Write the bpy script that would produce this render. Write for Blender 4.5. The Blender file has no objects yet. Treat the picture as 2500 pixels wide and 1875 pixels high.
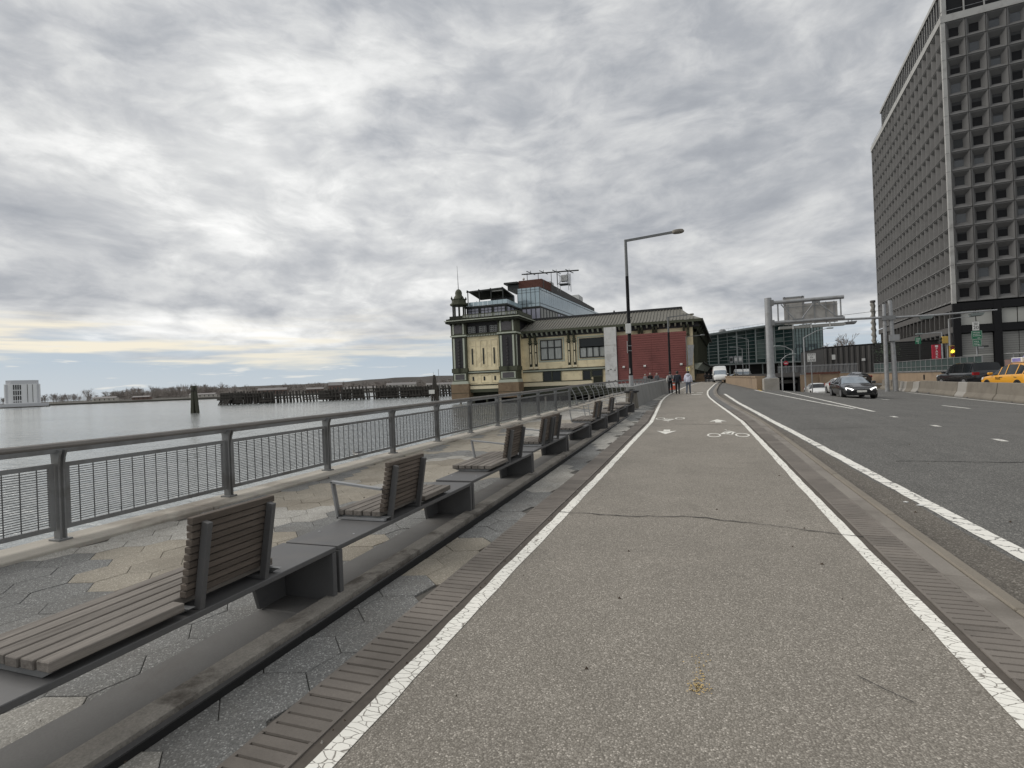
import bpy, bmesh, math, random
from mathutils import Vector, Matrix, noise
R = random.Random(11)
sc = bpy.context.scene
COL = sc.collection
rad = math.radians

# ------------------------------------------------------------------ camera
yaw, pitch, roll = rad(19.0), rad(0.10), rad(2.30)
fw = Vector((-math.sin(yaw) * math.cos(pitch), math.cos(yaw) * math.cos(pitch), math.sin(pitch)))
rt = Vector((math.cos(yaw), math.sin(yaw), 0))
up = rt.cross(fw)
r2 = rt * math.cos(roll) - up * math.sin(roll)
u2 = rt * math.sin(roll) + up * math.cos(roll)
cam_data = bpy.data.cameras.new('camera')
cam_data.sensor_width = 36.0
cam_data.lens = 1280.0 / 2500.0 * 36.0
cam_data.clip_start = 0.05
cam_data.clip_end = 9000
cam = bpy.data.objects.new('camera', cam_data)
m4 = Matrix((r2, u2, -fw)).transposed().to_4x4()
m4.translation = Vector((0, 0, 1.58))
cam.matrix_world = m4
COL.objects.link(cam)
sc.camera = cam

# ------------------------------------------------------------------ world
SUN_DIR = Vector((-0.78, -0.10, 0.62)).normalized()
world = bpy.data.worlds.new('World')
sc.world = world
world.use_nodes = True


class NT:
    """small node tree helper"""
    def __init__(s, tree):
        s.t = tree; s.n = tree.nodes; s.l = tree.links
    def new(s, typ, **kw):
        nd = s.n.new(typ)
        for k, v in kw.items():
            setattr(nd, k, v)
        return nd
    def put(s, sock, val):
        if isinstance(val, bpy.types.NodeSocket):
            s.l.new(val, sock)
        elif isinstance(val, (tuple, list)) and len(val) == 3 and sock.type == 'RGBA':
            sock.default_value = (*val, 1)
        else:
            sock.default_value = val
    def math(s, op, a, b=0.0, c=0.0, clamp=False):
        nd = s.new('ShaderNodeMath', operation=op, use_clamp=clamp)
        for i, v in enumerate((a, b, c)):
            s.put(nd.inputs[i], v)
        return nd.outputs[0]
    def vmul(s, v, k):
        nd = s.new('ShaderNodeVectorMath', operation='MULTIPLY')
        s.put(nd.inputs[0], v); s.put(nd.inputs[1], k)
        return nd.outputs[0]
    def vadd(s, v, k):
        nd = s.new('ShaderNodeVectorMath', operation='ADD')
        s.put(nd.inputs[0], v); s.put(nd.inputs[1], k)
        return nd.outputs[0]
    def noise(s, v, scale, detail=3, rough=.55, dist=0.0, col=False):
        nd = s.new('ShaderNodeTexNoise')
        s.put(nd.inputs['Vector'], v)
        nd.inputs['Scale'].default_value = scale
        nd.inputs['Detail'].default_value = detail
        nd.inputs['Roughness'].default_value = rough
        nd.inputs['Distortion'].default_value = dist
        return nd.outputs['Color' if col else 'Fac']
    def vor(s, v, scale, feature='F1', out='Distance', rnd=1.0):
        nd = s.new('ShaderNodeTexVoronoi', feature=feature)
        s.put(nd.inputs['Vector'], v)
        nd.inputs['Scale'].default_value = scale
        nd.inputs['Randomness'].default_value = rnd
        return nd.outputs[out]
    def ramp(s, fac, stops, interp='LINEAR'):
        nd = s.new('ShaderNodeValToRGB')
        cr = nd.color_ramp; cr.interpolation = interp
        while len(cr.elements) < len(stops):
            cr.elements.new(0.5)
        for e, (p, c) in zip(cr.elements, stops):
            e.position = p
            e.color = (c, c, c, 1) if not isinstance(c, (tuple, list)) else (*c, 1)
        s.put(nd.inputs[0], fac)
        return nd.outputs[0]
    def mix(s, fac, a, b, mode='MIX'):
        nd = s.new('ShaderNodeMix', data_type='RGBA', blend_type=mode)
        s.put(nd.inputs[0], fac); s.put(nd.inputs[6], a); s.put(nd.inputs[7], b)
        return nd.outputs[2]
    def smooth(s, v, a, b):
        nd = s.new('ShaderNodeMapRange', interpolation_type='SMOOTHSTEP')
        s.put(nd.inputs[0], v); nd.inputs[1].default_value = a; nd.inputs[2].default_value = b
        return nd.outputs[0]
    def pos(s):
        return s.new('ShaderNodeNewGeometry').outputs['Position']


def build_sky():
    w = NT(world.node_tree)
    w.n.clear()
    d = w.new('ShaderNodeTexCoord').outputs['Generated']
    sep = w.new('ShaderNodeSeparateXYZ'); w.put(sep.inputs[0], d)
    x, y, z = sep.outputs
    zp = w.math('MAXIMUM', z, 0.0)
    zc = w.math('ADD', zp, 0.085)
    a = rad(17)
    al = w.math('ADD', w.math('MULTIPLY', x, -math.sin(a)), w.math('MULTIPLY', y, math.cos(a)))
    cr = w.math('ADD', w.math('MULTIPLY', x, math.cos(a)), w.math('MULTIPLY', y, math.sin(a)))
    U = w.math('DIVIDE', cr, zc); V = w.math('DIVIDE', al, zc)
    comb = w.new('ShaderNodeCombineXYZ'); w.put(comb.inputs[0], U); w.put(comb.inputs[1], w.math('MULTIPLY', V, 0.72))
    comb.inputs[2].default_value = 3.7
    p = comb.outputs[0]
    warp = w.vmul(w.vadd(w.noise(p, 0.9, 2, .5, col=True), (-.5, -.5, -.5)), (.9, .9, .9))
    pw = w.vadd(p, warp)
    n1 = w.noise(pw, 0.62, 4, .5, 0.2)
    n2 = w.noise(pw, 2.0, 7, .58, 0.2)
    dz = w.vmul(d, (1, 1, 2.3))
    dw = w.vadd(dz, w.vmul(w.vadd(w.noise(dz, 3.0, 3, .5, col=True), (-.5, -.5, -.5)), (.22, .22, .22)))
    n3 = w.noise(w.vadd(dw, (3, 7, 1)), 5.0, 9, .58, 0.15)
    n3 = w.math('ADD', w.math('MULTIPLY', w.smooth(n3, .32, .68), .42), .29)
    n6 = w.noise(w.vadd(dw, (1, 2, 9)), 15.0, 6, .6, 0.3)
    v = w.math('ADD', w.math('ADD', w.math('MULTIPLY', n1, .40), w.math('MULTIPLY', n2, .18)), w.math('ADD', w.math('MULTIPLY', n3, .32), w.math('MULTIPLY', n6, .10)))
    v = w.math('ADD', w.math('MULTIPLY', w.math('SUBTRACT', v, .5), 1.10), .506)
    sd = SUN_DIR
    dot = w.new('ShaderNodeVectorMath', operation='DOT_PRODUCT')
    w.put(dot.inputs[0], d); dot.inputs[1].default_value = Vector((-0.56, 0.72, 0.42)).normalized()   # thinner cloud ahead
    glow = w.math('POWER', w.math('MAXIMUM', dot.outputs['Value'], 0.0), 9.0)
    glow_t = w.math('POWER', w.math('MAXIMUM', dot.outputs['Value'], 0.0), 40.0)
    v = w.math('ADD', v, w.math('MULTIPLY', glow, 0.042))
    cloud = w.ramp(v, [(.34, (.23, .245, .275)), (.42, (.315, .33, .355)), (.49, (.42, .43, .445)),
                       (.55, (.52, .527, .53)), (.65, (.74, .74, .73))])
    gain = w.math('ADD', w.math('ADD', 1.0, w.math('MULTIPLY', glow, .06)), w.math('MULTIPLY', glow_t, .02))
    cloud = w.mix(1.0, cloud, w.new('ShaderNodeCombineColor').outputs[0], 'MULTIPLY')
    cc = cloud.node
    gc = w.new('ShaderNodeCombineColor')
    for i in range(3):
        w.put(gc.inputs[i], gain)
    w.put(cc.inputs[7], gc.outputs[0])
    # clear band low over the horizon
    sky = w.new('ShaderNodeTexSky', sky_type='NISHITA', sun_disc=False)
    sky.sun_elevation = math.asin(sd.z)
    sky.sun_rotation = math.atan2(sd.x, sd.y)
    sky.air_density = 1.0; sky.dust_density = 2.0
    skyc = w.mix(1.0, sky.outputs[0], (0.07, 0.07, 0.075), 'MULTIPLY')
    pale = w.ramp(zp, [(0.0, (.46, .51, .55)), (.06, (.375, .44, .505)), (.16, (.33, .385, .45))])
    clear = w.mix(.10, pale, skyc)
    n4 = w.noise(w.vmul(d, (3, 3, 26)), 1.5, 5, .6, .3)
    edge = w.math('ADD', zp, w.math('MULTIPLY', w.math('SUBTRACT', n4, .5), .11))
    mask = w.smooth(edge, .06, .105)
    lf = w.smooth(w.math('MULTIPLY', cr, -1.0), -.15, .75)
    cream = w.math('MULTIPLY', w.math('MULTIPLY', w.smooth(edge, .045, .075), w.math('SUBTRACT', 1.0, w.smooth(edge, .085, .14))), w.math('MULTIPLY', w.math('ADD', w.math('MULTIPLY', lf, 1.0), .10), w.smooth(w.noise(w.vmul(d, (3, 3, 40)), 1.6, 4, .55, .2), .40, .62)))
    base = w.mix(mask, clear, cloud)
    base = w.mix(cream, base, (.70, .65, .54))
    # small loose clouds in the clear band
    n5 = w.noise(w.vmul(d, (5, 5, 60)), 2.2, 4, .55, .2)
    wisps = w.math('MULTIPLY', w.math('MULTIPLY', w.smooth(n5, .60, .70), w.math('SUBTRACT', 1.0, mask)), .6)
    base = w.mix(wisps, base, (.66, .645, .60))
    bg = w.new('ShaderNodeBackground'); w.put(bg.inputs[0], base); bg.inputs[1].default_value = SKY_GAIN
    out = w.new('ShaderNodeOutputWorld'); w.l.new(bg.outputs[0], out.inputs[0])


SKY_GAIN = 0.93
build_sky()
world.cycles.sampling_method = 'MANUAL'
world.cycles.sample_map_resolution = 512

sun_data = bpy.data.lights.new('sun', 'SUN')
sun_data.energy = 1.5
sun_data.angle = rad(55)
sun_data.color = (1.0, .96, .90)
sun = bpy.data.objects.new('sun', sun_data)
sun.rotation_euler = (-SUN_DIR).to_track_quat('-Z', 'Y').to_euler()
COL.objects.link(sun)

sc.view_settings.view_transform = 'Standard'
sc.view_settings.look = 'None'
sc.view_settings.exposure = 0.50
sc.view_settings.gamma = 1.0
sc.view_settings.use_curve_mapping = False
sc.cycles.use_denoising = True
sc.cycles.denoising_prefilter = 'ACCURATE'
sc.cycles.denoising_input_passes = 'RGB_ALBEDO_NORMAL'
sc.cycles.max_bounces = 6
sc.cycles.diffuse_bounces = 3
sc.cycles.glossy_bounces = 3
sc.cycles.transmission_bounces = 4
sc.cycles.caustics_reflective = False
sc.cycles.caustics_refractive = False


# ------------------------------------------------------------------ helpers
def interp(x, pts):
    if x <= pts[0][0]:
        return pts[0][1]
    for (a, b), (c, d) in zip(pts, pts[1:]):
        if x <= c:
            return b + (d - b) * (x - a) / (c - a)
    return pts[-1][1]


def sm(a, b, v):
    v = min(1, max(0, (v - a) / (b - a)))
    return v * v * (3 - 2 * v)


def rise(y):
    return interp(y, [(-50, 0), (5, 0), (9, .03), (46, .50), (100, .70), (300, .9)])


def zroad(x, y):
    z = -.08 + rise(y) * (1 - sm(4, 12, x)) - min(.32, .02 * max(0, x - 3))
    if x > 6.15 and y > 48:
        z -= 2.6 * sm(50, 88, y) * (1 - sm(17.5, 18.5, x))
    return z


class B:
    """collects faces and links them as one mesh object"""
    def __init__(s):
        s.v = []; s.f = []; s.mi = []; s.cur = 0
    def add(s, vs, fs):
        k = len(s.v)
        s.v += [tuple(v) for v in vs]
        for f in fs:
            s.f.append(tuple(i + k for i in f)); s.mi.append(s.cur)
        return s
    def box(s, x0, x1, y0, y1, z0, z1):
        return s.add([(x0, y0, z0), (x1, y0, z0), (x1, y1, z0), (x0, y1, z0), (x0, y0, z1), (x1, y0, z1), (x1, y1, z1), (x0, y1, z1)],
                     [(0, 3, 2, 1), (4, 5, 6, 7), (0, 1, 5, 4), (1, 2, 6, 5), (2, 3, 7, 6), (3, 0, 4, 7)])
    def bar(s, p, q, w, h=None, upv=(0, 0, 1)):
        h = w if h is None else h
        p, q = Vector(p), Vector(q)
        d = (q - p).normalized()
        sd = d.cross(Vector(upv))
        if sd.length < 1e-4:
            sd = d.cross(Vector((0, 1, 0)))
        sd.normalize()
        un = sd.cross(d)
        vs = []
        for c in (p, q):
            for a, b in ((-1, -1), (1, -1), (1, 1), (-1, 1)):
                vs.append(c + sd * (a * w / 2) + un * (b * h / 2))
        return s.add(vs, [(0, 3, 2, 1), (4, 5, 6, 7), (0, 1, 5, 4), (1, 2, 6, 5), (2, 3, 7, 6), (3, 0, 4, 7)][0:6])
    def tube(s, pts, r, n=8, cap=True):
        pts = [Vector(p) for p in pts]
        rs = r if isinstance(r, (list, tuple)) else [r] * len(pts)
        k = len(s.v)
        prev = None
        for i, c in enumerate(pts):
            d = (pts[min(i + 1, len(pts) - 1)] - pts[max(i - 1, 0)]).normalized()
            if prev is None:
                a = d.cross(Vector((0, 0, 1)))
                if a.length < 1e-3:
                    a = Vector((1, 0, 0))
            else:
                a = prev - d * prev.dot(d)
            a.normalize(); prev = a
            b = d.cross(a)
            for j in range(n):
                t = 2 * math.pi * j / n
                s.v.append(tuple(c + (a * math.cos(t) + b * math.sin(t)) * rs[i]))
        for i in range(len(pts) - 1):
            for j in range(n):
                s.f.append((k + i * n + j, k + i * n + (j + 1) % n, k + (i + 1) * n + (j + 1) % n, k + (i + 1) * n + j)); s.mi.append(s.cur)
        if cap:
            s.f.append(tuple(k + j for j in reversed(range(n)))); s.mi.append(s.cur)
            s.f.append(tuple(k + (len(pts) - 1) * n + j for j in range(n))); s.mi.append(s.cur)
        return s
    def prism(s, poly, z0, z1):
        n = len(poly)
        vs = [(x, y, z0) for x, y in poly] + [(x, y, z1) for x, y in poly]
        fs = [tuple(reversed(range(n))), tuple(range(n, 2 * n))] + [(i, (i + 1) % n, n + (i + 1) % n, n + i) for i in range(n)]
        return s.add(vs, fs)
    def lathe(s, cx, cy, prof, n=12):
        k = len(s.v)
        for r, z in prof:
            for j in range(n):
                t = 2 * math.pi * (j + .5) / n
                s.v.append((cx + r * math.cos(t), cy + r * math.sin(t), z))
        for i in range(len(prof) - 1):
            for j in range(n):
                s.f.append((k + i * n + j, k + i * n + (j + 1) % n, k + (i + 1) * n + (j + 1) % n, k + (i + 1) * n + j)); s.mi.append(s.cur)
        s.f.append(tuple(k + j for j in reversed(range(n)))); s.mi.append(s.cur)
        s.f.append(tuple(k + (len(prof) - 1) * n + j for j in range(n))); s.mi.append(s.cur)
        return s
    def quad(s, a, b, c, d):
        return s.add([a, b, c, d], [(0, 1, 2, 3)])
    def extr(s, poly, axis, a, b):
        """prism of a 2D polygon extruded along axis 'x' (poly in y,z) or 'y' (poly in x,z)"""
        n = len(poly)
        mk = (lambda p, t: (t, p[0], p[1])) if axis == 'x' else (lambda p, t: (p[0], t, p[1]))
        vs = [mk(p, a) for p in poly] + [mk(p, b) for p in poly]
        fs = [tuple(range(n)), tuple(reversed(range(n, 2 * n)))] + [(i, n + i, n + (i + 1) % n, (i + 1) % n) for i in range(n)]
        return s.add(vs, fs)
    def build(s, name, mats, parent=None, smooth=False, bevel=0.0, local=False, fix=True):
        me = bpy.data.meshes.new(name)
        off = Vector((0, 0, 0))
        if parent is not None and not local:
            pp = parent
            while pp is not None:
                off += pp.location; pp = pp.parent
        me.from_pydata([(v[0] - off.x, v[1] - off.y, v[2] - off.z) for v in s.v], [], s.f)
        if not isinstance(mats, (list, tuple)):
            mats = [mats]
        for m in mats:
            me.materials.append(m)
        if len(mats) > 1:
            me.polygons.foreach_set('material_index', s.mi)
        if fix:
            bm = bmesh.new(); bm.from_mesh(me)
            bmesh.ops.recalc_face_normals(bm, faces=bm.faces)
            bm.to_mesh(me); bm.free()
        if smooth:
            me.polygons.foreach_set('use_smooth', [True] * len(me.polygons))
            if smooth != 'all':
                try:
                    me.set_sharp_from_angle(angle=rad(40))
                except Exception:
                    pass
        o = bpy.data.objects.new(name, me)
        COL.objects.link(o)
        if parent is not None:
            o.parent = parent
        if bevel:
            md = o.modifiers.new('edge', 'BEVEL'); md.width = bevel; md.segments = 1; md.limit_method = 'ANGLE'
        return o


def thing(name, label, cat, loc=(0, 0, 0), group=None, rz=0.0):
    o = bpy.data.objects.new(name, None)
    o.empty_display_size = .2
    o.location = loc; o.rotation_euler = (0, 0, rz)
    COL.objects.link(o)
    return tag(o, label, cat, group)


def tag(o, label, cat, group=None):
    o['label'] = label; o['category'] = cat
    if group:
        o['group'] = group
    return o


def structure(o):
    o['kind'] = 'structure'; return o


def stuff(o):
    o['kind'] = 'stuff'; return o


def dup(o, parent=None):
    c = o.copy(); COL.objects.link(c); c.parent = parent
    for ch in list(o.children):
        dup(ch, c)
    return c


# ------------------------------------------------------------------ materials
def mat(name, col, rough=.7, metal=0.0, var=.15, vs=2.0, grain=0.0, gs=60.0, bump=0.0, bs=60.0, stretch=(1, 1, 1),
        rnd=0.0, spec=.5, dirt=None, dvs=.8, coat=0.0, fleck=None):
    m = bpy.data.materials.new(name); m.use_nodes = True
    t = NT(m.node_tree); t.n.clear()
    p = t.vmul(t.pos(), stretch)
    if rnd:
        oi = t.new('ShaderNodeObjectInfo')
        cb = t.new('ShaderNodeCombineXYZ')
        t.put(cb.inputs[0], t.math('MULTIPLY', oi.outputs['Random'], 37.0)); t.put(cb.inputs[2], t.math('MULTIPLY', oi.outputs['Random'], 19.0))
        p = t.vadd(p, cb.outputs[0])
    f = t.math('ADD', 1.0 - var, t.math('MULTIPLY', t.noise(p, vs, 5, .6, .2), 2 * var))
    if grain:
        f = t.math('MULTIPLY', f, t.math('ADD', 1.0 - grain, t.math('MULTIPLY', t.noise(p, gs, 2, .6), 2 * grain)))
    if rnd:
        f = t.math('MULTIPLY', f, t.math('ADD', 1.0 - rnd, t.math('MULTIPLY', oi.outputs['Random'], 2 * rnd)))
    cc = t.new('ShaderNodeCombineColor')
    for i in range(3):
        t.put(cc.inputs[i], f)
    c = t.mix(1.0, col, cc.outputs[0], 'MULTIPLY')
    if dirt:
        c = t.mix(t.math('MULTIPLY', t.smooth(t.noise(t.vadd(p, (5, 3, 8)), dvs, 6, .65, .4), .48, .68), dirt[1]), c, dirt[0])
    if fleck:
        fc, fs, ft = fleck
        c = t.mix(t.math('MULTIPLY', t.smooth(t.vor(p, fs, 'F1', 'Color'), ft, ft + .05), .75), c, fc)
    bs_ = t.new('ShaderNodeBsdfPrincipled')
    t.put(bs_.inputs['Base Color'], c)
    bs_.inputs['Roughness'].default_value = rough
    bs_.inputs['Metallic'].default_value = metal
    bs_.inputs['Specular IOR Level'].default_value = spec
    if coat:
        bs_.inputs['Coat Weight'].default_value = coat; bs_.inputs['Coat Roughness'].default_value = .05
    if bump:
        b = t.new('ShaderNodeBump'); b.inputs['Strength'].default_value = bump; b.inputs['Distance'].default_value = .01
        t.put(b.inputs['Height'], t.noise(p, bs, 4, .6)); t.l.new(b.outputs[0], bs_.inputs['Normal'])
    o = t.new('ShaderNodeOutputMaterial'); t.l.new(bs_.outputs[0], o.inputs[0])
    return m


def mat_asphalt(name, dark, light, stone, scale, amount, tint=(1, 1, 1), streak=0.0, rnd=0.0, dirt=None):
    m = bpy.data.materials.new(name); m.use_nodes = True
    t = NT(m.node_tree); t.n.clear()
    p = t.pos()
    vn = t.new('ShaderNodeTexVoronoi'); t.put(vn.inputs['Vector'], p); vn.inputs['Scale'].default_value = scale
    sepc = t.new('ShaderNodeSeparateColor'); t.put(sepc.inputs[0], vn.outputs['Color'])
    r = sepc.outputs[0]
    c = t.ramp(r, [(0, dark), (.45, tuple((a + b) / 2 for a, b in zip(dark, light))), (.80, light), (.95, stone), (1, tuple(min(1, k * 1.35) for k in stone))])
    d = t.smooth(vn.outputs['Distance'], .30, .75)
    c = t.mix(t.math('MULTIPLY', d, amount), c, tuple(k * .45 for k in dark))
    big = t.noise(p, .45, 6, .62, .5); mid = t.noise(p, 2.6, 5, .65)
    f = t.math('ADD', .60, t.math('ADD', t.math('MULTIPLY', big, .50), t.math('MULTIPLY', mid, .30)))
    stain = t.smooth(t.noise(t.vadd(p, (7, 2, 0)), .8, 6, .7, .6), .60, .72)
    f = t.math('MULTIPLY', f, t.math('SUBTRACT', 1.0, t.math('MULTIPLY', stain, .16)))
    if streak:
        f = t.math('MULTIPLY', f, t.math('ADD', 1 - streak, t.math('MULTIPLY', t.noise(t.vmul(p, (2.2, .06, 1)), 1.0, 4, .6), 2 * streak)))
    if rnd:
        oi = t.new('ShaderNodeObjectInfo')
        f = t.math('MULTIPLY', f, t.math('ADD', 1.0 - rnd, t.math('MULTIPLY', oi.outputs['Random'], 2 * rnd)))
    if dirt:
        c = t.mix(t.math('MULTIPLY', t.smooth(t.noise(t.vadd(p, (5, 3, 8)), .9, 6, .65, .4), .45, .70), dirt[1]), c, dirt[0])
    cc = t.new('ShaderNodeCombineColor')
    for i in range(3):
        t.put(cc.inputs[i], t.math('MULTIPLY', f, tint[i]))
    c = t.mix(1.0, c, cc.outputs[0], 'MULTIPLY')
    bs_ = t.new('ShaderNodeBsdfPrincipled'); t.put(bs_.inputs['Base Color'], c)
    bs_.inputs['Roughness'].default_value = .88; bs_.inputs['Specular IOR Level'].default_value = .3
    b = t.new('ShaderNodeBump'); b.inputs['Strength'].default_value = .55; b.inputs['Distance'].default_value = .004
    t.put(b.inputs['Height'], t.math('SUBTRACT', 1.0, vn.outputs['Distance'])); t.l.new(b.outputs[0], bs_.inputs['Normal'])
    o = t.new('ShaderNodeOutputMaterial'); t.l.new(bs_.outputs[0], o.inputs[0])
    return m


def mat_paint(name, col, under, sx=7, sy=15, wear=.5):
    """road paint with crazing and worn spots"""
    m = bpy.data.materials.new(name); m.use_nodes = True
    t = NT(m.node_tree); t.n.clear()
    p = t.pos()
    q = t.vadd(t.vmul(p, (sx, sy, 1)), t.vmul(t.noise(p, 14, 3, .6, col=True), (.5, .5, 0)))
    e = t.vor(q, 1.0, 'DISTANCE_TO_EDGE')
    w1 = t.noise(p, 1.3, 3, .6)
    crack = t.math('MULTIPLY', t.math('SUBTRACT', 1.0, t.smooth(e, .010, .042)), t.smooth(w1, .26, .46))
    worn = t.math('MULTIPLY', t.smooth(t.noise(p, 55, 4, .7), .56, .70), t.math('MULTIPLY', t.smooth(t.noise(p, 2.1, 4, .65), .42, .66), wear))
    f = t.math('MAXIMUM', crack, worn)
    base = t.mix(t.math('MULTIPLY', t.noise(p, 9, 5, .65), .35), col, tuple(k * .62 for k in col))
    c = t.mix(f, base, under)
    bs_ = t.new('ShaderNodeBsdfPrincipled'); t.put(bs_.inputs['Base Color'], c); bs_.inputs['Roughness'].default_value = .75
    bs_.inputs['Specular IOR Level'].default_value = .3
    b = t.new('ShaderNodeBump'); b.inputs['Strength'].default_value = .5; b.inputs['Distance'].default_value = .004
    t.put(b.inputs['Height'], t.math('SUBTRACT', 1.0, f)); t.l.new(b.outputs[0], bs_.inputs['Normal'])
    o = t.new('ShaderNodeOutputMaterial'); t.l.new(bs_.outputs[0], o.inputs[0])
    return m


def mat_glass(name, col, rough=.06, tintvar=.3, metal=0.0, spec=.8):
    return mat(name, col, rough=rough, metal=metal, var=tintvar, vs=.5, spec=spec)


def mat_emit(name, col, s):
    m = bpy.data.materials.new(name); m.use_nodes = True
    t = NT(m.node_tree); t.n.clear()
    e = t.new('ShaderNodeEmission'); e.inputs[0].default_value = (*col, 1); e.inputs[1].default_value = s
    o = t.new('ShaderNodeOutputMaterial'); t.l.new(e.outputs[0], o.inputs[0])
    return m


def mat_water():
    m = bpy.data.materials.new('river water'); m.use_nodes = True
    t = NT(m.node_tree); t.n.clear()
    p = t.pos()
    q = t.vmul(p, (1, 1.35, 1))
    h = t.math('ADD', t.math('MULTIPLY', t.noise(q, .10, 4, .6, .4), 1.6), t.math('ADD', t.math('MULTIPLY', t.noise(q, .55, 4, .62, .5), .60), t.math('MULTIPLY', t.noise(q, 2.6, 3, .6), .14)))
    patch = t.noise(t.vmul(p, (.012, .035, 1)), 1.0, 5, .6, .5)
    bs_ = t.new('ShaderNodeBsdfPrincipled')
    t.put(bs_.inputs['Base Color'], t.mix(t.smooth(patch, .35, .65), (.19, .205, .200), (.25, .265, .258)))
    bs_.inputs['Roughness'].default_value = .12
    bs_.inputs['IOR'].default_value = 1.34
    bs_.inputs['Specular IOR Level'].default_value = .8
    b = t.new('ShaderNodeBump'); b.inputs['Strength'].default_value = .75; b.inputs['Distance'].default_value = .45
    t.put(b.inputs['Height'], h); t.l.new(b.outputs[0], bs_.inputs['Normal'])
    o = t.new('ShaderNodeOutputMaterial'); t.l.new(bs_.outputs[0], o.inputs[0])
    return m


M = {}
M['path'] = mat_asphalt('path asphalt', (.185, .167, .141), (.310, .284, .245), (.405, .373, .326), 125, .50, streak=.08)
M['road'] = mat_asphalt('road asphalt', (.090, .088, .083), (.168, .164, .153), (.27, .26, .24), 90, .5, streak=.16)
M['white_line'] = mat_paint('white road paint', (.86, .84, .77), (.24, .222, .195), 11, 23)
M['road_line'] = mat_paint('white lane paint', (.80, .78, .72), (.17, .165, .155), 3, 5, .6)
M['yellow_line'] = mat_paint('yellow kerb paint', (.62, .42, .10), (.2, .18, .15), 4, 4, .6)
M['joint'] = mat('paver joint dirt', (.10, .092, .08), .95, var=.4, vs=14)
M['hex_grey'] = mat_asphalt('grey hexagon paver', (.135, .135, .130), (.212, .212, .204), (.34, .34, .325), 130, .30, rnd=.09, dirt=((.12, .11, .095), .45))
M['hex_tan'] = mat_asphalt('tan hexagon paver', (.245, .220, .178), (.335, .303, .248), (.41, .378, .32), 130, .25, rnd=.10, dirt=((.17, .145, .11), .5))
M['hex_pale'] = mat_asphalt('pale hexagon paver', (.27, .26, .235), (.42, .405, .37), (.52, .50, .46), 120, .3, rnd=.10, dirt=((.18, .165, .14), .5))
M['groove'] = mat('brown grooved paver', (.165, .146, .127), .85, var=.25, vs=3, grain=.2, gs=110, bump=.25, bs=120, rnd=.13, dirt=((.075, .065, .055), .6))
M['groove_gap'] = mat('groove dirt', (.085, .072, .060), .95, var=.35, vs=20)
M['dirt'] = mat('gutter dirt', (.24, .222, .195), .95, var=.4, vs=4, grain=.4, gs=70, bump=.5, bs=60, dirt=((.055, .045, .035), .9), dvs=2.2)
M['kerb_conc'] = mat('grey kerb concrete', (.215, .195, .170), .88, var=.25, vs=1.6, grain=.2, gs=70, bump=.2, bs=50, dirt=((.12, .105, .088), .7), dvs=.9)
M['road_dirt'] = mat_asphalt('dusty road edge', (.105, .094, .080), (.172, .155, .132), (.26, .24, .21), 90, .45)
M['concrete'] = mat('pale concrete', (.40, .37, .32), .85, var=.22, vs=1.6, grain=.15, gs=60, bump=.2, bs=50, dirt=((.17, .145, .115), .7), dvs=.9)
M['plinth'] = mat('dark concrete', (.125, .122, .117), .8, var=.25, vs=1.5, grain=.15, gs=80, bump=.15, bs=60, dirt=((.08, .07, .06), .6))  # tone darkened for the shadow under the benches
M['stone_kerb'] = mat('tan kerb stone', (.195, .172, .139), .85, var=.25, vs=2, grain=.25, gs=80, dirt=((.12, .1, .08), .7))
M['dark_steel'] = mat('dark edging steel', (.115, .113, .112), .55, .3, var=.3, vs=3, grain=.15, gs=60, dirt=((.07, .055, .04), .6))
M['bench_steel'] = mat('grey painted bench steel', (.086, .085, .085), .58, 0.0, var=.16, vs=4, grain=.06, gs=40, dirt=((.12, .11, .1), .35), dvs=3)
M['galv'] = mat('galvanised steel', (.30, .305, .31), .5, .35, var=.2, vs=5, grain=.12, gs=40, dirt=((.16, .145, .125), .4), dvs=2)
M['rail_steel'] = mat('grey railing steel', (.195, .198, .198), .5, .25, var=.22, vs=4, grain=.10, gs=40, dirt=((.085, .075, .065), .5), dvs=2)
M['rail_wood'] = mat('worn hand rail', (.165, .152, .138), .6, 0, var=.28, vs=4, grain=.2, gs=60)
M['wire'] = mat('mesh wire', (.12, .12, .122), .55, .3, var=.1)
M['wood'] = mat('weathered slat wood', (.175, .158, .140), .85, spec=.25, var=.5, vs=1.0, grain=.24, gs=5, stretch=(42, 3.0, 42), bump=.4, bs=4, rnd=.16, dirt=((.075, .063, .053), .5), dvs=.5)
M['back_wood'] = mat('weathered backrest wood', (.112, .092, .076), .85, spec=.25, var=.5, vs=1.0, grain=.24, gs=5, stretch=(42, 3.0, 42), bump=.4, bs=4, rnd=.16)
M['black_paint'] = mat('black pole paint', (.010, .010, .011), .7, spec=.2, var=.3, vs=3)
M['pole_grey'] = mat('grey pole paint', (.13, .135, .135), .5, .1, var=.2, vs=3)
M['white_box'] = mat('off white plastic', (.55, .55, .53), .6, var=.1)
M['red_wall'] = mat('red painted boards', (.195, .060, .052), .7, var=.14, vs=.7, grain=.05, gs=8, dirt=((.085, .024, .022), .4), dvs=.25)
M['white_block'] = mat('white painted masonry', (.60, .59, .57), .85, var=.14, vs=1.2, grain=.2, gs=9, dirt=((.33, .32, .3), .5))
M['cream'] = mat('cream painted steel', (.84, .72, .475), .75, var=.10, vs=.5, dirt=((.33, .255, .145), .45), dvs=.35)
M['cream_lt'] = mat('light cream trim', (.75, .66, .47), .7, var=.1)
M['green_dk'] = mat('dark olive painted iron', (.030, .032, .022), .75, spec=.25, var=.25, vs=1.5)
M['green_mid'] = mat('olive green paint', (.072, .075, .050), .7, spec=.3, var=.25, vs=1.5)
M['green_lt'] = mat('pale sage trim', (.43, .45, .37), .65, var=.15, vs=1)
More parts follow.
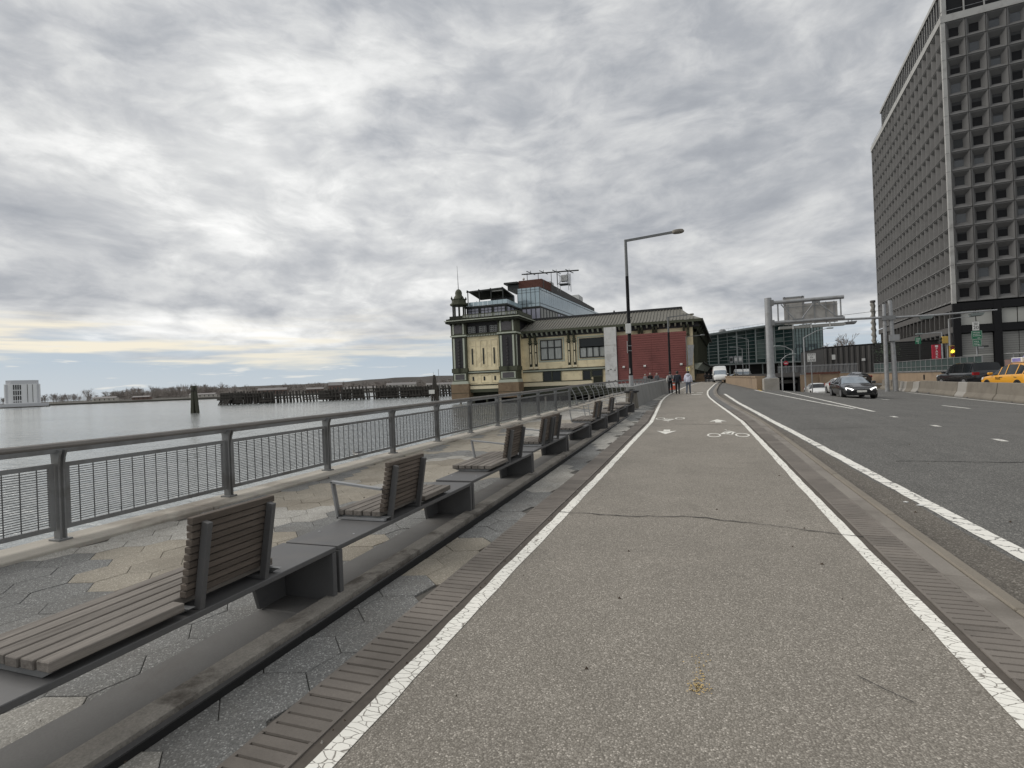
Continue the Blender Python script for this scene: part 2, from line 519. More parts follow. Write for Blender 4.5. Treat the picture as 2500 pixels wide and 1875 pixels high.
M['ornament'] = mat('dark bronze ornament', (.022, .020, .022), .6, var=.5, vs=3.0, bump=.9, bs=3)
M['scroll'] = mat('scroll casting', (.085, .078, .080), .6, var=.5, vs=3)
M['granite'] = mat('brown granite base', (.20, .14, .085), .8, var=.3, vs=1.2, grain=.2, gs=6, dirt=((.10, .06, .035), .7), dvs=.5)
M['roof_metal'] = mat('standing seam roof', (.17, .162, .138), .7, 0, var=.15, vs=.8)
M['roof_dark'] = mat('dark roof edge', (.02, .02, .021), .6, var=.2)
M['win_dark'] = mat('dark window glass', (.012, .015, .016), .15, var=.5, vs=.6, spec=.35)
M['win_grey'] = mat('sky pale window glass', (.36, .37, .35), .3, var=.65, vs=1.6, stretch=(2.5, 2.5, .35))  # pale streaky colour stands in for sky reflected in the panes
M['win_mid'] = mat('grey reflecting window', (.045, .05, .055), .15, var=.6, vs=.4, spec=.7)  # lighter grey base colour stands in for reflections
M['win_violet'] = mat('pale reflective glass', (.30, .30, .36), .15, var=.35, vs=.5, spec=.8)
M['frame_dk'] = mat('dark window frame', (.028, .03, .028), .5)
M['hotel_glass'] = mat('pale curtain wall glass', (.36, .45, .49), .10, metal=.25, var=.28, vs=.35, spec=.9)
M['brick'] = mat('red brown brick', (.12, .048, .034), .85, var=.25, vs=2, grain=.2, gs=10)
M['parapet'] = mat('grey cladding', (.085, .08, .076), .7, var=.2, vs=.8)
M['term_glass'] = mat('green tinted glass', (.022, .046, .043), .08, var=.55, vs=.20, spec=.8)
M['term_glass2'] = mat('bright green tinted glass', (.15, .20, .185), .12, var=.6, vs=.22, metal=.2, spec=.8)
M['mullion'] = mat('pale steel mullion', (.22, .25, .245), .5, .2, var=.15)
M['tower_panel'] = mat('grey precast panel', (.136, .133, .130), .85, var=.16, vs=.6, grain=.12, gs=9, rnd=.05, dirt=((.075, .072, .07), .4), dvs=.3)
M['tower_trim'] = mat('pale precast trim', (.36, .355, .34), .8, var=.15, vs=.5, dirt=((.2, .19, .18), .5), dvs=.4)
M['tower_black'] = mat('black steel', (.009, .009, .010), .6, spec=.2, var=.2)
M['shutter'] = mat('grey roller shutter', (.20, .20, .19), .6, var=.15, vs=.6)
M['pale_panel'] = mat('pale infill panel', (.36, .36, .335), .6, var=.15, vs=.4)
M['tan_wall'] = mat('tan retaining wall', (.27, .20, .135), .85, var=.2, vs=.8, grain=.12, gs=8, dirt=((.15, .11, .08), .5), dvs=.5)
M['jersey'] = mat('stained barrier concrete', (.175, .155, .126), .88, var=.22, vs=1.1, grain=.15, gs=14, dirt=((.13, .112, .09), .75), dvs=.7)
M['block'] = mat('grey cast concrete', (.29, .275, .25), .85, var=.15, vs=1, grain=.1, gs=12, dirt=((.2, .18, .15), .5))
M['green_mesh'] = mat('dark green fence screen', (.035, .055, .052), .8, var=.3, vs=1)
M['portal_dark'] = mat('recess shade black', (.006, .006, .006), .9, var=.1)  # near black colour paints the shade inside tunnel, undercroft and edging slot
M['pinkwall'] = mat('brown brick wall', (.20, .13, .115), .85, var=.2, vs=1.2, grain=.15, gs=8)
M['louver'] = mat('dark louvre cladding', (.030, .029, .028), .7, var=.2, vs=1)
M['rubber'] = mat('tyre rubber', (.012, .012, .012), .9, spec=.2)
M['rim'] = mat('alloy rim', (.32, .32, .33), .35, .6)
M['car_black'] = mat('black car paint', (.008, .009, .012), .22, 0, var=.1, coat=.9)
M['car_white'] = mat('white car paint', (.68, .68, .66), .3, var=.05, coat=.7)
M['car_grey'] = mat('dark grey car paint', (.028, .03, .032), .25, .2, var=.1, coat=.8)
M['car_yellow'] = mat('taxi yellow paint', (.70, .33, .025), .3, var=.06, coat=.6)
M['car_cream'] = mat('pale yellow car paint', (.62, .47, .22), .3, var=.06, coat=.6)
M['car_glass'] = mat('car window glass', (.010, .012, .014), .12, var=.3, spec=.3)
M['car_glass2'] = mat('windscreen glass', (.20, .235, .27), .06, var=.5, vs=2.2, spec=.9)  # sky reflection put into the pale bluish base colour
M['plastic_bk'] = mat('black plastic', (.012, .012, .012), .6)
M['lamp_lens'] = mat('clear lamp lens', (.75, .76, .78), .15, spec=.9)
M['red_lens'] = mat('red lamp lens', (.28, .012, .016), .25)
M['plate'] = mat('licence plate', (.62, .62, .58), .5, var=.25, vs=9)
M['chrome'] = mat('chrome', (.6, .6, .6), .2, .9)
M['headlight_on'] = mat_emit('lit headlamp', (1.0, .98, .94), 1.6)
M['amber_on'] = mat_emit('lit amber signal', (1.0, .72, .05), 2.2)
M['signal_yellow'] = mat('signal housing yellow', (.46, .30, .06), .5, var=.15)
M['sign_white'] = mat('white sign face', (.62, .62, .60), .5, var=.1)
M['sign_green'] = mat('green sign face', (.008, .13, .062), .5, var=.1)
M['sign_red'] = mat('red sign face', (.33, .012, .03), .5, var=.1)
M['sign_back'] = mat('sign back aluminium', (.46, .44, .41), .6, .2, var=.3, vs=2.0, stretch=(1, 1, 1), dirt=((.15, .135, .115), .5))
M['ink'] = mat('black sign ink', (.015, .015, .015), .6)
M['yellow_sign'] = mat('yellow sign face', (.65, .56, .22), .5)
M['cone'] = mat('orange cone plastic', (.52, .10, .05), .6)
M['pile'] = mat('old timber pile', (.060, .054, .048), .9, var=.45, vs=1.5, stretch=(3, 3, .35), rnd=.25)
M['pile_green'] = mat('weedy timber pile', (.055, .056, .040), .9, var=.5, vs=1.5, stretch=(3, 3, .3))
M['vent'] = mat('pale stone cladding', (.70, .705, .705), .8, var=.06, vs=.08)
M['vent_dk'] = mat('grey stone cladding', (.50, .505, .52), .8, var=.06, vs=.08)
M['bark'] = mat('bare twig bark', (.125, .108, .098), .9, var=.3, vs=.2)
M['far_bark'] = mat('hazy bare twigs', (.26, .232, .212), .95, var=.35, vs=.05)  # bark colour lightened to give the far trees their haze
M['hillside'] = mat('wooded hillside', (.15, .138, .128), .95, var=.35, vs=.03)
M['bark2'] = mat('dark evergreen', (.035, .04, .032), .9, var=.4, vs=.3)
M['shore'] = mat('shore bank', (.085, .08, .068), .95, var=.4, vs=.06)
M['house_red'] = mat('old brick house wall', (.17, .115, .095), .9, var=.25, vs=.2)
M['house_pale'] = mat('pale house wall', (.52, .49, .44), .9, var=.2, vs=.2)
M['house_roof'] = mat('slate roof', (.24, .225, .22), .85, var=.2, vs=.2)
M['chimney_stone'] = mat('speckled column', (.26, .25, .225), .8, var=.75, vs=1.3, grain=.2, gs=3)
M['skin'] = mat('skin', (.36, .21, .15), .6)
M['hair'] = mat('dark hair', (.012, .010, .009), .6)
M['grey_hair'] = mat('grey hair', (.30, .26, .23), .7)
M['black_cloth'] = mat('black cloth', (.010, .010, .011), .9, var=.2, vs=8)
M['navy_cloth'] = mat('navy cloth', (.018, .023, .033), .9, var=.25, vs=8)
M['white_cloth'] = mat('white cloth', (.62, .60, .56), .9, var=.12, vs=9)
M['lilac_cloth'] = mat('pale lilac cloth', (.56, .57, .66), .9, var=.14, vs=9)
M['jeans'] = mat('blue grey denim', (.085, .10, .125), .9, var=.3, vs=9)
M['grey_cloth'] = mat('grey cloth', (.15, .15, .16), .9, var=.25, vs=9)
M['water'] = mat_water()
M['crack'] = mat('crack filler', (.035, .033, .031), .95)
M['city'] = mat('city facades', (.10, .095, .09), .8, var=.3, vs=.05)
M['ground'] = mat('city ground', (.16, .155, .145), .9, var=.25, vs=.3)
M['bin_steel'] = mat('bin slats', (.16, .145, .12), .6, .1, var=.3, vs=6)
M['wall_clad'] = mat('grey stone wall cladding', (.165, .165, .158), .55, 0, var=.35, vs=1.1, dirt=((.24, .235, .22), .5), dvs=.8)
M['bag_purple'] = mat('purple sign', (.20, .19, .42), .6, var=.5, vs=4)
M['leaf'] = mat('evergreen leaf', (.035, .05, .03), .9, var=.4, vs=2)
# ================================================================== SETTING
def sheet(name, xs, ys, zf, m, parent=None):
    """grid sheet; xs is a list of numbers or functions of y"""
    b = B(); n = len(xs)
    for y in ys:
        for x in xs:
            xx = x(y) if callable(x) else x
            b.v.append((xx, y, zf(xx, y)))
    for i in range(len(ys) - 1):
        for j in range(n - 1):
            k = i * n + j
            b.f.append((k, k + 1, k + n + 1, k + n)); b.mi.append(0)
    return b.build(name, m, parent, smooth='all', fix=False)


def frange(a, b, d):
    n = max(1, int(math.ceil((b - a) / d)))
    return [a + (b - a) * i / n for i in range(n + 1)]


LX = [(-6, -1.545), (4.3, -1.545), (13.8, -1.43), (18.2, -1.36), (23.6, -1.51), (31, -1.72), (36, -1.74), (40.6, -1.62), (46.3, -1.35), (65.7, -.68), (90, .72), (110, 2.3)]
RX = [(-6, 1.34), (3, 1.34), (11.3, 1.40), (17.8, 1.41), (22.3, 1.26), (28.3, 1.05), (34, .91), (38, .93), (44, 1.1), (58, 1.85), (74, 2.74), (110, 5.0)]
Lx = lambda y: interp(y, LX)
Rx = lambda y: interp(y, RX)
YS = frange(-6, 110, 1.0)

# water, city ground, road, path
b = B(); b.add([(-5000, -800, -2), (-6.2, -800, -2), (-6.2, 95, -2), (3, 170, -2), (3, 6000, -2), (-5000, 6000, -2)], [(0, 1, 2, 3, 4, 5)])
structure(b.build('water', M['water']))
b = B()
b.add([(-9, 110, .66), (8, 110, .66), (8, 88.6, .66), (60, 88.6, .66), (60, 300, .66), (-9, 300, .66)], [(0, 1, 2, 3, 4, 5)])
structure(b.build('plaza_ground', M['ground']))
b = B(); b.quad((21.9, -60, 1.12), (900, -60, 1.12), (900, 1400, 1.12), (21.9, 1400, 1.12))
structure(b.build('city_ground', M['ground']))
bar_x = lambda y: interp(y, [(14, 13.9), (20, 14.45), (32.3, 15.55), (41, 16.4), (51, 17.75), (60, 18.6), (68, 19.2), (110, 19.5)])
structure(sheet('road', [lambda y: Rx(y) + .62, 2.6, 3, 3.5, 4, 4.5, 5, 5.5, 6.1, 6.2] + [6.6 + .4 * k for k in range(17)] + [bar_x], YS[:97], zroad, M['road']))
structure(sheet('far_roadway', [lambda y: bar_x(y) + .02, 20, 21.95], YS[:97], lambda x, y: .0, M['road']))
structure(sheet('service_road', [lambda y: max(Rx(y) + .62, 3), 8], frange(90, 112, 2), lambda x, y: zroad(4, 90) + .0005 * (y - 90) + .002, M['road']))
structure(sheet('bike_path', [lambda y: Lx(y) - .12, lambda y: (Lx(y) + Rx(y)) / 2, lambda y: Rx(y) + .10], YS, lambda x, y: rise(y) + .004, M['path']))
structure(sheet('path_verge', [-6.4, lambda y: Lx(y) - .05], frange(40, 112, 2), lambda x, y: rise(y) - .004, M['plinth']))
structure(sheet('kerb_base', [lambda y: Rx(y) + .02, lambda y: Rx(y) + .66], YS, lambda x, y: rise(y) - .006, M['joint']))


def line(name, cx, w, y0, y1, zf, m, jit=.006, dy=.22):
    b = B(); n = 0
    y = y0; vs = []
    while y <= y1 + 1e-6:
        c = cx(y) if callable(cx) else cx
        vs.append((c - w / 2 + R.uniform(-jit, jit), y)); vs.append((c + w / 2 + R.uniform(-jit, jit), y))
        y += dy if y < 22 else dy * 4
    for i in range(len(vs) // 2 - 1):
        k = i * 2
        b.f.append((k, k + 1, k + 3, k + 2)); b.mi.append(0)
    b.v = [(x, yy, zf(x, yy)) for x, yy in vs]
    return structure(b.build(name, m, fix=False))


zp = lambda x, y: rise(y) + .008
zr = lambda x, y: zroad(x, y) + .005
line('path_line', Lx, .115, -3, 104, zp, M['white_line'])
line('path_line', Rx, .108, -3, 98, zp, M['white_line'])
EX = [(-6, 2.80), (3, 2.70), (8.3, 2.61), (14.9, 2.48), (18.8, 2.37), (22.3, 2.31), (28.8, 2.16), (41, 2.09)]
line('lane_line', lambda y: interp(y, EX), .17, -4, 40.5, zr, M['road_line'], .008)
line('lane_line', lambda y: interp(y, [(23.3, 6.46), (48, 6.8), (56, 7.0)]), .17, 23.3, 55, zr, M['road_line'])
line('lane_line', lambda y: interp(y, [(24.8, 6.18), (28, 5.86), (44.4, 4.80), (47, 4.72)]), .15, 24.8, 47, zr, M['road_line'])
for y0 in (8.2, 11.35, 14.18, 17.4, 20.6):
    line('lane_dash', 6.35, .15, y0, y0 + .62, zr, M['road_line'], .004)
for y0 in (18.6, 27.9, 37.2, 46.5):
    line('lane_dash', 11.3 - .02 * (y0 - 28), .14, y0, y0 + 3.0, zr, M['road_line'], .004)
line('lane_dash', 9.0, .5, 36.4, 37.0, zr, M['road_line'], .02)
line('lane_dash', 10.4, .8, 37.4, 38.1, zr, M['road_line'], .02)
line('lane_line', lambda y: interp(y, [(20, 13.6), (32.3, 14.7), (41, 15.55), (60, 17.75)]), .12, 20, 66, zr, M['road_line'])
line('yellow_line', lambda y: interp(y, [(44.6, 5.02), (49, 5.17), (52, 5.1)]), .16, 44.6, 51, zr, M['yellow_line'])

structure(sheet('road_gutter', [lambda y: Rx(y) + .63, lambda y: interp(y, EX) - .13 + .10 * noise.noise((y * .7, 0, 3))], YS[:46], lambda x, y: zroad(x, y) + .0025, M['road_dirt']))
# cracks across the path and the road
def crack(pts, w, zf, name='pavement_crack'):
    b = B(); out = []
    for (x0, y0), (x1, y1) in zip(pts, pts[1:]):
        n = max(2, int(math.hypot(x1 - x0, y1 - y0) / .09))
        for i in range(n):
            t = i / n
            out.append((x0 + (x1 - x0) * t + R.uniform(-.012, .012), y0 + (y1 - y0) * t + R.uniform(-.03, .03)))
    for i, (x, y) in enumerate(out):
        ww = w * R.uniform(.35, 1.1)
        b.v += [(x, y - ww / 2, zf(x, y - ww / 2)), (x, y + ww / 2, zf(x, y + ww / 2))]
        if i:
            k = i * 2
            b.f.append((k - 2, k, k + 1, k - 1)); b.mi.append(0)
    return structure(b.build(name, M['crack'], fix=False))


zc = lambda x, y: rise(y) + .0115
crack([(-1.6, 6.2), (-.9, 6.12), (0, 6.22), (.7, 6.0), (1.4, 5.78), (1.9, 5.62)], .022, zc)
crack([(-.6, 17.3), (.6, 17.0), (1.9, 16.2), (2.1, 16.3)], .05, zc)
crack([(-1.6, 11.0), (.2, 11.3), (1.4, 11.6)], .008, zc)
crack([(.75, 3.1), (1.0, 2.86)], .010, zc)
zcr = lambda x, y: zroad(x, y) + .009
crack([(2.7, 16.1), (4.4, 16.8), (7, 17.6), (11, 17.5)], .035, zcr)
crack([(3.3, 10.9), (5.2, 11.1), (7.4, 11.1)], .035, zcr)
crack([(5.4, 14.6), (6.6, 13.2), (8.6, 12.4), (9, 11.2)], .02, zcr)
crack([(2.2, 25), (4, 26.3), (5.4, 25.5)], .05, zcr)
crack([(2.3, 33), (4.6, 34.0), (5.2, 33.2)], .06, zcr)
crack([(7, 22), (8, 19), (8.4, 15)], .02, zcr)
crack([(11.8, 20), (12.4, 26), (12.2, 33)], .03, zcr)


# painted bicycle symbols and arrows
def marking(name, loops, place, m=M['white_line'], zf=lambda x, y: rise(y) + .0095, flip=1):
    b = B()
    for poly in loops:
        k = len(b.v)
        for (x, y) in poly:
            X = place[0] + x * flip; Y = place[1] + y * flip
            b.v.append((X, Y, zf(X, Y)))
        b.f.append(tuple(range(k, k + len(poly)))); b.mi.append(0)
    o = b.build(name, m, fix=False)
    bm = bmesh.new(); bm.from_mesh(o.data)
    for f in bm.faces:
        f.normal_update()
        if f.normal.z < 0:
            f.normal_flip()
    bm.to_mesh(o.data); bm.free()
    return structure(o)


def ring(cx, cy, rx, ry, w, n=20):
    out = []
    for i in range(n):
        a, c = 2 * math.pi * i / n, 2 * math.pi * (i + 1) / n
        out.append([(cx + rx * math.cos(a), cy + ry * math.sin(a)), (cx + rx * math.cos(c), cy + ry * math.sin(c)),
                    (cx + (rx - w) * math.cos(c), cy + (ry - w * 2.2) * math.sin(c)), (cx + (rx - w) * math.cos(a), cy + (ry - w * 2.2) * math.sin(a))])
    return out


def seg(x0, y0, x1, y1, w):
    d = Vector((x1 - x0, y1 - y0)); n = Vector((-d.y, d.x)).normalized() * w / 2
    return [(x0 + n.x, y0 + n.y), (x1 + n.x, y1 + n.y), (x1 - n.x, y1 - n.y), (x0 - n.x, y0 - n.y)]


bike = ring(-.33, 0, .17, .40, .045) + ring(.33, 0, .17, .40, .045) + [
    seg(-.12, .25, .05, .95, .10), seg(.05, .95, .20, .55, .09), seg(-.12, .25, .12, .12, .07), seg(.10, .14, .16, .55, .05),
    [(-.08, .45), (.02, .30), (.14, .62), (.10, .95), (0, 1.0)], ring(-.02, 1.25, .07, .17, .075, 8)[0]]
marking('bicycle_symbol', bike, (.79, 14.2))
marking('bicycle_symbol', bike, (-.80, 19.35), flip=-1)
arrow = [[(-.27, 0), (0, .8), (.27, 0), (.09, .12), (-.09, .12)], [(-.09, -.32), (.09, -.32), (.09, .08), (-.09, .08)]]
marking('lane_arrow', arrow, (.72, 17.9))
marking('lane_arrow', arrow, (-.74, 15.3), flip=-1)
for x0, x1, y in ((-.6, .05, 41.6), (.25, .7, 40.8), (-.1, .55, 38.2)):
    marking('lane_bar', [[(0, 0), (x1 - x0, 0), (x1 - x0, .45), (0, .45)]], (x0, y))
# worn yellow survey paint: small flecks left on the aggregate
fl = []
for i in range(150):
    if i < 85:
        x, y = R.gauss(0, .030), R.gauss(0, .030)
    else:
        x, y = R.gauss(0.0, .030), R.uniform(.05, .36)
        if R.random() < y * 1.6: continue
    r = R.uniform(.003, .0065)
    a0 = R.random() * 6
    fl.append([(x + r * R.uniform(.6, 1.3) * math.cos(a0 + k * 1.257), y + r * R.uniform(.6, 1.3) * math.sin(a0 + k * 1.257)) for k in range(5)])
m_y = mat('worn yellow mark', (.50, .36, .15), .85, var=.35, vs=60)
marking('paint_mark', fl, (-.03, 2.80), m_y)

# ------------------------------------------------------------------ promenade of hexagon pavers
prom = sheet('promenade', [-6.6, -4.5, -2.5, -1.9, lambda y: Lx(y) - .1], frange(-4, 48, 1), lambda x, y: rise(y) - .016, M['joint'])
structure(prom)
HS = .245; HROT = rad(16)


def hexmesh(name, m):
    b = B(); g = .0028; s = HS - g
    ring0 = [(s * math.cos(HROT + math.pi / 3 * k), s * math.sin(HROT + math.pi / 3 * k)) for k in range(6)]
    t = (s - .0045) / s
    vs = [(x, y, -.035) for x, y in ring0] + [(x, y, -.003) for x, y in ring0] + [(x * t, y * t, 0) for x, y in ring0]
    fs = [(12, 13, 14, 15, 16, 17)]
    for k in range(6):
        q = (k + 1) % 6
        fs += [(k, q, 6 + q, 6 + k), (6 + k, 6 + q, 12 + q, 12 + k)]
    b.add(vs, fs)
    me_o = b.build(name, m)
    return me_o


def hexcol(x, y):
    for cx, cy, rr, c in ((-5.0, 3.9, .75, 'hex_tan'), (-4.2, 4.3, .6, 'hex_tan'), (-5.8, 4.2, .5, 'hex_pale'), (-5.6, 3.6, .3, 'hex_grey'),
                          (-2.2, 4.5, .62, 'hex_tan'), (-2.5, 4.2, .4, 'hex_tan'), (-2.3, 1.1, .45, 'hex_pale'), (-3.3, 4.4, .45, 'hex_tan'), (-3.2, 1.6, .3, 'hex_pale'),
                          (-5.4, 6.6, .9, 'hex_tan'), (-4.3, 9.0, 1.3, 'hex_tan'), (-5.2, 8.6, .9, 'hex_tan'), (-3.4, 6.4, .4, 'hex_tan'), (-4.9, 13, 1.5, 'hex_tan'), (-4.4, 18, 1.6, 'hex_tan')):
        if math.hypot(x - cx, y - cy) < rr:
            return c
    if y < 3.6 and x < -3.4 or (x > -2.7 and y < 4.0):
        return 'hex_grey'
    if x > -2.7 and 5.1 < y:
        return 'hex_pale' if noise.noise((x * .8, y * .4, 3)) > .05 else 'hex_grey'
    v = noise.noise((x * .5 + 3.1, y * .3, 7.7)) + R.uniform(-.08, .08)
    if v > .20: return 'hex_tan'
    if v < -.27 or (y > 9 and v < -.05): return 'hex_pale'
    return 'hex_grey'


protos = {}
hexes = []
u1 = Vector((1.5 * HS, math.sqrt(3) / 2 * HS)); u2_ = Vector((0, math.sqrt(3) * HS))
cr, sr = math.cos(HROT), math.sin(HROT)
for i in range(-60, 61):
    for j in range(-120, 121):
        q = u1 * i + u2_ * j + Vector((-2.07, 2.60)) - Vector((HS * math.cos(0), 0))
        q = Vector((-2.31, 2.58)) + Vector(((u1 * i + u2_ * j).x * cr - (u1 * i + u2_ * j).y * sr, (u1 * i + u2_ * j).x * sr + (u1 * i + u2_ * j).y * cr))
        if -6.45 < q.x < -1.86 and .3 < q.y < 45:
            hexes.append((q.x, q.y))
hexes.sort(key=lambda p: p[0] ** 2 + p[1] ** 2)
rest = B(); rest_m = ['hex_grey', 'hex_tan', 'hex_pale']
for k, (x, y) in enumerate(hexes):
    c = hexcol(x, y)
    dz = R.uniform(-.0025, .0025)
    if k < 296:
        if c not in protos:
            o = protos[c] = hexmesh('paver', M[c])
        else:
            o = bpy.data.objects.new('paver', protos[c].data); COL.objects.link(o)
        o.parent = prom
        o.location = (x, y, rise(y) + dz)
        o.rotation_euler = (math.atan(.0125) if y > 6 else R.uniform(-.004, .004), R.uniform(-.004, .004), 0)
    else:
        s = HS - .006
        rest.cur = rest_m.index(c)
        pts = [(x + s * math.cos(HROT + math.pi / 3 * a), y + s * math.sin(HROT + math.pi / 3 * a)) for a in range(6)]
        rest.add([(px, py, rise(py) + dz) for px, py in pts] + [(px, py, rise(py) - .015) for px, py in pts],
                 [(0, 1, 2, 3, 4, 5)] + [(a, (a + 1) % 6, 6 + (a + 1) % 6, 6 + a) for a in range(6)])
stuff(rest.build('distant_pavers', [M[c] for c in rest_m], prom))

# long strips beside the path
def kerbstrip(name, x0, x1, h0, h1, m, ya=-3, yb=44, dy=1.5, gap=.006, bev=0.0, wob=0.0):
    """a run of long kerb pieces, each piece its own block inside one mesh"""
    b = B(); y = ya
    while y < yb:
        y2 = min(yb, y + dy)
        a = (x0(y) if callable(x0) else x0, x1(y) if callable(x1) else x1)
        c = (x0(y2) if callable(x0) else x0, x1(y2) if callable(x1) else x1)
        e = R.uniform(-wob, wob)
        zs = (rise(y), rise(y2 - gap))
        b.add([(a[0], y, zs[0] + h0), (a[1], y, zs[0] + h0), (c[1], y2 - gap, zs[1] + h0), (c[0], y2 - gap, zs[1] + h0),
               (a[0], y, zs[0] + h1 + e), (a[1], y, zs[0] + h1 + e), (c[1], y2 - gap, zs[1] + h1 + e), (c[0], y2 - gap, zs[1] + h1 + e)],
              [(0, 3, 2, 1), (4, 5, 6, 7), (0, 1, 5, 4), (1, 2, 6, 5), (2, 3, 7, 6), (3, 0, 4, 7)])
        y = y2
    return structure(b.build(name, m, bevel=bev))


kerbstrip('bench_plinth', -3.045, -2.655, -.3, .022, M['plinth'], -3, 24, 6, .004, .012)  # bench shadow comes with the dark concrete colour
kerbstrip('gutter', -2.655, -2.49, -.2, .006, M['dirt'], -3, 24, 40)
kerbstrip('edging_steel', -2.492, -2.415, -.2, .020, M['dark_steel'], -3, 21, 3.0, .003, .006)
kerbstrip('edging_steel', -2.412, -2.400, -.2, .003, M['portal_dark'], -3, 21, 30)  # black strip painted as the dark slot beside the steel
kerbstrip('path_gap', lambda y: Lx(y) - .125, lambda y: Lx(y) - .055, -.1, .0065, M['groove_gap'], -3, 24, 2, .0)
kerbstrip('path_gap', lambda y: Rx(y) + .055, lambda y: Rx(y) + .105, -.1, .0065, M['groove_gap'], -3, 44, 2, .0)
kerbstrip('kerb_concrete', lambda y: Rx(y) + .385, lambda y: Rx(y) + .535, -.15, .010, M['kerb_conc'], -3, 70, 1.3, .006, .004, .002)
kerbstrip('kerb', lambda y: Rx(y) + .54, lambda y: Rx(y) + .635, -.25, .026, M['stone_kerb'], -3, 104, 2.4, .008, .012, .004)


def groove_unit(name, w, flip):
    b = B(); L = .313; p = L / 4
    b.box(0, w, 0, L - .004, -.05, .004)
    b.cur = 1
    m0 = .022
    b.box(0, m0 * .9, 0, L - .004, .004, .013); b.box(w - m0 * .9, w, 0, L - .004, .004, .013)
    for k in range(4):
        g = .0095
        y0 = k * p; y1 = (k + 1) * p - g - (.004 if k == 3 else 0)
        b.add([(m0 * .9, y0, .004), (w - m0 * .9, y0, .004), (w - m0 * .9, y1, .004), (m0 * .9, y1, .004),
               (m0 * .9, y0 + .004, .013), (w - m0 * .9, y0 + .004, .013), (w - m0 * .9, y1 - .004, .013), (m0 * .9, y1 - .004, .013)],
              [(4, 5, 6, 7), (0, 1, 5, 4), (1, 2, 6, 5), (2, 3, 7, 6), (3, 0, 4, 7)])
    return b.build(name, [M['groove_gap'], M['groove']])


def groove_strip(name, xf, w, ya, yb):
    base = sheet(name, [xf, lambda y: xf(y) + w], frange(ya, yb, 1), lambda x, y: rise(y) - .010, M['groove_gap'])
    structure(base)
    pr = groove_unit('grooved_paver', w, 1); first = True; y = ya
    while y < yb - .3:
        o = pr if first else bpy.data.objects.new('grooved_paver', pr.data)
        if not first: COL.objects.link(o)
        first = False
        o.parent = base
        o.location = (xf(y), y, rise(y) + R.uniform(-.001, .0015))
        o.rotation_euler = (math.atan((rise(y + .313) - rise(y)) / .313), R.uniform(-.003, .003), -math.atan((xf(y + .3) - xf(y)) / .3) + R.uniform(-.003, .003))
        y += .313


groove_strip('tactile_strip', lambda y: interp(y, [(-5, -1.965), (5, -1.965), (13.8, -1.87), (18.2, -1.80), (24, -1.95)]), .30, .35, 23.5)
groove_strip('tactile_strip', lambda y: Rx(y) + .108, .272, 1.4, 23)
structure(sheet('path_margin', [lambda y: Rx(y) + .10, lambda y: Rx(y) + .39], frange(22.9, 104, 1.5), lambda x, y: rise(y) + .002, M['plinth']))

# scattered grit, twigs and leaves
g_ = B()
for i in range(360):
    z = R.random()
    if z < .45: x, y = R.uniform(-2.66, -2.4), R.uniform(.8, 12)
    elif z < .7: x, y = R.uniform(-1.69, -1.6), R.uniform(1.5, 12)
    elif z < .82: x, y = R.uniform(-6.3, -3.1), R.uniform(1.5, 10)
    elif z < .93: x, y = R.uniform(2.0, 5), R.uniform(3.4, 14)
    else: x, y = R.uniform(-1.4, 1.3), R.uniform(2, 9)
    zz = (zroad(x, y) if x > 2 else rise(y)) + .012
    s = R.uniform(.003, .010) * (1.4 if x > 2 else 1); a = R.random() * 6
    g_.cur = 0 if R.random() < .7 else 1
    e = R.uniform(1, 2.6)
    pts = [(x + s * e * math.cos(a + k * 1.57) * (1 if k % 2 else .6), y + s * math.sin(a + k * 1.57)) for k in range(4)]
    g_.add([(px, py, zz - .006) for px, py in pts] + [(x, y, zz + s * .7)], [(0, 1, 4), (1, 2, 4), (2, 3, 4), (3, 0, 4)])
m_deb = mat('dead leaf bits', (.06, .042, .028), .9, var=.5, vs=30)
m_peb = mat('light grit', (.30, .28, .25), .9, var=.4, vs=30)
stuff(g_.build('grit', [m_deb, m_peb]))

PSX, PSY = 2.42, 7.65
# a few pale scraps of paper lying by the kerb
ps = thing('paper_scrap', 'torn pale paper scraps lying on the road beside the kerb', 'litter', (PSX, PSY, zroad(PSX, PSY)))
for k, (x, y, s) in enumerate(((PSX, PSY, .035), (PSX + .10, PSY - .15, .05), (PSX + .16, PSY - .33, .028))):
    b = B(); z = zroad(x, y) + .008
    b.add([(x - s, y, z), (x + s * .2, y - s * .8, z + .002), (x + s, y + s * .3, z + .001), (x + s * .1, y + s * .9, z + .004), (x, y, z + .010)], [(0, 1, 4), (1, 2, 4), (2, 3, 4), (3, 0, 4)])
    b.build('scrap', M['sign_white'], ps)
# ------------------------------------------------------------------ railing
RAILX = [(-2, -6.84), (8.5, -6.78), (12.9, -6.66), (17.1, -6.47), (26.8, -6.08), (33, -5.97), (36.2, -5.82), (41.2, -5.5), (46, -5.1), (70, -3.3)]
railx = lambda y: interp(y, RAILX)
kerbstrip('edge_beam', lambda y: railx(y) - .26, lambda y: railx(y) + .36, -2.6, .035, M['concrete'], -4, 70, 3.2, .008, .012)
rail_root = thing('railing', 'long grey steel railing with wire mesh panels along the river edge', 'railing', (-6.8, 2, 0))
posts = [-.6, 1.66, 3.92, 6.18, 8.47, 10.73, 12.9, 14.95, 17.1, 19.3, 21.6, 24.2, 26.77]
lean_posts = [28.5, 30.2, 31.9, 33.5, 35.0, 36.5, 38.0, 39.5, 41.0, 42.5, 44, 45.5]


def rail_frame(y):
    a = math.atan2(railx(y + .5) - railx(y - .5), 1.0)
    return a


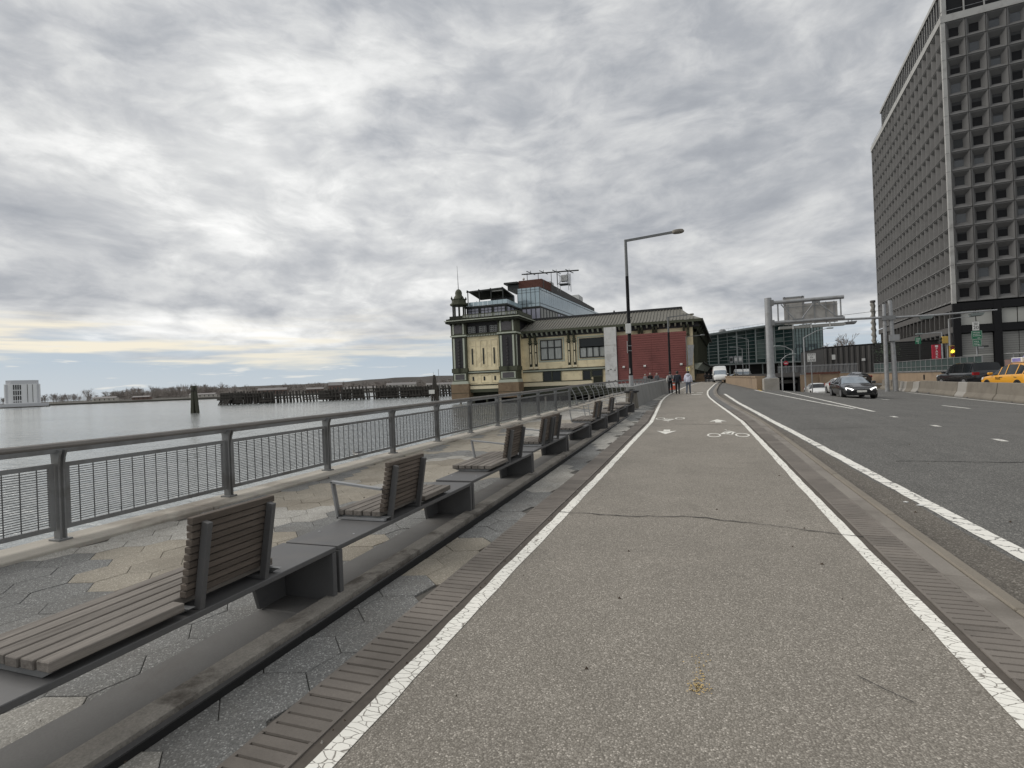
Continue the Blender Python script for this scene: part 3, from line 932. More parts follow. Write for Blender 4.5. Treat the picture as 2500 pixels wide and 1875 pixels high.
def make_post():
    b = B()
    for s in (-1, 1):
        x = s * .026
        b.box(-.055, .055, x - .009, x + .009, .02, .98)
        # bracket flaring under the hand rail, towards the promenade
        b.extr([(-.055, .80), (.055, .80), (.075, .93), (.115, 1.02), (-.08, 1.02), (-.06, .93)], 'y', x - .010, x + .010)
    b.box(-.09, .09, -.07, .07, .0, .022)
    return b.build('post', M['rail_steel'])


post0 = make_post()
for i, y in enumerate(posts):
    o = post0 if i == 0 else dup(post0)
    o.parent = rail_root
    o.location = (railx(y) + 6.8, y - 2, rise(y) + .035)
    o.rotation_euler = (0, 0, -rail_frame(y))


def lean(y):
    return .34 * sm(25.5, 29, y)


b = B()
b.box(-.05, .05, -.03, .03, 0, .03)
b.bar((0, -.02, 0), (-.10, -.02, .55), .10, .018, (1, 0, 0)); b.bar((0, .02, 0), (-.10, .02, .55), .10, .018, (1, 0, 0))
b.bar((-.10, -.02, .55), (-.30, -.02, .92), .10, .018, (1, 0, 0)); b.bar((-.10, .02, .55), (-.30, .02, .92), .10, .018, (1, 0, 0))
b.bar((-.30, 0, .92), (-.37, 0, 1.03), .09, .05, (1, 0, 0))
lp = b.build('leaning_post', M['galv'])
for i, y in enumerate(lean_posts):
    o = lp if i == 0 else dup(lp)
    o.parent = rail_root
    o.location = (railx(y) + 6.8, y - 2, rise(y) + .035); o.rotation_euler = (0, 0, -rail_frame(y))
for i, y in enumerate(frange(47, 70, 1.8)):
    o = dup(post0); o.parent = rail_root
    o.location = (railx(y) + 6.8, y - 2, rise(y) + .035)

b = B()
pts = [(railx(y) - lean(y) * 1.1, y, rise(y) + 1.095) for y in frange(-3, 70, 1.0)]
b.tube(pts, .042, 8)
b.build('hand_rail', M['rail_wood'], rail_root, smooth=True)
b = B()
for p_, q_ in zip(pts, pts[1:]):
    b.bar((p_[0], p_[1], p_[2] - .052), (q_[0], q_[1] + .01, q_[2] - .052), .085, .05)
b.build('rail_beam', M['rail_steel'], rail_root)
# white stub rails behind the long wall
b = B()
for y in frange(46, 70, .6):
    b.bar((railx(y) + .3, y, rise(y) + .05), (railx(y) + .3, y, rise(y) + 1.0), .05)
for z in (.15, 1.0):
    b.bar((railx(46) + .3, 46, rise(46) + z), (railx(70) + .3, 70, rise(70) + z), .06)
b.build('baluster_panel', M['galv'], rail_root)

for ya, yb in zip(posts, posts[1:]):
    b = B()
    x0, x1 = railx(ya), railx(yb); z0, z1 = rise(ya) + .035, rise(yb) + .035
    def P(t, z):
        return (x0 + (x1 - x0) * t, ya + (yb - ya) * t, z0 + (z1 - z0) * t + z)
    L = yb - ya; e = .055 / L
    for z, h in ((.145, .05), (.845, .05)):
        b.bar(P(e, z), P(1 - e, z), .045, h)
    for t in (e + .01, 1 - e - .01):
        b.bar(P(t, .17), P(t, .82), .045, .045)
    fr = b.build('mesh_panel', M['rail_steel'], rail_root)
    b = B()
    nv = 14
    wv, wh = (.0085, .0085) if ya < 6 else (.010, .0095)
    for k in range(1, nv):
        t = e + (1 - 2 * e) * k / nv
        b.bar(P(t, .165), P(t, .825), wv)
    nh = 25
    for k in range(1, nh):
        z = .17 + .65 * k / nh
        p_, q_ = P(e + .012, z), P(1 - e - .012, z)
        b.bar((p_[0] - .008, p_[1], p_[2]), (q_[0] - .008, q_[1], q_[2]), wh)
    stuff(b.build('wire_mesh', M['wire'], fr))
for ya, yb in zip([posts[-1]] + lean_posts, lean_posts):
    b = B()
    for f in (.13, .30, .47, .64, .81):
        zz = f
        b.bar((railx(ya) - lean(ya) * f ** 1.6, ya, rise(ya) + .035 + zz), (railx(yb) - lean(yb) * f ** 1.6, yb, rise(yb) + .035 + zz), .012)
    b.bar((railx(ya), ya, rise(ya) + .09), (railx(yb), yb, rise(yb) + .09), .05)
    b.build('cable_panel', M['rail_steel'], rail_root)

# ------------------------------------------------------------------ benches
PZ = .415                                              # plate top


def bench(y0, y1, seats, backs, arms, label, xo=0.0, fancy=True):
    root = thing('bench', label, 'bench', (-2.83 + xo, (y0 + y1) / 2, rise((y0 + y1) / 2)), 'long steel plate benches along the promenade')
    zb = rise((y0 + y1) / 2); X0, X1 = -3.085 + xo, -2.585 + xo
    b = B()
    t = .035
    b.box(X0, X1, y0, y1, zb + PZ - t, zb + PZ)                                  # plate
    z0 = zb + .022
    for ye, s in ((y0, 1), (y1, -1)):                                             # folded end legs
        ys = sorted((ye, ye + s * .045))
        b.extr([(X0 + .0, zb + PZ - t - .002), (X1, zb + PZ - t - .002), (X1, z0), (X0 + .03, z0)], 'y', *ys)
    b.build('bench_plate', M['bench_steel'], root, bevel=.004)
    b = B()
    b.extr([(y1 - .046, zb + PZ - t - .003), (y1 - .40, zb + PZ - t - .003), (y1 - .30, z0), (y1 - .046, z0)], 'x', X0 + .02, X0 + .055)
    b.build('leg_flange', M['bench_steel'], root, bevel=.004)
    b = B()
    for ye in (y0 + .3, y1 - .5):
        for xx in (X0 + .08, X1 - .08):
            b.lathe(xx, ye, [(.011, zb + PZ - .001), (.011, zb + PZ + .003), (.006, zb + PZ + .005)], 8)
    stuff(b.build('bolt_heads', M['galv'], root))
    for (a, c) in seats:
        zs = zb + PZ
        for ya_, yb_ in ((a + .02, a + .045), (c - .045, c - .02), ((a + c) / 2 - .02, (a + c) / 2 + .02)):
            b = B(); b.extr([(X0 - .06, zs + .036), (X0 + .04, zs + .003), (X1 - .07, zs + .003), (X1 + .0, zs + .036)], 'y', ya_, yb_)
            b.build('seat_bearer', M['rail_steel'], root)
        n = 6; w = (X1 + .01 - (X0 - .07)) / n
        proto = None
        for k in range(n):
            xa = X0 - .07 + k * w
            cc = c
            b = B()
            rag = R.uniform(-.006, .006)
            hasback = any(a < bb[0] < c or a < bb[1] <= c for bb in backs)
            segs = [(a, c)]
            if k == n - 1:
                for (p_, q_) in backs:
                    ns = []
                    for (s0, s1) in segs:
                        if q_ < s0 or p_ > s1: ns.append((s0, s1))
                        else:
                            if p_ - .06 - s0 > .12: ns.append((s0, p_ - .06))
                            if s1 - (q_ + .03) > .12: ns.append((q_ + .03, s1))
                    segs = ns
            for (s0, s1) in segs:
                b.box(xa + .006, xa + w - .007, s0 + rag, s1 + rag, zs + .038, zs + .083)
            if segs:
                b.build('seat_slat', M['wood'], root, bevel=.004)
    for (a, c) in backs:
        zs = zb + PZ
        for y in (a + .06, c - .06):
            b = B()
            b.bar((X1 - .035, y, zs + .0), (X1 + .050, y, zs + .485), .032, .05, (1, 0, 0))
            b.bar((X1 - .045, y, zs + .012), (X0 + .06, y, zs + .012), .035, .02)
            b.build('back_post', M['bench_steel'], root, bevel=.003)
        n = 11
        for k in range(n):
            f = (k + .5) / n
            z = zs + .075 + f * .445
            x = X1 - .075 + f * .085
            b = B()
            h = .033 if k < n - 1 else .038
            e = R.uniform(-.004, .004)
            b.box(x - .030, x + .016, a + e, c + e, z - h / 2, z + h / 2)
            b.build('back_slat', M['back_wood'], root, bevel=.003)
    for y in arms:
        zs = zb + PZ; b = B()
        A = (X0 - .03, y, zs + .01); Bp = (X0 - .085, y - .0, zs + .34); Cc = (X1 - .06, y, zs + .285)
        b.bar(A, Bp, .045, .018, (1, 0, 0)); b.bar((Bp[0] - .008, y, Bp[2]), Cc, .045, .018)
        b.bar((A[0] - .01, y, A[2] + .004), (X1 - .04, y, A[2] + .004), .045, .018)
        b.build('armrest', M['galv'], root)
    return root


bench(.76, 3.29, [(1.42, 2.76)], [(2.10, 2.68)], [], 'steel plate bench nearest the camera with a long slatted seat and one backrest')
bench(3.32, 5.85, [(4.02, 5.27)], [(4.03, 4.66)], [4.02], 'steel plate bench with armrest at its near end, right after the closest bench')
bench(5.88, 8.41, [(6.5, 7.95)], [(7.24, 7.92)], [7.24], 'steel plate bench with armrest in the middle, third from the camera')
bench(8.44, 10.93, [(9.12, 10.0)], [(9.12, 9.72), (9.76, 10.36)], [9.10], 'steel plate bench with two backrests in a row, fourth from the camera')
bench(10.96, 13.45, [(11.5, 12.85)], [], [], 'steel plate bench with a backless slatted seat, fifth from the camera', .03)
bench(13.48, 15.83, [(13.6, 15.2)], [(14.25, 15.1)], [13.62, 15.5], 'steel plate bench with two armrests, sixth from the camera', .06)
bench(15.86, 18.15, [(16.2, 17.9)], [(16.55, 17.15)], [15.9], 'steel plate bench with a single backrest seen edge-on, seventh from the camera', .12)
bench(18.18, 20.36, [(18.3, 20.1)], [], [], 'steel plate bench with a low slatted seat and no back, eighth from the camera', .16)
bench(20.39, 22.85, [(20.9, 22.3)], [(21.5, 22.2)], [21.3], 'last steel plate bench, just in front of the litter bin', .20)

# ------------------------------------------------------------------ wall, bin, lamp posts
wr = thing('low_wall', 'long grey stone clad wall sloping back beside the bike path beyond the bin', 'wall', (-2.4, 26, rise(26)))
WX = [(25.6, -2.55), (31, -2.42), (36, -2.2), (42.7, -1.95), (46, -1.8)]
yy = 25.6
b = B()
for y in frange(25.6, 46, 3.4)[:-1]:
    y2 = y + 3.4
    x0, x1 = interp(y, WX), interp(y2, WX)
    z0, z1 = rise(y), rise(y2)
    h = 1.02
    bb = B(); gp = .02
    bb.add([(x0, y + gp, z0), (x0 - .16, y + gp, z0 + h), (x0 - .50, y + gp, z0 + h), (x0 - .50, y + gp, z0),
            (x1, y2 - gp, z1), (x1 - .16, y2 - gp, z1 + h), (x1 - .50, y2 - gp, z1 + h), (x1 - .50, y2 - gp, z1)],
           [(0, 1, 2, 3), (7, 6, 5, 4), (0, 4, 5, 1), (1, 5, 6, 2), (2, 6, 7, 3)])
    bb.build('wall_panel', M['wall_clad'], wr, bevel=.012)
b.box(-2.9, -2.62, 25.62, 25.64, rise(25), rise(25) + .9)
b.build('wall_core', M['plinth'], wr)

bn = thing('litter_bin', 'flared slatted litter bin with a dark round lid at the end of the benches', 'bin', (-2.68, 24.6, rise(24.6)))
z0 = rise(24.6)
b = B()
for k in range(20):
    a = 2 * math.pi * k / 20; a2 = a + .22
    r0, r1 = .30, .24
    for (p_, q_) in (((r0, .04), (r1, .80)),):
        c0 = Vector((-2.68 + p_[0] * math.cos(a), 24.6 + p_[0] * math.sin(a), z0 + p_[1])); c1 = Vector((-2.68 + q_[0] * math.cos(a), 24.6 + q_[0] * math.sin(a), z0 + q_[1]))
        b.bar(c0, c1, .062, .012, (math.cos(a), math.sin(a), 0))
b.build('slats', M['bin_steel'], bn)
b = B(); b.lathe(-2.68, 24.6, [(.25, z0 + .05), (.21, z0 + .78)], 16); b.build('liner', M['plastic_bk'], bn)
b = B(); b.lathe(-2.68, 24.6, [(.27, z0 + .775), (.345, z0 + .80), (.35, z0 + .86), (.30, z0 + .875), (.15, z0 + .875)], 20); b.build('lid', M['plastic_bk'], bn, smooth=True)


def lamp(x, y, z0, h, arm, label, heading=0.0, r=.09, paint=True, rise_=.06, group=None, mts=None, head=(.6, .2)):
    root = thing('street_lamp', label, 'street lamp', (x, y, z0), group, 0)
    c, s = math.cos(heading), math.sin(heading)
    g1 = M['pole_grey'] if mts is None else mts
    top = z0 + h
    b = B()
    if paint:
        b.tube([(x, y, z0 + 1.55), (x, y, z0 + h * .78)], [r * 1.02, r * .9], 10); b.build('painted_shaft', M['black_paint'], root, smooth=True)
        b = B(); b.tube([(x, y, z0), (x, y, z0 + 1.56)], [r * 1.25, r * 1.2], 10); b.build('base_sleeve', M['galv'], root, smooth=True)
        b = B(); b.tube([(x, y, z0 + h * .78 - .01), (x, y, top)], [r * .89, r * .76], 10); b.build('upper_shaft', g1, root, smooth=True)
    else:
        b.tube([(x, y, z0), (x, y, top)], [r, r * .7], 8); b.build('shaft', g1, root, smooth=True)
    L = arm
    b = B()
    b.bar((x - .06 * c, y - .06 * s, top - .06), (x + L * c, y + L * s, top - .06 + rise_ * L), .085 if paint else .07, .11 if paint else .08)
    b.build('arm', g1, root)
    hx, hy, hz = x + (L + head[0] / 2 - .05) * c, y + (L + head[0] / 2 - .05) * s, top - .05 + rise_ * L
    b = B()
    k = len(b.v); n = 14
    prof = [(.35, .10), (.8, .085), (1.0, .01), (.96, -.06), (.7, -.10)]
    for f, dz in prof:
        for j in range(n):
            t = 2 * math.pi * j / n
            lx, ly = f * head[0] / 2 * math.cos(t), f * head[0] * .26 * math.sin(t)
            b.v.append((hx + lx * c - ly * s, hy + lx * s + ly * c, hz + dz * head[1] / .2))
    for i in range(len(prof) - 1):
        for j in range(n):
            b.f.append((i * n + j, i * n + (j + 1) % n, (i + 1) * n + (j + 1) % n, (i + 1) * n + j)); b.mi.append(0)
    b.f.append(tuple(range(n))); b.mi.append(0); b.f.append(tuple((len(prof) - 1) * n + j for j in reversed(range(n)))); b.mi.append(0)
    b.build('lamp_head', M['bin_steel'] if paint else g1, root, smooth=True)
    return root, top


l1, top = lamp(-2.93, 27.0, rise(27), 8.42, 2.28, 'tall street lamp with a black painted shaft standing behind the litter bin')
b = B(); b.box(-3.08, -2.83 + .02, 26.78, 26.90, 3.92, 4.42); b.build('control_box', M['white_box'], l1, bevel=.02)
b = B()
for z in (3.05, 3.3):
    b.tube([(-2.93, 27, z), (-2.93, 27, z + .03)], .098, 10)
b.build('clamp_band', M['galv'], l1)
b = B(); b.box(-3.055, -3.04, 26.9, 27.1, 2.95, 3.55); b.build('notice_plate', M['sign_white'], l1)
b = B(); b.box(-3.062, -3.056, 26.92, 27.08, 3.3, 3.52); b.build('notice_stripe', M['sign_red'], l1)
b = B(); b.bar((-2.93, 26.93, 4.75), (-2.78, 26.93, 4.72), .03); b.build('bolt', M['plastic_bk'], l1)
b = B(); b.quad((-2.99, 26.905, 1.9), (-2.94, 26.9, 1.92), (-2.95, 26.9, 2.2), (-2.98, 26.905, 2.16)); b.quad((-2.93, 26.9, 1.72), (-2.90, 26.9, 1.7), (-2.90, 26.9, 1.82), (-2.93, 26.9, 1.8)); b.build('torn_sticker', M['sign_white'], l1)
lamp(-2.52, 66, rise(66), 8.45, 2.45, 'street lamp with a long arm in front of the red boarded wall', r=.13, group=None)
lamp(-.66, 80, rise(80), 6.95, 2.0, 'thin street lamp at the right edge of the red boarded wall', r=.07, paint=False)
# ================================================================== FERRY BUILDING
fb = thing('ferry_building', 'cream and olive iron ferry terminal with a corner pavilion and glass rooftop addition', 'building', (-17, 110, 0))


def win(root, x0, x1, z0, z1, y, nx, nz, glass, fm=M['frame_dk'], fw_=.10, split=None, depth=.12, name='window'):
    b = B()
    b.box(x0 - fw_, x1 + fw_, y - depth, y, z0 - fw_, z0); b.box(x0 - fw_, x1 + fw_, y - depth, y, z1, z1 + fw_)
    b.box(x0 - fw_, x0, y - depth, y, z0 + .002, z1 - .002); b.box(x1, x1 + fw_, y - depth, y, z0 + .002, z1 - .002)
    for i in range(1, nx):
        x = x0 + (x1 - x0) * i / nx
        b.box(x - fw_ * .6, x + fw_ * .6, y - depth + .02, y, z0 + .004, z1 - .004)
    zs = [z0 + (z1 - z0) * j / nz for j in range(1, nz)] if split is None else [z0 + (z1 - z0) * split]
    for z in zs:
        b.box(x0 + .002, x1 - .002, y - depth + .03, y, z - fw_ * .55, z + fw_ * .55)
    o = b.build(name, fm, root)
    b = B(); b.box(x0, x1, y + .03, y + .06, z0, z1)
    b.build('pane', glass, o)
    return o


# --- long wing facing us (facade plane y = 106)
FY = 106.0
fx = lambda y: .4 + (y - FY) * .056
FE = FY + 66
b = B(); b.prism([(-35, FY), (.4, FY), (fx(FE), FE), (-35, FE)], 1.1, 12.2); b.build('wall', M['cream'], fb)
b = B(); b.box(-35, .4, FY - .12, FY + 59, .3, 1.05); b.build('base_band', M['green_mid'], fb)
b = B(); b.box(-35.2, -19.2, FY - .25, FY - .002, 1.06, 1.9); b.build('plinth_course', M['cream_lt'], fb)
b = B(); b.box(-35.2, -19.15, FY - .32, FY - .003, 1.905, 2.05); b.build('plinth_moulding', M['green_dk'], fb)
b = B(); b.box(-34, -16.4, FY - .16, FY - .001, 4.16, 4.46); b.build('string_course', M['green_lt'], fb)
for z0, z1 in ((4.47, 4.62), (4.0, 4.15)):
    b = B(); b.box(-34, -16.4, FY - .22, FY - .002, z0, z1); b.build('string_moulding', M['green_dk'], fb)
# under-floor piles and a black box standing in for the void's shade
b = B(); b.box(-48, .2, FY - 3, FY + 60, -1.0, .26); b.build('deck', M['green_dk'], fb)
b = B(); b.box(-47.2, .2, FY + .4, FY + 58, -2.6, -1.0); b.build('undercroft', M['portal_dark'], fb)
for k in range(16):
    x = -46.5 + 3.0 * k
    b = B(); b.tube([(x, FY - 2.6 - (2 if x < -34 else 0), -2.6), (x, FY - 2.6 - (2 if x < -34 else 0), -.4)], .22, 7)
    b.build('pile', M['pile_green'] if k % 3 else M['concrete'], fb)
# windows of the upper floor
w1 = win(fb, -29.7, -25.4, 6.65, 10.45, FY - .08, 3, 2, M['win_grey'], fw_=.22, split=.62)
w2 = win(fb, -21.4, -16.3, 6.7, 8.55, FY - .08, 4, 1, M['win_grey'], fw_=.22)
w2b = win(fb, -21.4, -16.3, 8.75, 10.3, FY - .08, 1, 1, M['win_dark'], fw_=.20)
for (xa, xb, za, zb) in ((-30.35, -24.75, 6.05, 11.0), (-22.05, -16.2, 6.05, 10.9)):
    b = B()
    b.box(xa, xb, FY - .05, FY - .004, za, za + .28); b.box(xa, xb, FY - .05, FY - .004, zb - .25, zb)
    b.box(xa, xa + .25, FY - .05, FY - .004, za + .281, zb - .251); b.box(xb - .25, xb, FY - .05, FY - .004, za + .281, zb - .251)
    b.build('window_surround', M['green_lt'], fb)
    b = B(); b.box(xa - .25, xb + .25, FY - .03, FY - .003, za - .75, za - .68); b.box(xa - .25, xb + .25, FY - .03, FY - .003, za - .40, za - .35)
    b.build('sill_groove', M['cream_lt'], fb)
# lower openings
for (xa, xb, za, zb, nx) in ((-29.4, -25.8, 2.12, 4.0, 2), (-21.0, -19.6, 2.1, 3.85, 1), (-19.2, -17.2, 2.75, 3.85, 1)):
    win(fb, xa, xb, za, zb, FY - .04, nx, 1, M['win_dark'], M['green_mid'], .18)
b = B(); b.box(-19.0, -17.1, FY - .1, FY - .01, .6, 2.6); b.build('door', M['green_dk'], fb)
b = B()
for k in range(7):
    b.bar((-19.1 + k * .45, FY - .8, .35), (-19.1 + k * .45, FY - .8, 1.3), .06)
for z in (.8, 1.3):
    b.bar((-19.1, FY - .8, z), (-16.3, FY - .8, z), .07)
b.build('door_railing', M['white_box'], fb)
b = B()
for x in (-25.35, -21.65):
    b.box(x, x + .12, FY - .03, FY - .004, 2.1, 4.0)
b.build('panel_strip', M['cream_lt'], fb)
# paired pilasters with brackets carrying the eave
for x in (-32.0, -30.85, -23.75, -22.6):
    b = B()
    b.box(x - .26, x + .26, FY - .30, FY - .001, 5.2, 9.95); b.build('pilaster', M['green_dk'], fb)
    b = B(); b.box(x - .13, x + .13, FY - .34, FY - .302, 5.75, 8.0); b.box(x - .13, x + .13, FY - .34, FY - .302, 8.25, 9.7)
    b.build('pilaster_inlay', M['cream_lt'], fb)
    b = B(); b.box(x - .45, x + .45, FY - .45, FY - .001, 4.75, 5.18); b.build('pilaster_base', M['cream_lt'], fb)
    b = B(); b.box(x - .40, x + .40, FY - .5, FY - .001, 9.96, 10.25); b.lathe(x, FY - .3, [(.25, 10.25), (.42, 10.6)], 8)
    b.extr([(FY - .001, 10.6), (FY - .5, 10.6), (FY - 1.25, 11.75), (FY - .001, 11.75)], 'x', x - .17, x + .17)
    b.build('bracket', M['green_mid'], fb)
for x in (-9.6, -9.0, -6.9, -6.3, -1.2, -.4):
    b = B(); b.box(x - .2, x + .2, FY - .6, FY - .001, 9.6, 11.3); b.extr([(FY - .001, 10.6), (FY - .6, 10.6), (FY - 1.35, 11.75), (FY - .001, 11.75)], 'x', x - .19, x + .19)
    b.build('bracket', M['green_mid'], fb)
# eave: soffit, corbels, gutter
b = B(); b.prism([(-34.2, FY - 1.45), (1.95, FY - 1.45), (fx(FE) + 1.7, FE), (-34.2, FE)], 12.22, 12.55); b.build('eave_soffit', M['green_dk'], fb)
b = B(); b.prism([(2.0, FY - 1.7), (2.25, FY - 1.7), (fx(FE) + 2.0, FE), (fx(FE) + 1.75, FE)], 12.1, 12.66); b.build('flank_gutter', M['green_dk'], fb)
b = B(); b.box(-34.3, 2.0, FY - 1.75, FY - 1.452, 12.15, 12.62); b.build('gutter', M['green_mid'], fb)
b = B(); b.box(-34.2, 1.5, FY - .35, FY - .0015, 11.3, 12.2); b.build('frieze', M['ornament'], fb)
b = B()
x = -33.6
while x < 1.3:
    b.extr([(FY - .36, 11.55), (FY - .75, 11.60), (FY - 1.35, 12.0), (FY - 1.35, 12.2), (FY - .36, 12.2)], 'x', x, x + .28)
    x += 1.06
b.build('corbels', M['green_lt'], fb)
# roof: flared mansard, closed at the right by a hip
RZ = [(FY - 1.75, 12.63), (FY + .6, 13.35), (FY + 3.2, 14.4), (FY + 6.2, 15.65)]
RXr = [(2.05, 12.63), (.9, 13.35), (-.6, 14.4), (-1.6, 15.65)]
b = B()
for (ya, za), (yb, zb), (xa, _), (xb, _) in zip(RZ, RZ[1:], RXr, RXr[1:]):
    b.quad((-34.4, ya, za), (xa, ya, za), (xb, yb, zb), (-34.4, yb, zb))
    b.quad((xa, ya, za), (xa + 3.7, FE, za), (xb + 3.7, FE, zb), (xb, yb, zb))
b.build('roof', M['roof_metal'], fb)
b = B()
x = -34.2
while x < 1.9:
    for (ya, za), (yb, zb), (xa, _), (xb, _) in zip(RZ, RZ[1:], RXr, RXr[1:]):
        if x < xb:
            b.bar((x, ya, za + .05), (x, yb, zb + .05), .10, .20)
    x += .62
stuff(b.build('roof_seams', M['roof_metal'], fb))
b = B(); b.box(-34.4, -1.5, FY + 6.0, FY + 7.0, 15.66, 16.12); b.box(-2.4, -1.4, FY + 7.01, FY + 56, 15.66, 16.12); b.build('roof_ridge', M['roof_dark'], fb)
b = B(); b.box(-34, -2.5, FY + 7.01, FY + 56, 12.6, 15.6); b.build('roof_flat', M['roof_dark'], fb)
b = B(); b.box(-15.3, -15.0, FY + 6.2, FY + 6.5, 16.12, 16.45); b.build('roof_vent', M['roof_dark'], fb)

# --- street flank (x = .5), its shade put into a dark sheet over the cream wall, rows of columns, brackets and stairs
b = B(); b.prism([(.405, FY + .02), (.44, FY + .02), (fx(FE) + .04, FE), (fx(FE) + .005, FE)], 1.15, 12.19); b.build('flank_shade_panel', M['green_dk'], fb)  # dark sheet added over the cream wall to paint the flank's shade
for k in range(10):
    y = FY + 1.2 + k * 6.4; q_ = fx(y) - .4
    for dy in (0, 1.1):
        b = B(); b.box(.42 + q_, 1.1 + q_, y + dy, y + dy + .5, 4.4, 11.0); b.extr([(.42 + q_, 10.4), (1.0 + q_, 10.4), (1.85 + q_, 11.9), (.42 + q_, 11.9)], 'y', y + dy, y + dy + .45)
        b.build('flank_column', M['green_mid'], fb)
    b = B(); b.box(.46 + q_, .49 + q_ + .2, y + 2.0, y + 5.6, 5.6, 10.6); b.build('flank_window', M['win_dark'], fb)
    b = B(); b.extr([(.42 + q_, 3.2), (.9 + q_, 3.2), (1.9 + q_, 4.4), (.42 + q_, 4.4)], 'y', y + .3, y + .8); b.build('canopy_bracket', M['green_lt'], fb)
    b = B(); b.box(.41 + q_, .7 + q_, y + 1.8, y + 5.8, 1.2, 3.9); b.build('flank_door', M['green_dk'], fb)
b = B(); b.prism([(.45, FY + 2), (2.2, FY + 2), (fx(FE) + 1.8, FE), (fx(FE) + .05, FE)], 4.41, 4.65); b.build('canopy', M['green_dk'], fb)
b = B()
for k in range(7):
    b.box(.45, 2.3, FY + 3.4 - k * .34, FY + 3.4 - k * .34 + .35, .5, 2.3 - k * .25)
b.build('stair', M['granite'], fb)
b = B()
for xx in (.6, 2.3):
    b.bar((xx, FY + 3.2, 3.2), (xx, FY + .6, 1.5), .07); b.bar((xx, FY + 3.2, 2.3), (xx, FY + 3.2, 3.2), .07); b.bar((xx, FY + .6, .6), (xx, FY + .6, 1.5), .07)
b.build('stair_rail', M['green_mid'], fb)

# --- corner pavilion (front plane y = 101)
PY = 101.0
b = B(); b.box(-47.4, -33.9, PY + .6, PY + 12, .35, 12.3); b.build('pavilion_wall', M['cream'], fb)
b = B(); b.box(-47.3, -34.0, PY + .9, PY + 12, 12.3, 15.2); b.build('pavilion_attic', M['ornament'], fb)
for px0, px1, gz in ((-47.9, -44.6, -1.4), (-37.3, -33.6, -.9)):
    cx = (px0 + px1) / 2
    b = B(); b.box(px0 - .35, px1 + .35, PY - .35, PY + 3, gz, 2.15)
    b.build('granite_base', M['granite'], fb)
    b = B(); b.box(px0 - .36, px1 + .36, PY - .36, PY - .351, .20, .30); b.build('base_joint', M['green_dk'], fb)
    b = B(); b.extr([(px0 - .3, 2.15), (px1 + .3, 2.15), (px1 + .1, 2.75), (px0 - .1, 2.75)], 'y', PY - .3, PY + 3); b.build('base_cap', M['green_lt'], fb)
    b = B(); b.box(px0, px1, PY, PY + 3, 2.76, 12.15); b.build('pier', M['green_mid'], fb)
    for fx0, fx1 in ((px0 + .35, px0 + .72), (px1 - .72, px1 - .35)):
        b = B(); b.box(fx0, fx1, PY - .14, PY - .001, 5.5, 11.8); b.build('pier_strip', M['green_lt'], fb)
    b = B(); b.box(px0 + .78, px1 - .78, PY - .10, PY - .001, 5.5, 11.9); b.build('pier_panel', M['ornament'], fb)
    b = B()
    for k in range(9):                                    # cast scroll ornament up the pier
        z = 5.85 + k * .66
        b.lathe(cx, PY - .12, [(.05, z - .2), (.30, z - .05), (.12, z + .05), (.28, z + .2), (.05, z + .3)], 6)
    b.build('scroll_ornament', M['scroll'], fb)
    b = B(); b.box(px0 - .15, px1 + .15, PY - .2, PY + 3.1, 4.55, 5.45); b.build('pier_collar', M['green_mid'], fb)
    b = B(); b.box(cx - .18, cx + .18, PY - .42, PY - .201, 4.45, 5.4); b.build('keystone', M['green_dk'], fb)
    b = B(); b.box(px0 + .3, px1 - .3, PY - .12, PY - .001, 2.95, 4.35); b.build('plaque_frame', M['green_lt'], fb)
    b = B(); b.box(px0 + .62, px1 - .62, PY - .2, PY - .121, 3.1, 4.2); b.build('plaque', M['scroll'], fb)
    b = B(); b.box(px0 - .2, px1 + .2, PY - .35, PY + 3.2, 12.15, 12.42); b.build('pier_cap', M['green_lt'], fb)
    b = B(); b.box(px0 - .05, px1 + .05, PY - .15, PY + 3, 12.43, 15.0); b.build('attic_pier', M['green_mid'], fb)
    b = B(); b.box(px0 + .75, px1 - .75, PY - .22, PY - .151, 12.8, 14.6); b.build('attic_panel', M['scroll'], fb)
    for fx in (px0 + .4, px1 - .6):
        b = B(); b.box(fx, fx + .28, PY - .26, PY - .151, 12.6, 14.8); b.build('attic_strip', M['green_lt'], fb)
    for fx in (px0 - .1, px0 + .9, px1 - 1.2, px1 - .2):
        b = B(); b.extr([(PY - .16, 14.5), (PY - .35, 14.5), (PY - 1.05, 15.2), (PY - 1.05, 15.9), (PY - .16, 15.9)], 'x', fx, fx + .3); b.build('console', M['green_dk'], fb)
# right return of the right pier
b = B(); b.box(-33.599, -33.5, PY + .5, PY + 2.4, 5.5, 11.8); b.build('pier_panel', M['ornament'], fb)
b = B(); b.box(-33.599, -33.45, PY + .15, PY + .4, 5.5, 11.8); b.build('pier_strip', M['green_lt'], fb)
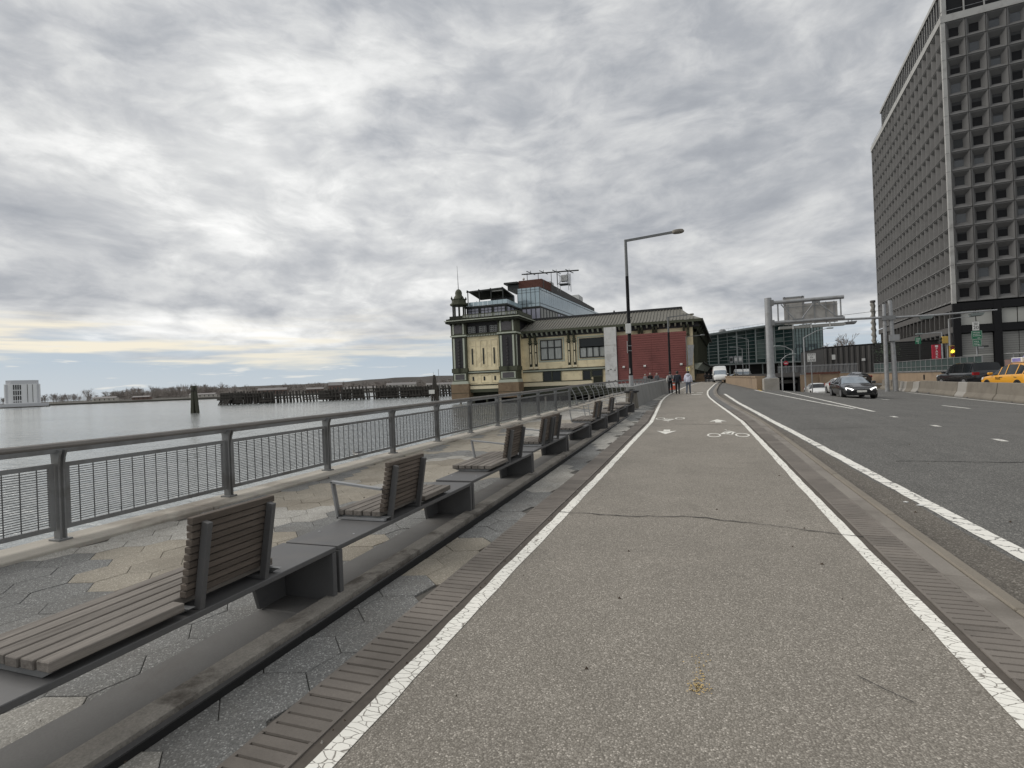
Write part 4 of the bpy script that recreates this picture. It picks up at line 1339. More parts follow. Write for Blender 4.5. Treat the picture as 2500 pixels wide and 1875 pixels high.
# cream field with three sunk panels and slits
for k, x in enumerate((-43.5, -41.0, -38.6)):
    b = B()
    b.box(x - .78, x + .78, PY + .50, PY + .598, 11.1, 11.28); b.box(x - .78, x - .66, PY + .50, PY + .598, 5.7, 11.098); b.box(x + .66, x + .78, PY + .50, PY + .598, 5.7, 11.098)
    b.box(x - .6, x + .6, PY + .53, PY + .597, 10.0, 10.1)
    b.build('panel_frame', M['cream_lt'], fb)
    b = B(); b.box(x - .15, x + .15, PY + .5, PY + .58, 6.2, 9.5); b.build('slit_window', M['win_dark'], fb)
    b = B(); b.box(x - .17, x + .17, PY + .52, PY + .58, 2.75, 3.6); b.build('slit_window', M['win_dark'], fb)
    b = B(); b.box(x - .85, x + .85, PY + .50, PY + .597, 3.85, 4.0); b.box(x - .85, x + .85, PY + .50, PY + .597, 2.3, 2.4); b.box(x - .85, x - .75, PY + .50, PY + .597, 2.401, 3.849)
    b.build('panel_frame', M['cream_lt'], fb)
    b = B(); b.box(x - 1.0, x + .95, PY + .7, PY + .88, 12.75, 14.3); b.build('attic_recess', M['roof_dark'], fb)
    for dx in (-.5, .35):
        win(fb, x + dx - .3 + .1, x + dx + .3 + .1, 12.85, 14.05, PY + .68, 2, 3, M['win_violet'], M['white_box'], .05, depth=.06)
for z0, z1, d, mm in ((12.0, 12.35, .3, 'green_dk'), (12.36, 12.6, .45, 'green_mid'), (4.7, 4.85, .25, 'green_dk'), (4.45, 4.69, .2, 'green_lt'), (4.25, 4.44, .25, 'green_dk'), (1.75, 1.95, .25, 'green_dk'), (1.0, 1.74, .15, 'cream_lt'), (.3, .99, .1, 'green_mid')):
    b = B(); b.box(-44.55, -37.35, PY + .6 - d, PY + .599, z0, z1); b.build('string_course', M[mm], fb)
b = B()
x = -44.4
while x < -37.5:
    b.box(x, x + .16, PY + .02, PY + .14, 12.02, 12.3); x += .36
stuff(b.build('dentils', M['green_lt'], fb))
# main cornice and balustrade
b = B(); b.box(-48.8, -32.6, PY - .9, PY + 13, 14.95, 15.375); b.build('cornice', M['green_dk'], fb)
b = B(); b.box(-49.0, -32.3, PY - 1.1, PY + 13, 15.38, 15.55); b.build('cornice_edge', M['green_lt'], fb)
b = B(); b.box(-48.7, -32.7, PY - .7, PY + 13, 15.56, 15.9); b.build('parapet', M['green_dk'], fb)
for k in range(36):
    b = B(); x_ = -44.9 + k * .335; b.box(x_, x_ + .13, PY - .45, PY - .35, 15.91, 16.5); b.build('baluster', M['green_lt'], fb)
b = B(); b.box(-45.0, -32.8, PY - .48, PY - .32, 16.501, 16.66); b.build('balustrade_rail', M['green_mid'], fb)
b = B(); b.box(-33.15, -32.95, PY - .6, PY + 10, 16.5, 16.7); b.box(-33.12, -32.98, PY - .2, PY + 10, 15.91, 16.49); b.build('side_balustrade', M['green_mid'], fb)
# lantern turret with dome and flag pole
tx, ty = -46.6, 102.6
b = B(); b.box(tx - 1.6, tx + 1.6, ty - 1.6, ty + 1.6, 15.91, 16.55); b.build('turret_base', M['green_dk'], fb)
for k in range(8):
    a = math.pi / 8 + k * math.pi / 4
    b = B(); b.tube([(tx + 1.3 * math.cos(a), ty + 1.3 * math.sin(a), 16.5), (tx + 1.3 * math.cos(a), ty + 1.3 * math.sin(a), 18.9)], .17, 7); b.build('turret_column', M['green_dk'], fb)
b = B(); b.lathe(tx, ty, [(1.75, 18.9), (1.95, 19.1), (1.9, 19.4), (1.55, 19.45), (1.5, 20.1), (1.65, 20.25), (1.3, 20.3)], 8); b.build('turret_entablature', M['green_mid'], fb)
b = B(); b.lathe(tx, ty, [(1.25, 20.25), (.95, 20.9), (.72, 21.2), (.75, 21.7), (.62, 22.1), (.35, 22.4), (.12, 22.5)], 10); b.build('dome', M['green_mid'], fb, smooth=True)
for k in range(4):
    a = math.pi / 4 + k * math.pi / 2
    b = B(); b.lathe(tx + 1.6 * math.cos(a), ty + 1.6 * math.sin(a), [(.16, 20.2), (.22, 20.5), (.10, 20.7), (.05, 20.9)], 6); b.build('finial', M['green_dk'], fb)
b = B(); b.tube([(tx, ty, 22.4), (tx - .1, ty, 27.5)], [.09, .03], 6); b.build('flag_pole', M['galv'], fb)

# --- set-back storey with big panes, terrace and pergola
UY = 104.0
b = B(); b.box(-45.6, -36.5, UY + .2, UY + 9, 15.5, 18.8); b.build('setback_wall', M['frame_dk'], fb)
for x0 in (-45.2, -42.2, -39.2):
    win(fb, x0, x0 + 2.45, 16.4, 18.25, UY + .1, 3, 1, M['win_violet'], M['frame_dk'], .07, split=.74)
for k in range(4):
    yy0 = UY + 1.0 + 2.6 * k
    b = B(); b.box(-36.49, -36.44, yy0, yy0 + 1.9, 16.3, 18.3); b.build('side_pane', M['win_violet'], fb)
    b = B(); b.box(-36.489, -36.3, yy0 + 1.9, yy0 + 2.1, 15.8, 18.4); b.build('side_mullion', M['frame_dk'], fb)
b = B(); b.box(-46.0, -36.1, UY - .1, UY + 10, 18.5, 18.8); b.build('terrace_edge', M['frame_dk'], fb)
for k in range(9):
    x0 = -46.0 + k * 1.1
    b = B(); b.box(x0 + .03, x0 + 1.07, UY - .12, UY - .09, 18.81, 19.65); b.build('glass_balustrade', M['hotel_glass'], fb)
for k in range(7):
    b = B(); b.box(-36.13, -36.10, UY + k * 1.4, UY + k * 1.4 + 1.34, 18.81, 19.65); b.build('glass_balustrade', M['hotel_glass'], fb)
for x in (-45.5, -42.8, -40.1, -37.4):
    b = B(); b.bar((x, 105, 18.8), (x, 105, 22.25), .16); b.build('pergola_post', M['frame_dk'], fb)
    b = B(); b.bar((x, 104.6, 22.35), (x, 112.5, 21.6), .16, .25); b.build('pergola_beam', M['frame_dk'], fb)
b = B(); b.bar((-45.7, 104.8, 22.1), (-37.2, 104.8, 22.25), .18, .28); b.build('pergola_edge', M['frame_dk'], fb)
b = B(); b.add([(-45.5, 105.1, 22.15), (-37.4, 105.1, 22.3), (-37.4, 112.4, 21.5), (-45.5, 112.4, 21.4), (-45.5, 105.1, 22.22), (-37.4, 105.1, 22.37), (-37.4, 112.4, 21.57), (-45.5, 112.4, 21.47)],
               [(0, 3, 2, 1), (4, 5, 6, 7), (0, 1, 5, 4), (1, 2, 6, 5), (2, 3, 7, 6), (3, 0, 4, 7)]); b.build('awning', M['green_dk'], fb)
b = B(); b.box(-40.0, -37.5, 105.2, 105.4, 21.75, 22.0); b.build('awning_edge', M['pale_panel'], fb)
b = B(); b.box(-42.0, -36.8, 110, 111, 18.81, 21.3); b.build('lounge_glass', M['win_dark'], fb)
for i, (x, y, h) in enumerate(((-44.9, 106, .8), (-44.2, 106.3, 1.1), (-43.6, 106, .7), (-41.8, 106.2, .9), (-39.9, 105.6, .8), (-38.8, 105.8, .9), (-36.5, 107.5, 1.4), (-36.6, 109, 1.2))):
    b = B()
    for k in range(4):
        b.bar((x + R.uniform(-.2, .2), y, 18.8), (x + R.uniform(-.3, .3), y, 18.9 + h * R.uniform(.7, 1.2)), .07)
    b.build('terrace_plant', M['leaf'], fb)

# --- glass hotel block behind
A0 = Vector((-37.7, 116, 0)); A1 = Vector((-32.4, 116, 0)); A2 = Vector((-28.0, 172, 0))
GZ0, GZ1 = 19.45, 23.85
dv = (A2 - A1).normalized(); nv = Vector((dv.y, -dv.x, 0))
b = B(); b.prism([(A0.x, A0.y), (A1.x, A1.y), (A2.x, A2.y), (-40, 172)], 15.5, GZ0 - .25); b.build('hotel_lower', M['frame_dk'], fb)
b = B(); b.prism([(A0.x + .2, A0.y + .2), (A1.x - .2, A1.y + .2), (A2.x - .2, A2.y), (-39.8, 172)], GZ0, GZ1); b.build('hotel_core', M['hotel_glass'], fb)
b = B(); b.prism([(A0.x - .1, A0.y - .1), (A1.x + .1, A1.y - .1), (A2.x + .1, A2.y), (-40, 172)], GZ0 - .25, GZ0); b.build('hotel_slab', M['frame_dk'], fb)
for k in range(5):
    x = A0.x + (A1.x - A0.x) * k / 5
    b = B(); b.box(x + .04, x + 1.02, A0.y - .02, A0.y + .1, GZ0 + .02, GZ1 - .02); b.build('glass_panel', M['hotel_glass'], fb)
b = B()
for k in range(6):
    x = A0.x + (A1.x - A0.x) * k / 5
    b.box(x - .035, x + .035, A0.y - .09, A0.y + .12, GZ0, GZ1)
for z in (GZ0 + .7, GZ1 - 1.1, GZ1 - .5):
    b.box(A0.x, A1.x, A0.y - .06, A0.y - .03, z - .03, z + .03)
b.build('glass_mullion', M['frame_dk'], fb)
n = 34
for k in range(n):
    p = A1 + dv * (56.2 * k / n + .04); q = A1 + dv * (56.2 * (k + 1) / n - .04)
    b = B(); b.add([(p.x, p.y, GZ0), (q.x, q.y, GZ0), (q.x, q.y, GZ1), (p.x, p.y, GZ1), (p.x - .15, p.y, GZ0), (q.x - .15, q.y, GZ0), (q.x - .15, q.y, GZ1), (p.x - .15, p.y, GZ1)],
                   [(0, 1, 2, 3), (7, 6, 5, 4), (0, 4, 5, 1), (1, 5, 6, 2), (2, 6, 7, 3), (3, 7, 4, 0)])
    b.build('glass_panel', M['hotel_glass'], fb)
b = B()
for z in (GZ0 + .7, GZ1 - .55):
    b.bar((A1.x + .05, A1.y, z), (A2.x + .05, A2.y, z), .05, .07)
b.build('glass_transom', M['frame_dk'], fb)
for k in range(13):                                        # storey below: pale windows between dark piers
    p = A1 + dv * (k * 2.1 + .45); q = A1 + dv * (k * 2.1 + 1.75)
    b = B(); b.add([(p.x + .06, p.y, 16.4), (q.x + .06, q.y, 16.4), (q.x + .06, q.y, 19.0), (p.x + .06, p.y, 19.0), (p.x - .05, p.y, 16.4), (q.x - .05, q.y, 16.4), (q.x - .05, q.y, 19.0), (p.x - .05, p.y, 19.0)],
                   [(0, 1, 2, 3), (7, 6, 5, 4), (0, 4, 5, 1), (1, 5, 6, 2), (2, 6, 7, 3), (3, 7, 4, 0)])
    b.build('lower_pane', M['pale_panel'] if k < 6 else M['win_violet'], fb)
for k in range(4):
    b = B(); b.box(-36.6 + k * 1.1, -35.75 + k * 1.1, 115.93, 115.99, 16.5, 18.9); b.build('lower_pane', M['win_violet'], fb)
# brick penthouse, parapet, plant and rooftop frame
b = B(); b.prism([(-37.8, 117.5), (-32.2, 117.5), (-31.6, 124), (-37.8, 124)], GZ1 + .02, 25.95); b.build('brick_penthouse', M['brick'], fb)
b = B()
for k in range(7):
    z = GZ1 + .2 + k * .28
    b.box(-37.82, -32.18, 117.46, 117.498, z, z + .2)
b.build('brick_course', M['brick'], fb)
b = B(); b.box(-41.2, -37.81, 116.5, 124, 25.3, 25.7); b.box(-40.6, -37.81, 117.5, 124, 24.0, 25.2); b.build('penthouse_roof', M['frame_dk'], fb)
p0 = Vector((-32.1, 118.5, 0)); p1 = p0 + dv * 47
b = B(); b.add([(p0.x, p0.y, GZ1 + .02), (p1.x, p1.y, GZ1 + .02), (p1.x, p1.y, GZ1 + .9), (p0.x, p0.y, 25.9), (p0.x - 3, p0.y, GZ1 + .02), (p1.x - 3, p1.y, GZ1 + .02), (p1.x - 3, p1.y, GZ1 + .9), (p0.x - 3, p0.y, 25.9)],
               [(0, 1, 2, 3), (7, 6, 5, 4), (0, 4, 5, 1), (1, 5, 6, 2), (2, 6, 7, 3), (3, 7, 4, 0)]); b.build('roof_parapet', M['parapet'], fb)
for k, (t, w, h) in enumerate(((9, 3.2, 2.2), (34, 6, 2.6))):
    p = p0 + dv * t
    b = B(); b.box(p.x - 4.2, p.x - 1.2, p.y, p.y + w, 25.0, 25.9 + h * .55); b.build('roof_plant', M['white_box'], fb)
b = B()
for x, y in ((-37.0, 122), (-34.5, 123), (-31.5, 124), (-27.7, 125.5), (-30.3, 125), (-27.9, 128)):
    b.bar((x, y, 25.5), (x, y, 28.6), .12)
b.bar((-38.4, 122, 28.4), (-25.1, 126, 28.8), .22); b.bar((-38.2, 123.2, 28.55), (-25.3, 127.2, 28.95), .16)
for k in range(4):
    x = -36.4 + 3.0 * k
    b.bar((x - .6, 121.6 + k * .9, 28.95), (x + .7, 124.5 + k * .9, 28.5), .14)
    b.bar((x, 123 + k * .9, 28.6), (x, 123 + k * .9, 29.3), .10)
b.build('rooftop_frame', M['frame_dk'], fb)
b = B()
for x in (-30.2, -27.5):
    for y in (125, 127.5):
        b.bar((x, y, 24.0), (x, y, 28.5), .11)
for (a, c) in (((-30.2, 125, 25.6), (-27.5, 125, 28.2)), ((-30.2, 125, 28.2), (-27.5, 125, 25.6)), ((-30.2, 125, 25.8), (-27.5, 125, 25.8))):
    b.bar(a, c, .09)
b.build('rig_scaffold', M['galv'], fb)
b = B(); b.box(-29.5, -27.9, 125.4, 126.6, 26.4, 27.9); b.build('rig_tank', M['white_box'], fb)
b = B(); b.box(-29.9, -27.5, 125.2, 127, 25.55, 25.75); b.build('rig_platform', M['frame_dk'], fb)
b = B(); b.lathe(-37.0, 119, [(.05, 26.0), (.08, 26.3), (.28, 26.5), (.30, 26.7), (.1, 26.95)], 8); b.build('roof_dish', M['white_box'], fb)

# --- white block and red boarded hoarding in front of the wing
wb = tag(B().box(-16.2, -13.85, 103.9, 105.2, -.3, 12.15).build('white_pylon', M['white_block']), 'tall white masonry pylon between the cream facade and the red boards', 'pylon')
b = B()
for x, z in ((-15.6, 3.6), (-14.3, 3.65), (-15.55, 1.6), (-14.3, 1.65), (-15.1, 3.85)):
    b.box(x - .16, x + .16, 103.86, 103.899, z - .07, z + .07)
b.build('vent_slot', M['frame_dk'], wb)
b = B(); b.box(-16.18, -13.87, 103.88, 103.899, 8.6, 8.66); b.build('joint_line', M['concrete'], wb)
rw = thing('red_hoarding', 'big flat wall of dark red horizontal boards beside the bike path', 'hoarding', (-7.2, 104.2, .6))
b = B(); b.box(-13.7, -.8, 104.25, 105.3, -.2, 10.45); b.build('backing', M['red_wall'], rw)
nb = 21
for k in range(nb):
    z0 = 1.3 + 9.15 * k / nb
    for xa, xb in ((-13.72, -7.22), (-7.2, -.78)):
        b = B(); d = .02 if k < 5 else 0.0
        b.extr([(104.24, z0 + .02), (104.13 + d, z0 + .03), (104.17 + d, z0 + 9.15 / nb - .01), (104.24, z0 + 9.15 / nb - .01)], 'x', xa + .01, xb - .01)
        b.build('board', M['red_wall'], rw)
b = B(); b.box(-13.8, -.7, 104.0, 104.2, 1.0, 1.28); b.build('base_rail', M['red_wall'], rw)
b = B(); b.box(-13.8, -.7, 104.05, 104.24, -.4, .98); b.build('base_wall', M['white_block'], rw)
for x in (-12.6, -8.6, -1.9):
    b = B(); b.extr([(104.12, 4.0), (103.8, 4.0), (103.75, 4.15), (104.12, 4.4)], 'x', x - .22, x + .22); b.build('wall_light', M['white_box'], rw)
sc_ = tag(B().add([(-.65, 103.2, 7.7), (.5, 103.2, 7.7), (.1, 103.2, 3.9), (-.65, 103.2, 3.9), (-.65, 104.2, 7.7), (.5, 104.2, 7.7), (.1, 104.2, 3.9), (-.65, 104.2, 3.9)],
                   [(0, 3, 2, 1), (4, 5, 6, 7), (0, 1, 5, 4), (1, 2, 6, 5), (2, 3, 7, 6), (3, 0, 4, 7)]).build('duct', M['galv']), 'tapering grey metal duct hanging at the right edge of the red boards', 'duct')
ys = thing('notice_sign', 'small square yellow notice on a post at the right end of the red boards', 'sign', (-.75, 101, .7))
b = B(); b.box(-1.05, -.35, 100.9, 100.94, 2.85, 3.6); b.build('sign_face', M['yellow_sign'], ys)
b = B(); b.bar((-.7, 101, .7), (-.7, 101, 3.5), .1); b.build('sign_post', M['galv'], ys)
b = B(); b.box(-.9, -.5, 100.88, 100.899, 3.1, 3.35); b.build('sign_mark', M['sign_white'], ys)
# ================================================================== GLASS TERMINAL, LOW BLOCK, TOWER
ft = thing('glass_terminal', 'green glass ferry terminal with sloping roof at the end of the road', 'building', (30, 221, .66))
T0 = Vector((-4, 210.2, 0)); T1 = Vector((36.8, 224.2, 0)); T2 = Vector((47.6, 227.9, 0)); T3 = Vector((60, 232, 0))
td = (T1 - T0).normalized(); tn = Vector((td.y, -td.x, 0))
TL = (T1 - T0).length
ztop = lambda t: 16.6 + (21.3 - 16.6) * t / TL
b = B()
c0, c1 = T0 + Vector((-9, 27, 0)), T1 + Vector((-9, 27, 0))
b.add([(T0.x, T0.y, 6.2), (T1.x, T1.y, 6.2), (T1.x, T1.y, ztop(TL)), (T0.x, T0.y, ztop(0)), (c0.x, c0.y, 6.2), (c1.x, c1.y, 6.2), (c1.x, c1.y, ztop(TL)), (c0.x, c0.y, ztop(0))],
      [(0, 1, 2, 3), (7, 6, 5, 4), (0, 4, 5, 1), (1, 5, 6, 2), (2, 6, 7, 3), (3, 7, 4, 0)])
b.build('hall', M['term_glass'], ft)
nb_ = 12
for k in range(nb_):
    for j in range(9):
        t0, t1 = TL * k / nb_ + .05, TL * (k + 1) / nb_ - .05
        h0, h1 = ztop(t0), ztop(t1)
        za, zb_ = 6.3 + (h0 - 7.0) * j / 9 + .04, 6.3 + (h0 - 7.0) * (j + 1) / 9 - .04
        p, q = T0 + td * t0 + tn * .02, T0 + td * t1 + tn * .02
        dz = (h1 - h0) * (j + .5) / 9
        b = B(); b.add([(p.x, p.y, za), (q.x, q.y, za + dz), (q.x, q.y, zb_ + dz), (p.x, p.y, zb_), (p.x - tn.x * .1, p.y - tn.y * .1, za), (q.x - tn.x * .1, q.y - tn.y * .1, za + dz), (q.x - tn.x * .1, q.y - tn.y * .1, zb_ + dz), (p.x - tn.x * .1, p.y - tn.y * .1, zb_)],
                       [(0, 1, 2, 3), (0, 4, 5, 1), (1, 5, 6, 2), (2, 6, 7, 3), (3, 7, 4, 0)])
        lit = (k == 8 and 1 <= j <= 5) or (k == 10 and 2 <= j <= 6 and j % 2)  # these panes look lit only through a brighter glass colour
        b.build('pane', M['term_glass2'] if lit else M['term_glass'], ft)
b = B()
for k in range(0, nb_ + 1):
    p = T0 + td * (TL * k / nb_) + tn * .25
    b.bar((p.x, p.y, 6.2), (p.x, p.y, ztop(TL * k / nb_) - .4), .5 if k % 2 == 0 else .18)
for j in range(10):
    a, c = T0 + tn * .15, T1 + tn * .15
    b.bar((a.x, a.y, 6.3 + (ztop(0) - 7.0) * j / 9), (c.x, c.y, 6.3 + (ztop(TL) - 7.0) * j / 9), .16, .16)
b.build('facade_mullion', M['mullion'], ft)
a, c = T0 + tn * .8, T1 + tn * .8
b = B(); b.bar((a.x, a.y, ztop(0) - .1), (c.x, c.y, ztop(TL) - .1), 1.6, .7); b.build('roof_edge', M['mullion'], ft)
b = B()
for k in range(24):
    p = T0 + td * (TL * k / 23)
    b.bar((p.x, p.y, ztop(TL * k / 23)), (p.x, p.y, ztop(TL * k / 23) + 1.1), .05)
b.bar((T0.x, T0.y, ztop(0) + 1.1), (T1.x, T1.y, ztop(TL) + 1.1), .06)
b.build('roof_rail', M['galv'], ft)
b = B(); p = T0 + td * 18 - tn * 4; b.lathe(p.x, p.y, [(1.3, ztop(18)), (1.3, ztop(18) + .9), (.7, ztop(18) + 1.4)], 10); b.build('roof_dome', M['galv'], ft)
# right face of paler glass
e = (T2 - T1).normalized(); en = Vector((e.y, -e.x, 0)); EL = (T2 - T1).length
b = B(); q0, q1 = T1 + Vector((-2, 25, 0)), T2 + Vector((-2, 25, 0))
b.prism([(T1.x + .3, T1.y + .1), (T2.x, T2.y + .1), (q1.x, q1.y), (q0.x, q0.y)], 6.2, 18.9); b.build('right_hall', M['term_glass'], ft)
for k in range(10):
    for j in range(10):
        p, q = T1 + e * (EL * k / 10 + .05), T1 + e * (EL * (k + 1) / 10 - .05)
        za, zb_ = 6.3 + 1.27 * j + .04, 6.3 + 1.27 * (j + 1) - .04
        b = B(); b.add([(p.x, p.y, za), (q.x, q.y, za), (q.x, q.y, zb_), (p.x, p.y, zb_), (p.x, p.y + .1, za), (q.x, q.y + .1, za), (q.x, q.y + .1, zb_), (p.x, p.y + .1, zb_)],
                       [(0, 1, 2, 3), (0, 4, 5, 1), (1, 5, 6, 2), (2, 6, 7, 3), (3, 7, 4, 0)])
        dark = j < 5 and noise.noise((k * .6, j * .6, 2)) > -.22 + j * .05
        b.build('pane', M['term_glass'] if dark else M['term_glass2'], ft)
b = B()
for k in range(11):
    p = T1 + e * (EL * k / 10) + en * .1
    b.bar((p.x, p.y, 6.2), (p.x, p.y, 19.0), .12)
b.build('right_mullion', M['frame_dk'], ft)
b = B(); b.bar((T0.x, T0.y - 2, 6.0), (T3.x, T3.y - 2, 6.0), 5, .5); b.build('canopy', M['mullion'], ft)
b = B(); b.bar((T0.x, T0.y + 6, 3.3), (T3.x, T3.y + 6, 3.3), 8, 5.2); b.build('ground_floor', M['louver'], ft)
for k in range(12):
    p = T0 + (T3 - T0) * (k / 11) + Vector((0, -3, 0))
    b = B(); b.bar((p.x, p.y, .66), (p.x, p.y, 5.8), .4); b.build('canopy_column', M['mullion'], ft)

lb = thing('vent_building', 'low black clad block with vertical fins right of the glass terminal', 'building', (35, 130, 1.1))
b = B(); b.prism([(28.0, 134), (36.0, 128.5), (47, 128), (47, 160), (28, 160)], .5, 7.0); b.build('wall', M['louver'], lb)
b = B(); b.prism([(27.9, 133.9), (36.0, 128.3), (47.1, 127.8), (47, 160), (28, 160)], 7.0, 7.25); b.build('roof_edge', M['tower_black'], lb)
for k in range(9):
    x = 28.3 + k * .88; y = 134 - 5.5 * (x - 28) / 8
    b = B(); b.bar((x, y - .25, 1.0), (x, y - .25, 6.9), .38, .3); b.build('fin', M['parapet'], lb)
for k in range(14):
    b = B(); b.box(36.3, 46.8, 128.0 - .02, 128.4, 1.2 + k * .42, 1.5 + k * .42); b.build('louvre_slat', M['louver'], lb)
b = B(); b.box(29.2, 29.9, 132.2, 132.3, 4.3, 5.4); b.box(34.0, 34.6, 128.9, 129.0, 3.7, 4.2); b.build('wall_notice', M['white_box'], lb)
ch = tag(B().tube([(53.6 + .14 * math.sin(k * 2.1), 190, 4 + k * .62) for k in range(31)], [.62 + .09 * ((k * 7) % 3 - 1) for k in range(31)], 8).build('stone_column', M['chimney_stone'], smooth=True), 'slender speckled column rising behind the low black block', 'column')
b = B(); b.tube([(53.6, 190, 22.55), (53.6, 190, 23.2)], .75, 8); b.build('column_cap', M['parapet'], ch)


def bare_tree(name, h, spread, n, m, seed, trunk_r, depth=4):
    """tapered trunk plus branching twigs; returns (trunk builder, crown builder)"""
    rr = random.Random(seed)
    tb, cb = B(), B()
    base = h * .28
    tb.tube([(0, 0, 0), (rr.uniform(-.03, .03) * h, 0, base)], [trunk_r, trunk_r * .75], 6)
    def grow(p, d, L, r, lv):
        q = p + d * L
        cb.bar(p, q, max(r * 2, h * .0045), max(r * 2, h * .0045))
        if lv == 0:
            return
        for _ in range(n):
            nd = (d + Vector((rr.gauss(0, spread), rr.gauss(0, spread), rr.uniform(-.05, .35)))).normalized()
            grow(p + d * L * rr.uniform(.55, 1.0), nd, L * rr.uniform(.55, .82), r * .62, lv - 1)
    for _ in range(n + 1):
        grow(Vector((0, 0, base * rr.uniform(.75, 1))), Vector((rr.gauss(0, .35), rr.gauss(0, .35), 1)).normalized(), h * .30, trunk_r * .5, depth)
    return tb, cb


def tree_thing(label, loc, builders, m, group=None, cat='tree', nm='bare_tree'):
    r = thing(nm, label, cat, loc, group)
    builders[0].build('trunk', m, r, local=True); builders[1].build('crown', m, r, local=True)
    return r


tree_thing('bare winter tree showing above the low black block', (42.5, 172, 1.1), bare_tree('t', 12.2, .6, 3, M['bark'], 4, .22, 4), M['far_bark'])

# --- grey precast tower
tw = thing('office_tower', 'dark grey precast office tower of deep square window cells on the right', 'building', (47.45, 122.1, 1.1))
DL = Vector((.0958, .9954, 0)); DR = Vector((.9954, -.0958, 0)); C0 = Vector((47.45, 122.1, 0))
CW, CH, Z0, NR = 3.0, 3.555, 13.9, 15
ZT = Z0 + NR * CH
ang = math.atan2(DR.y, DR.x)
NL, NRt = 21, 9


def cell_geom():
    b = B(); W, H_ = CW, CH; e = .09; s = .20; dep = .95
    wx0, wx1, wz0, wz1 = .78, 2.22, .98, 2.62
    o = [(e, 0, e), (W - e, 0, e), (W - e, 0, H_ - e), (e, 0, H_ - e)]
    i1 = [(s, .05, s), (W - s, .05, s), (W - s, .05, H_ - s), (s, .05, H_ - s)]
    i2 = [(wx0, dep, wz0), (wx1, dep, wz0), (wx1, dep, wz1), (wx0, dep, wz1)]
    bk = [(0.008, .14, 0.008), (W - .008, .14, 0.008), (W - .008, .14, H_ - .008), (.008, .14, H_ - .008)]
    fs = []
    for a, c in ((0, 4), (4, 8)):
        for k in range(4):
            q = (k + 1) % 4
            fs.append((a + k, a + q, c + q, c + k))
    for k in range(4):
        q = (k + 1) % 4
        fs.append((12 + k, 12 + q, q, k))
    b.add(o + i1 + i2 + bk, fs)
    return b


def pane_geom():
    b = B(); b.box(.79, 2.21, .955, 1.0, .99, 2.61)
    return b


pan = cell_geom().build('facade_panel', M['tower_panel'], fix=False)
pn = [pane_geom().build('pane', m_) for m_ in (M['win_dark'], M['tower_black'], M['win_mid'])]
bl = B(); bl.box(.79, 2.21, .945, .954, 1.9, 2.6); bl = bl.build('blind', M['roof_dark'])
pn0_used = [False, False]; bl_used = False
pm, first = pan.data, True
for o in pn + [bl]:
    COL.objects.unlink(o)
for i in range(NRt):
    for j in range(NR):
        o = pan if first else bpy.data.objects.new('facade_panel', pm)
        if not first: COL.objects.link(o)
        first = False
        o.parent = tw
        P_ = C0 + DR * (.6 + i * CW)
        o.location = (P_.x - 47.45, P_.y - 122.1, Z0 + j * CH - 1.1); o.rotation_euler = (0, 0, ang)
        k = R.choices((0, 1, 2), (.2, .66, .14))[0]
        w = bpy.data.objects.new('pane', pn[k].data); COL.objects.link(w); w.parent = o
        if R.random() < .5:
            w = bpy.data.objects.new('blind', bl.data); COL.objects.link(w); w.parent = o
            f = R.uniform(.25, .9); w.scale = (1, 1, f); w.location = (0, 0, 2.6 * (1 - f))
# left face: cells joined (their openings hide behind the deep fins)
cg = cell_geom(); g = B(); gp = B()
for i in range(NL):
    o = C0 + DL * (.6 + (i + 1) * CW) + DR * .0
    for j in range(NR):
        def tr(v):
            q = o - DL * v[0] + DR * v[1]
            return (q.x, q.y, Z0 + j * CH + v[2])
        g.add([tr(v) for v in cg.v], cg.f)
        gp.add([tr(v) for v in ((.79, .955, .99), (2.21, .955, .99), (2.21, .955, 2.61), (.79, .955, 2.61))], [(0, 1, 2, 3)])
stuff(g.build('left_facade_grid', M['tower_panel'], tw, fix=False))
stuff(gp.build('left_facade_panes', M['win_dark'], tw, fix=False))
LW, RW = .6 + NL * CW, .6 + NRt * CW
# corner post, cornice
b = B(); b.prism([(C0 + q).to_2d()[:] for q in (DR * -.06 + DL * -.06, DR * .58 - DL * .06, DR * .58 + DL * .58, DL * .58 - DR * .06)], Z0 - .2, ZT + .003); b.build('corner_post', M['tower_trim'], tw)
b = B()
for j in range(1, NR):
    b.prism([(C0 + q).to_2d()[:] for q in (DR * -.08 + DL * -.08, DR * .4 - DL * .08, DR * .4 + DL * .4, DL * .4 - DR * .08)], Z0 + j * CH - .03, Z0 + j * CH + .03)
b.build('corner_joint', M['tower_panel'], tw)


def slab(u0, u1, v0, v1, z0, z1, name, m):
    b = B(); b.prism([(C0 + DR * u0 + DL * v0).to_2d()[:], (C0 + DR * u1 + DL * v0).to_2d()[:], (C0 + DR * u1 + DL * v1).to_2d()[:], (C0 + DR * u0 + DL * v1).to_2d()[:]], z0, z1)
    return b.build(name, m, tw)


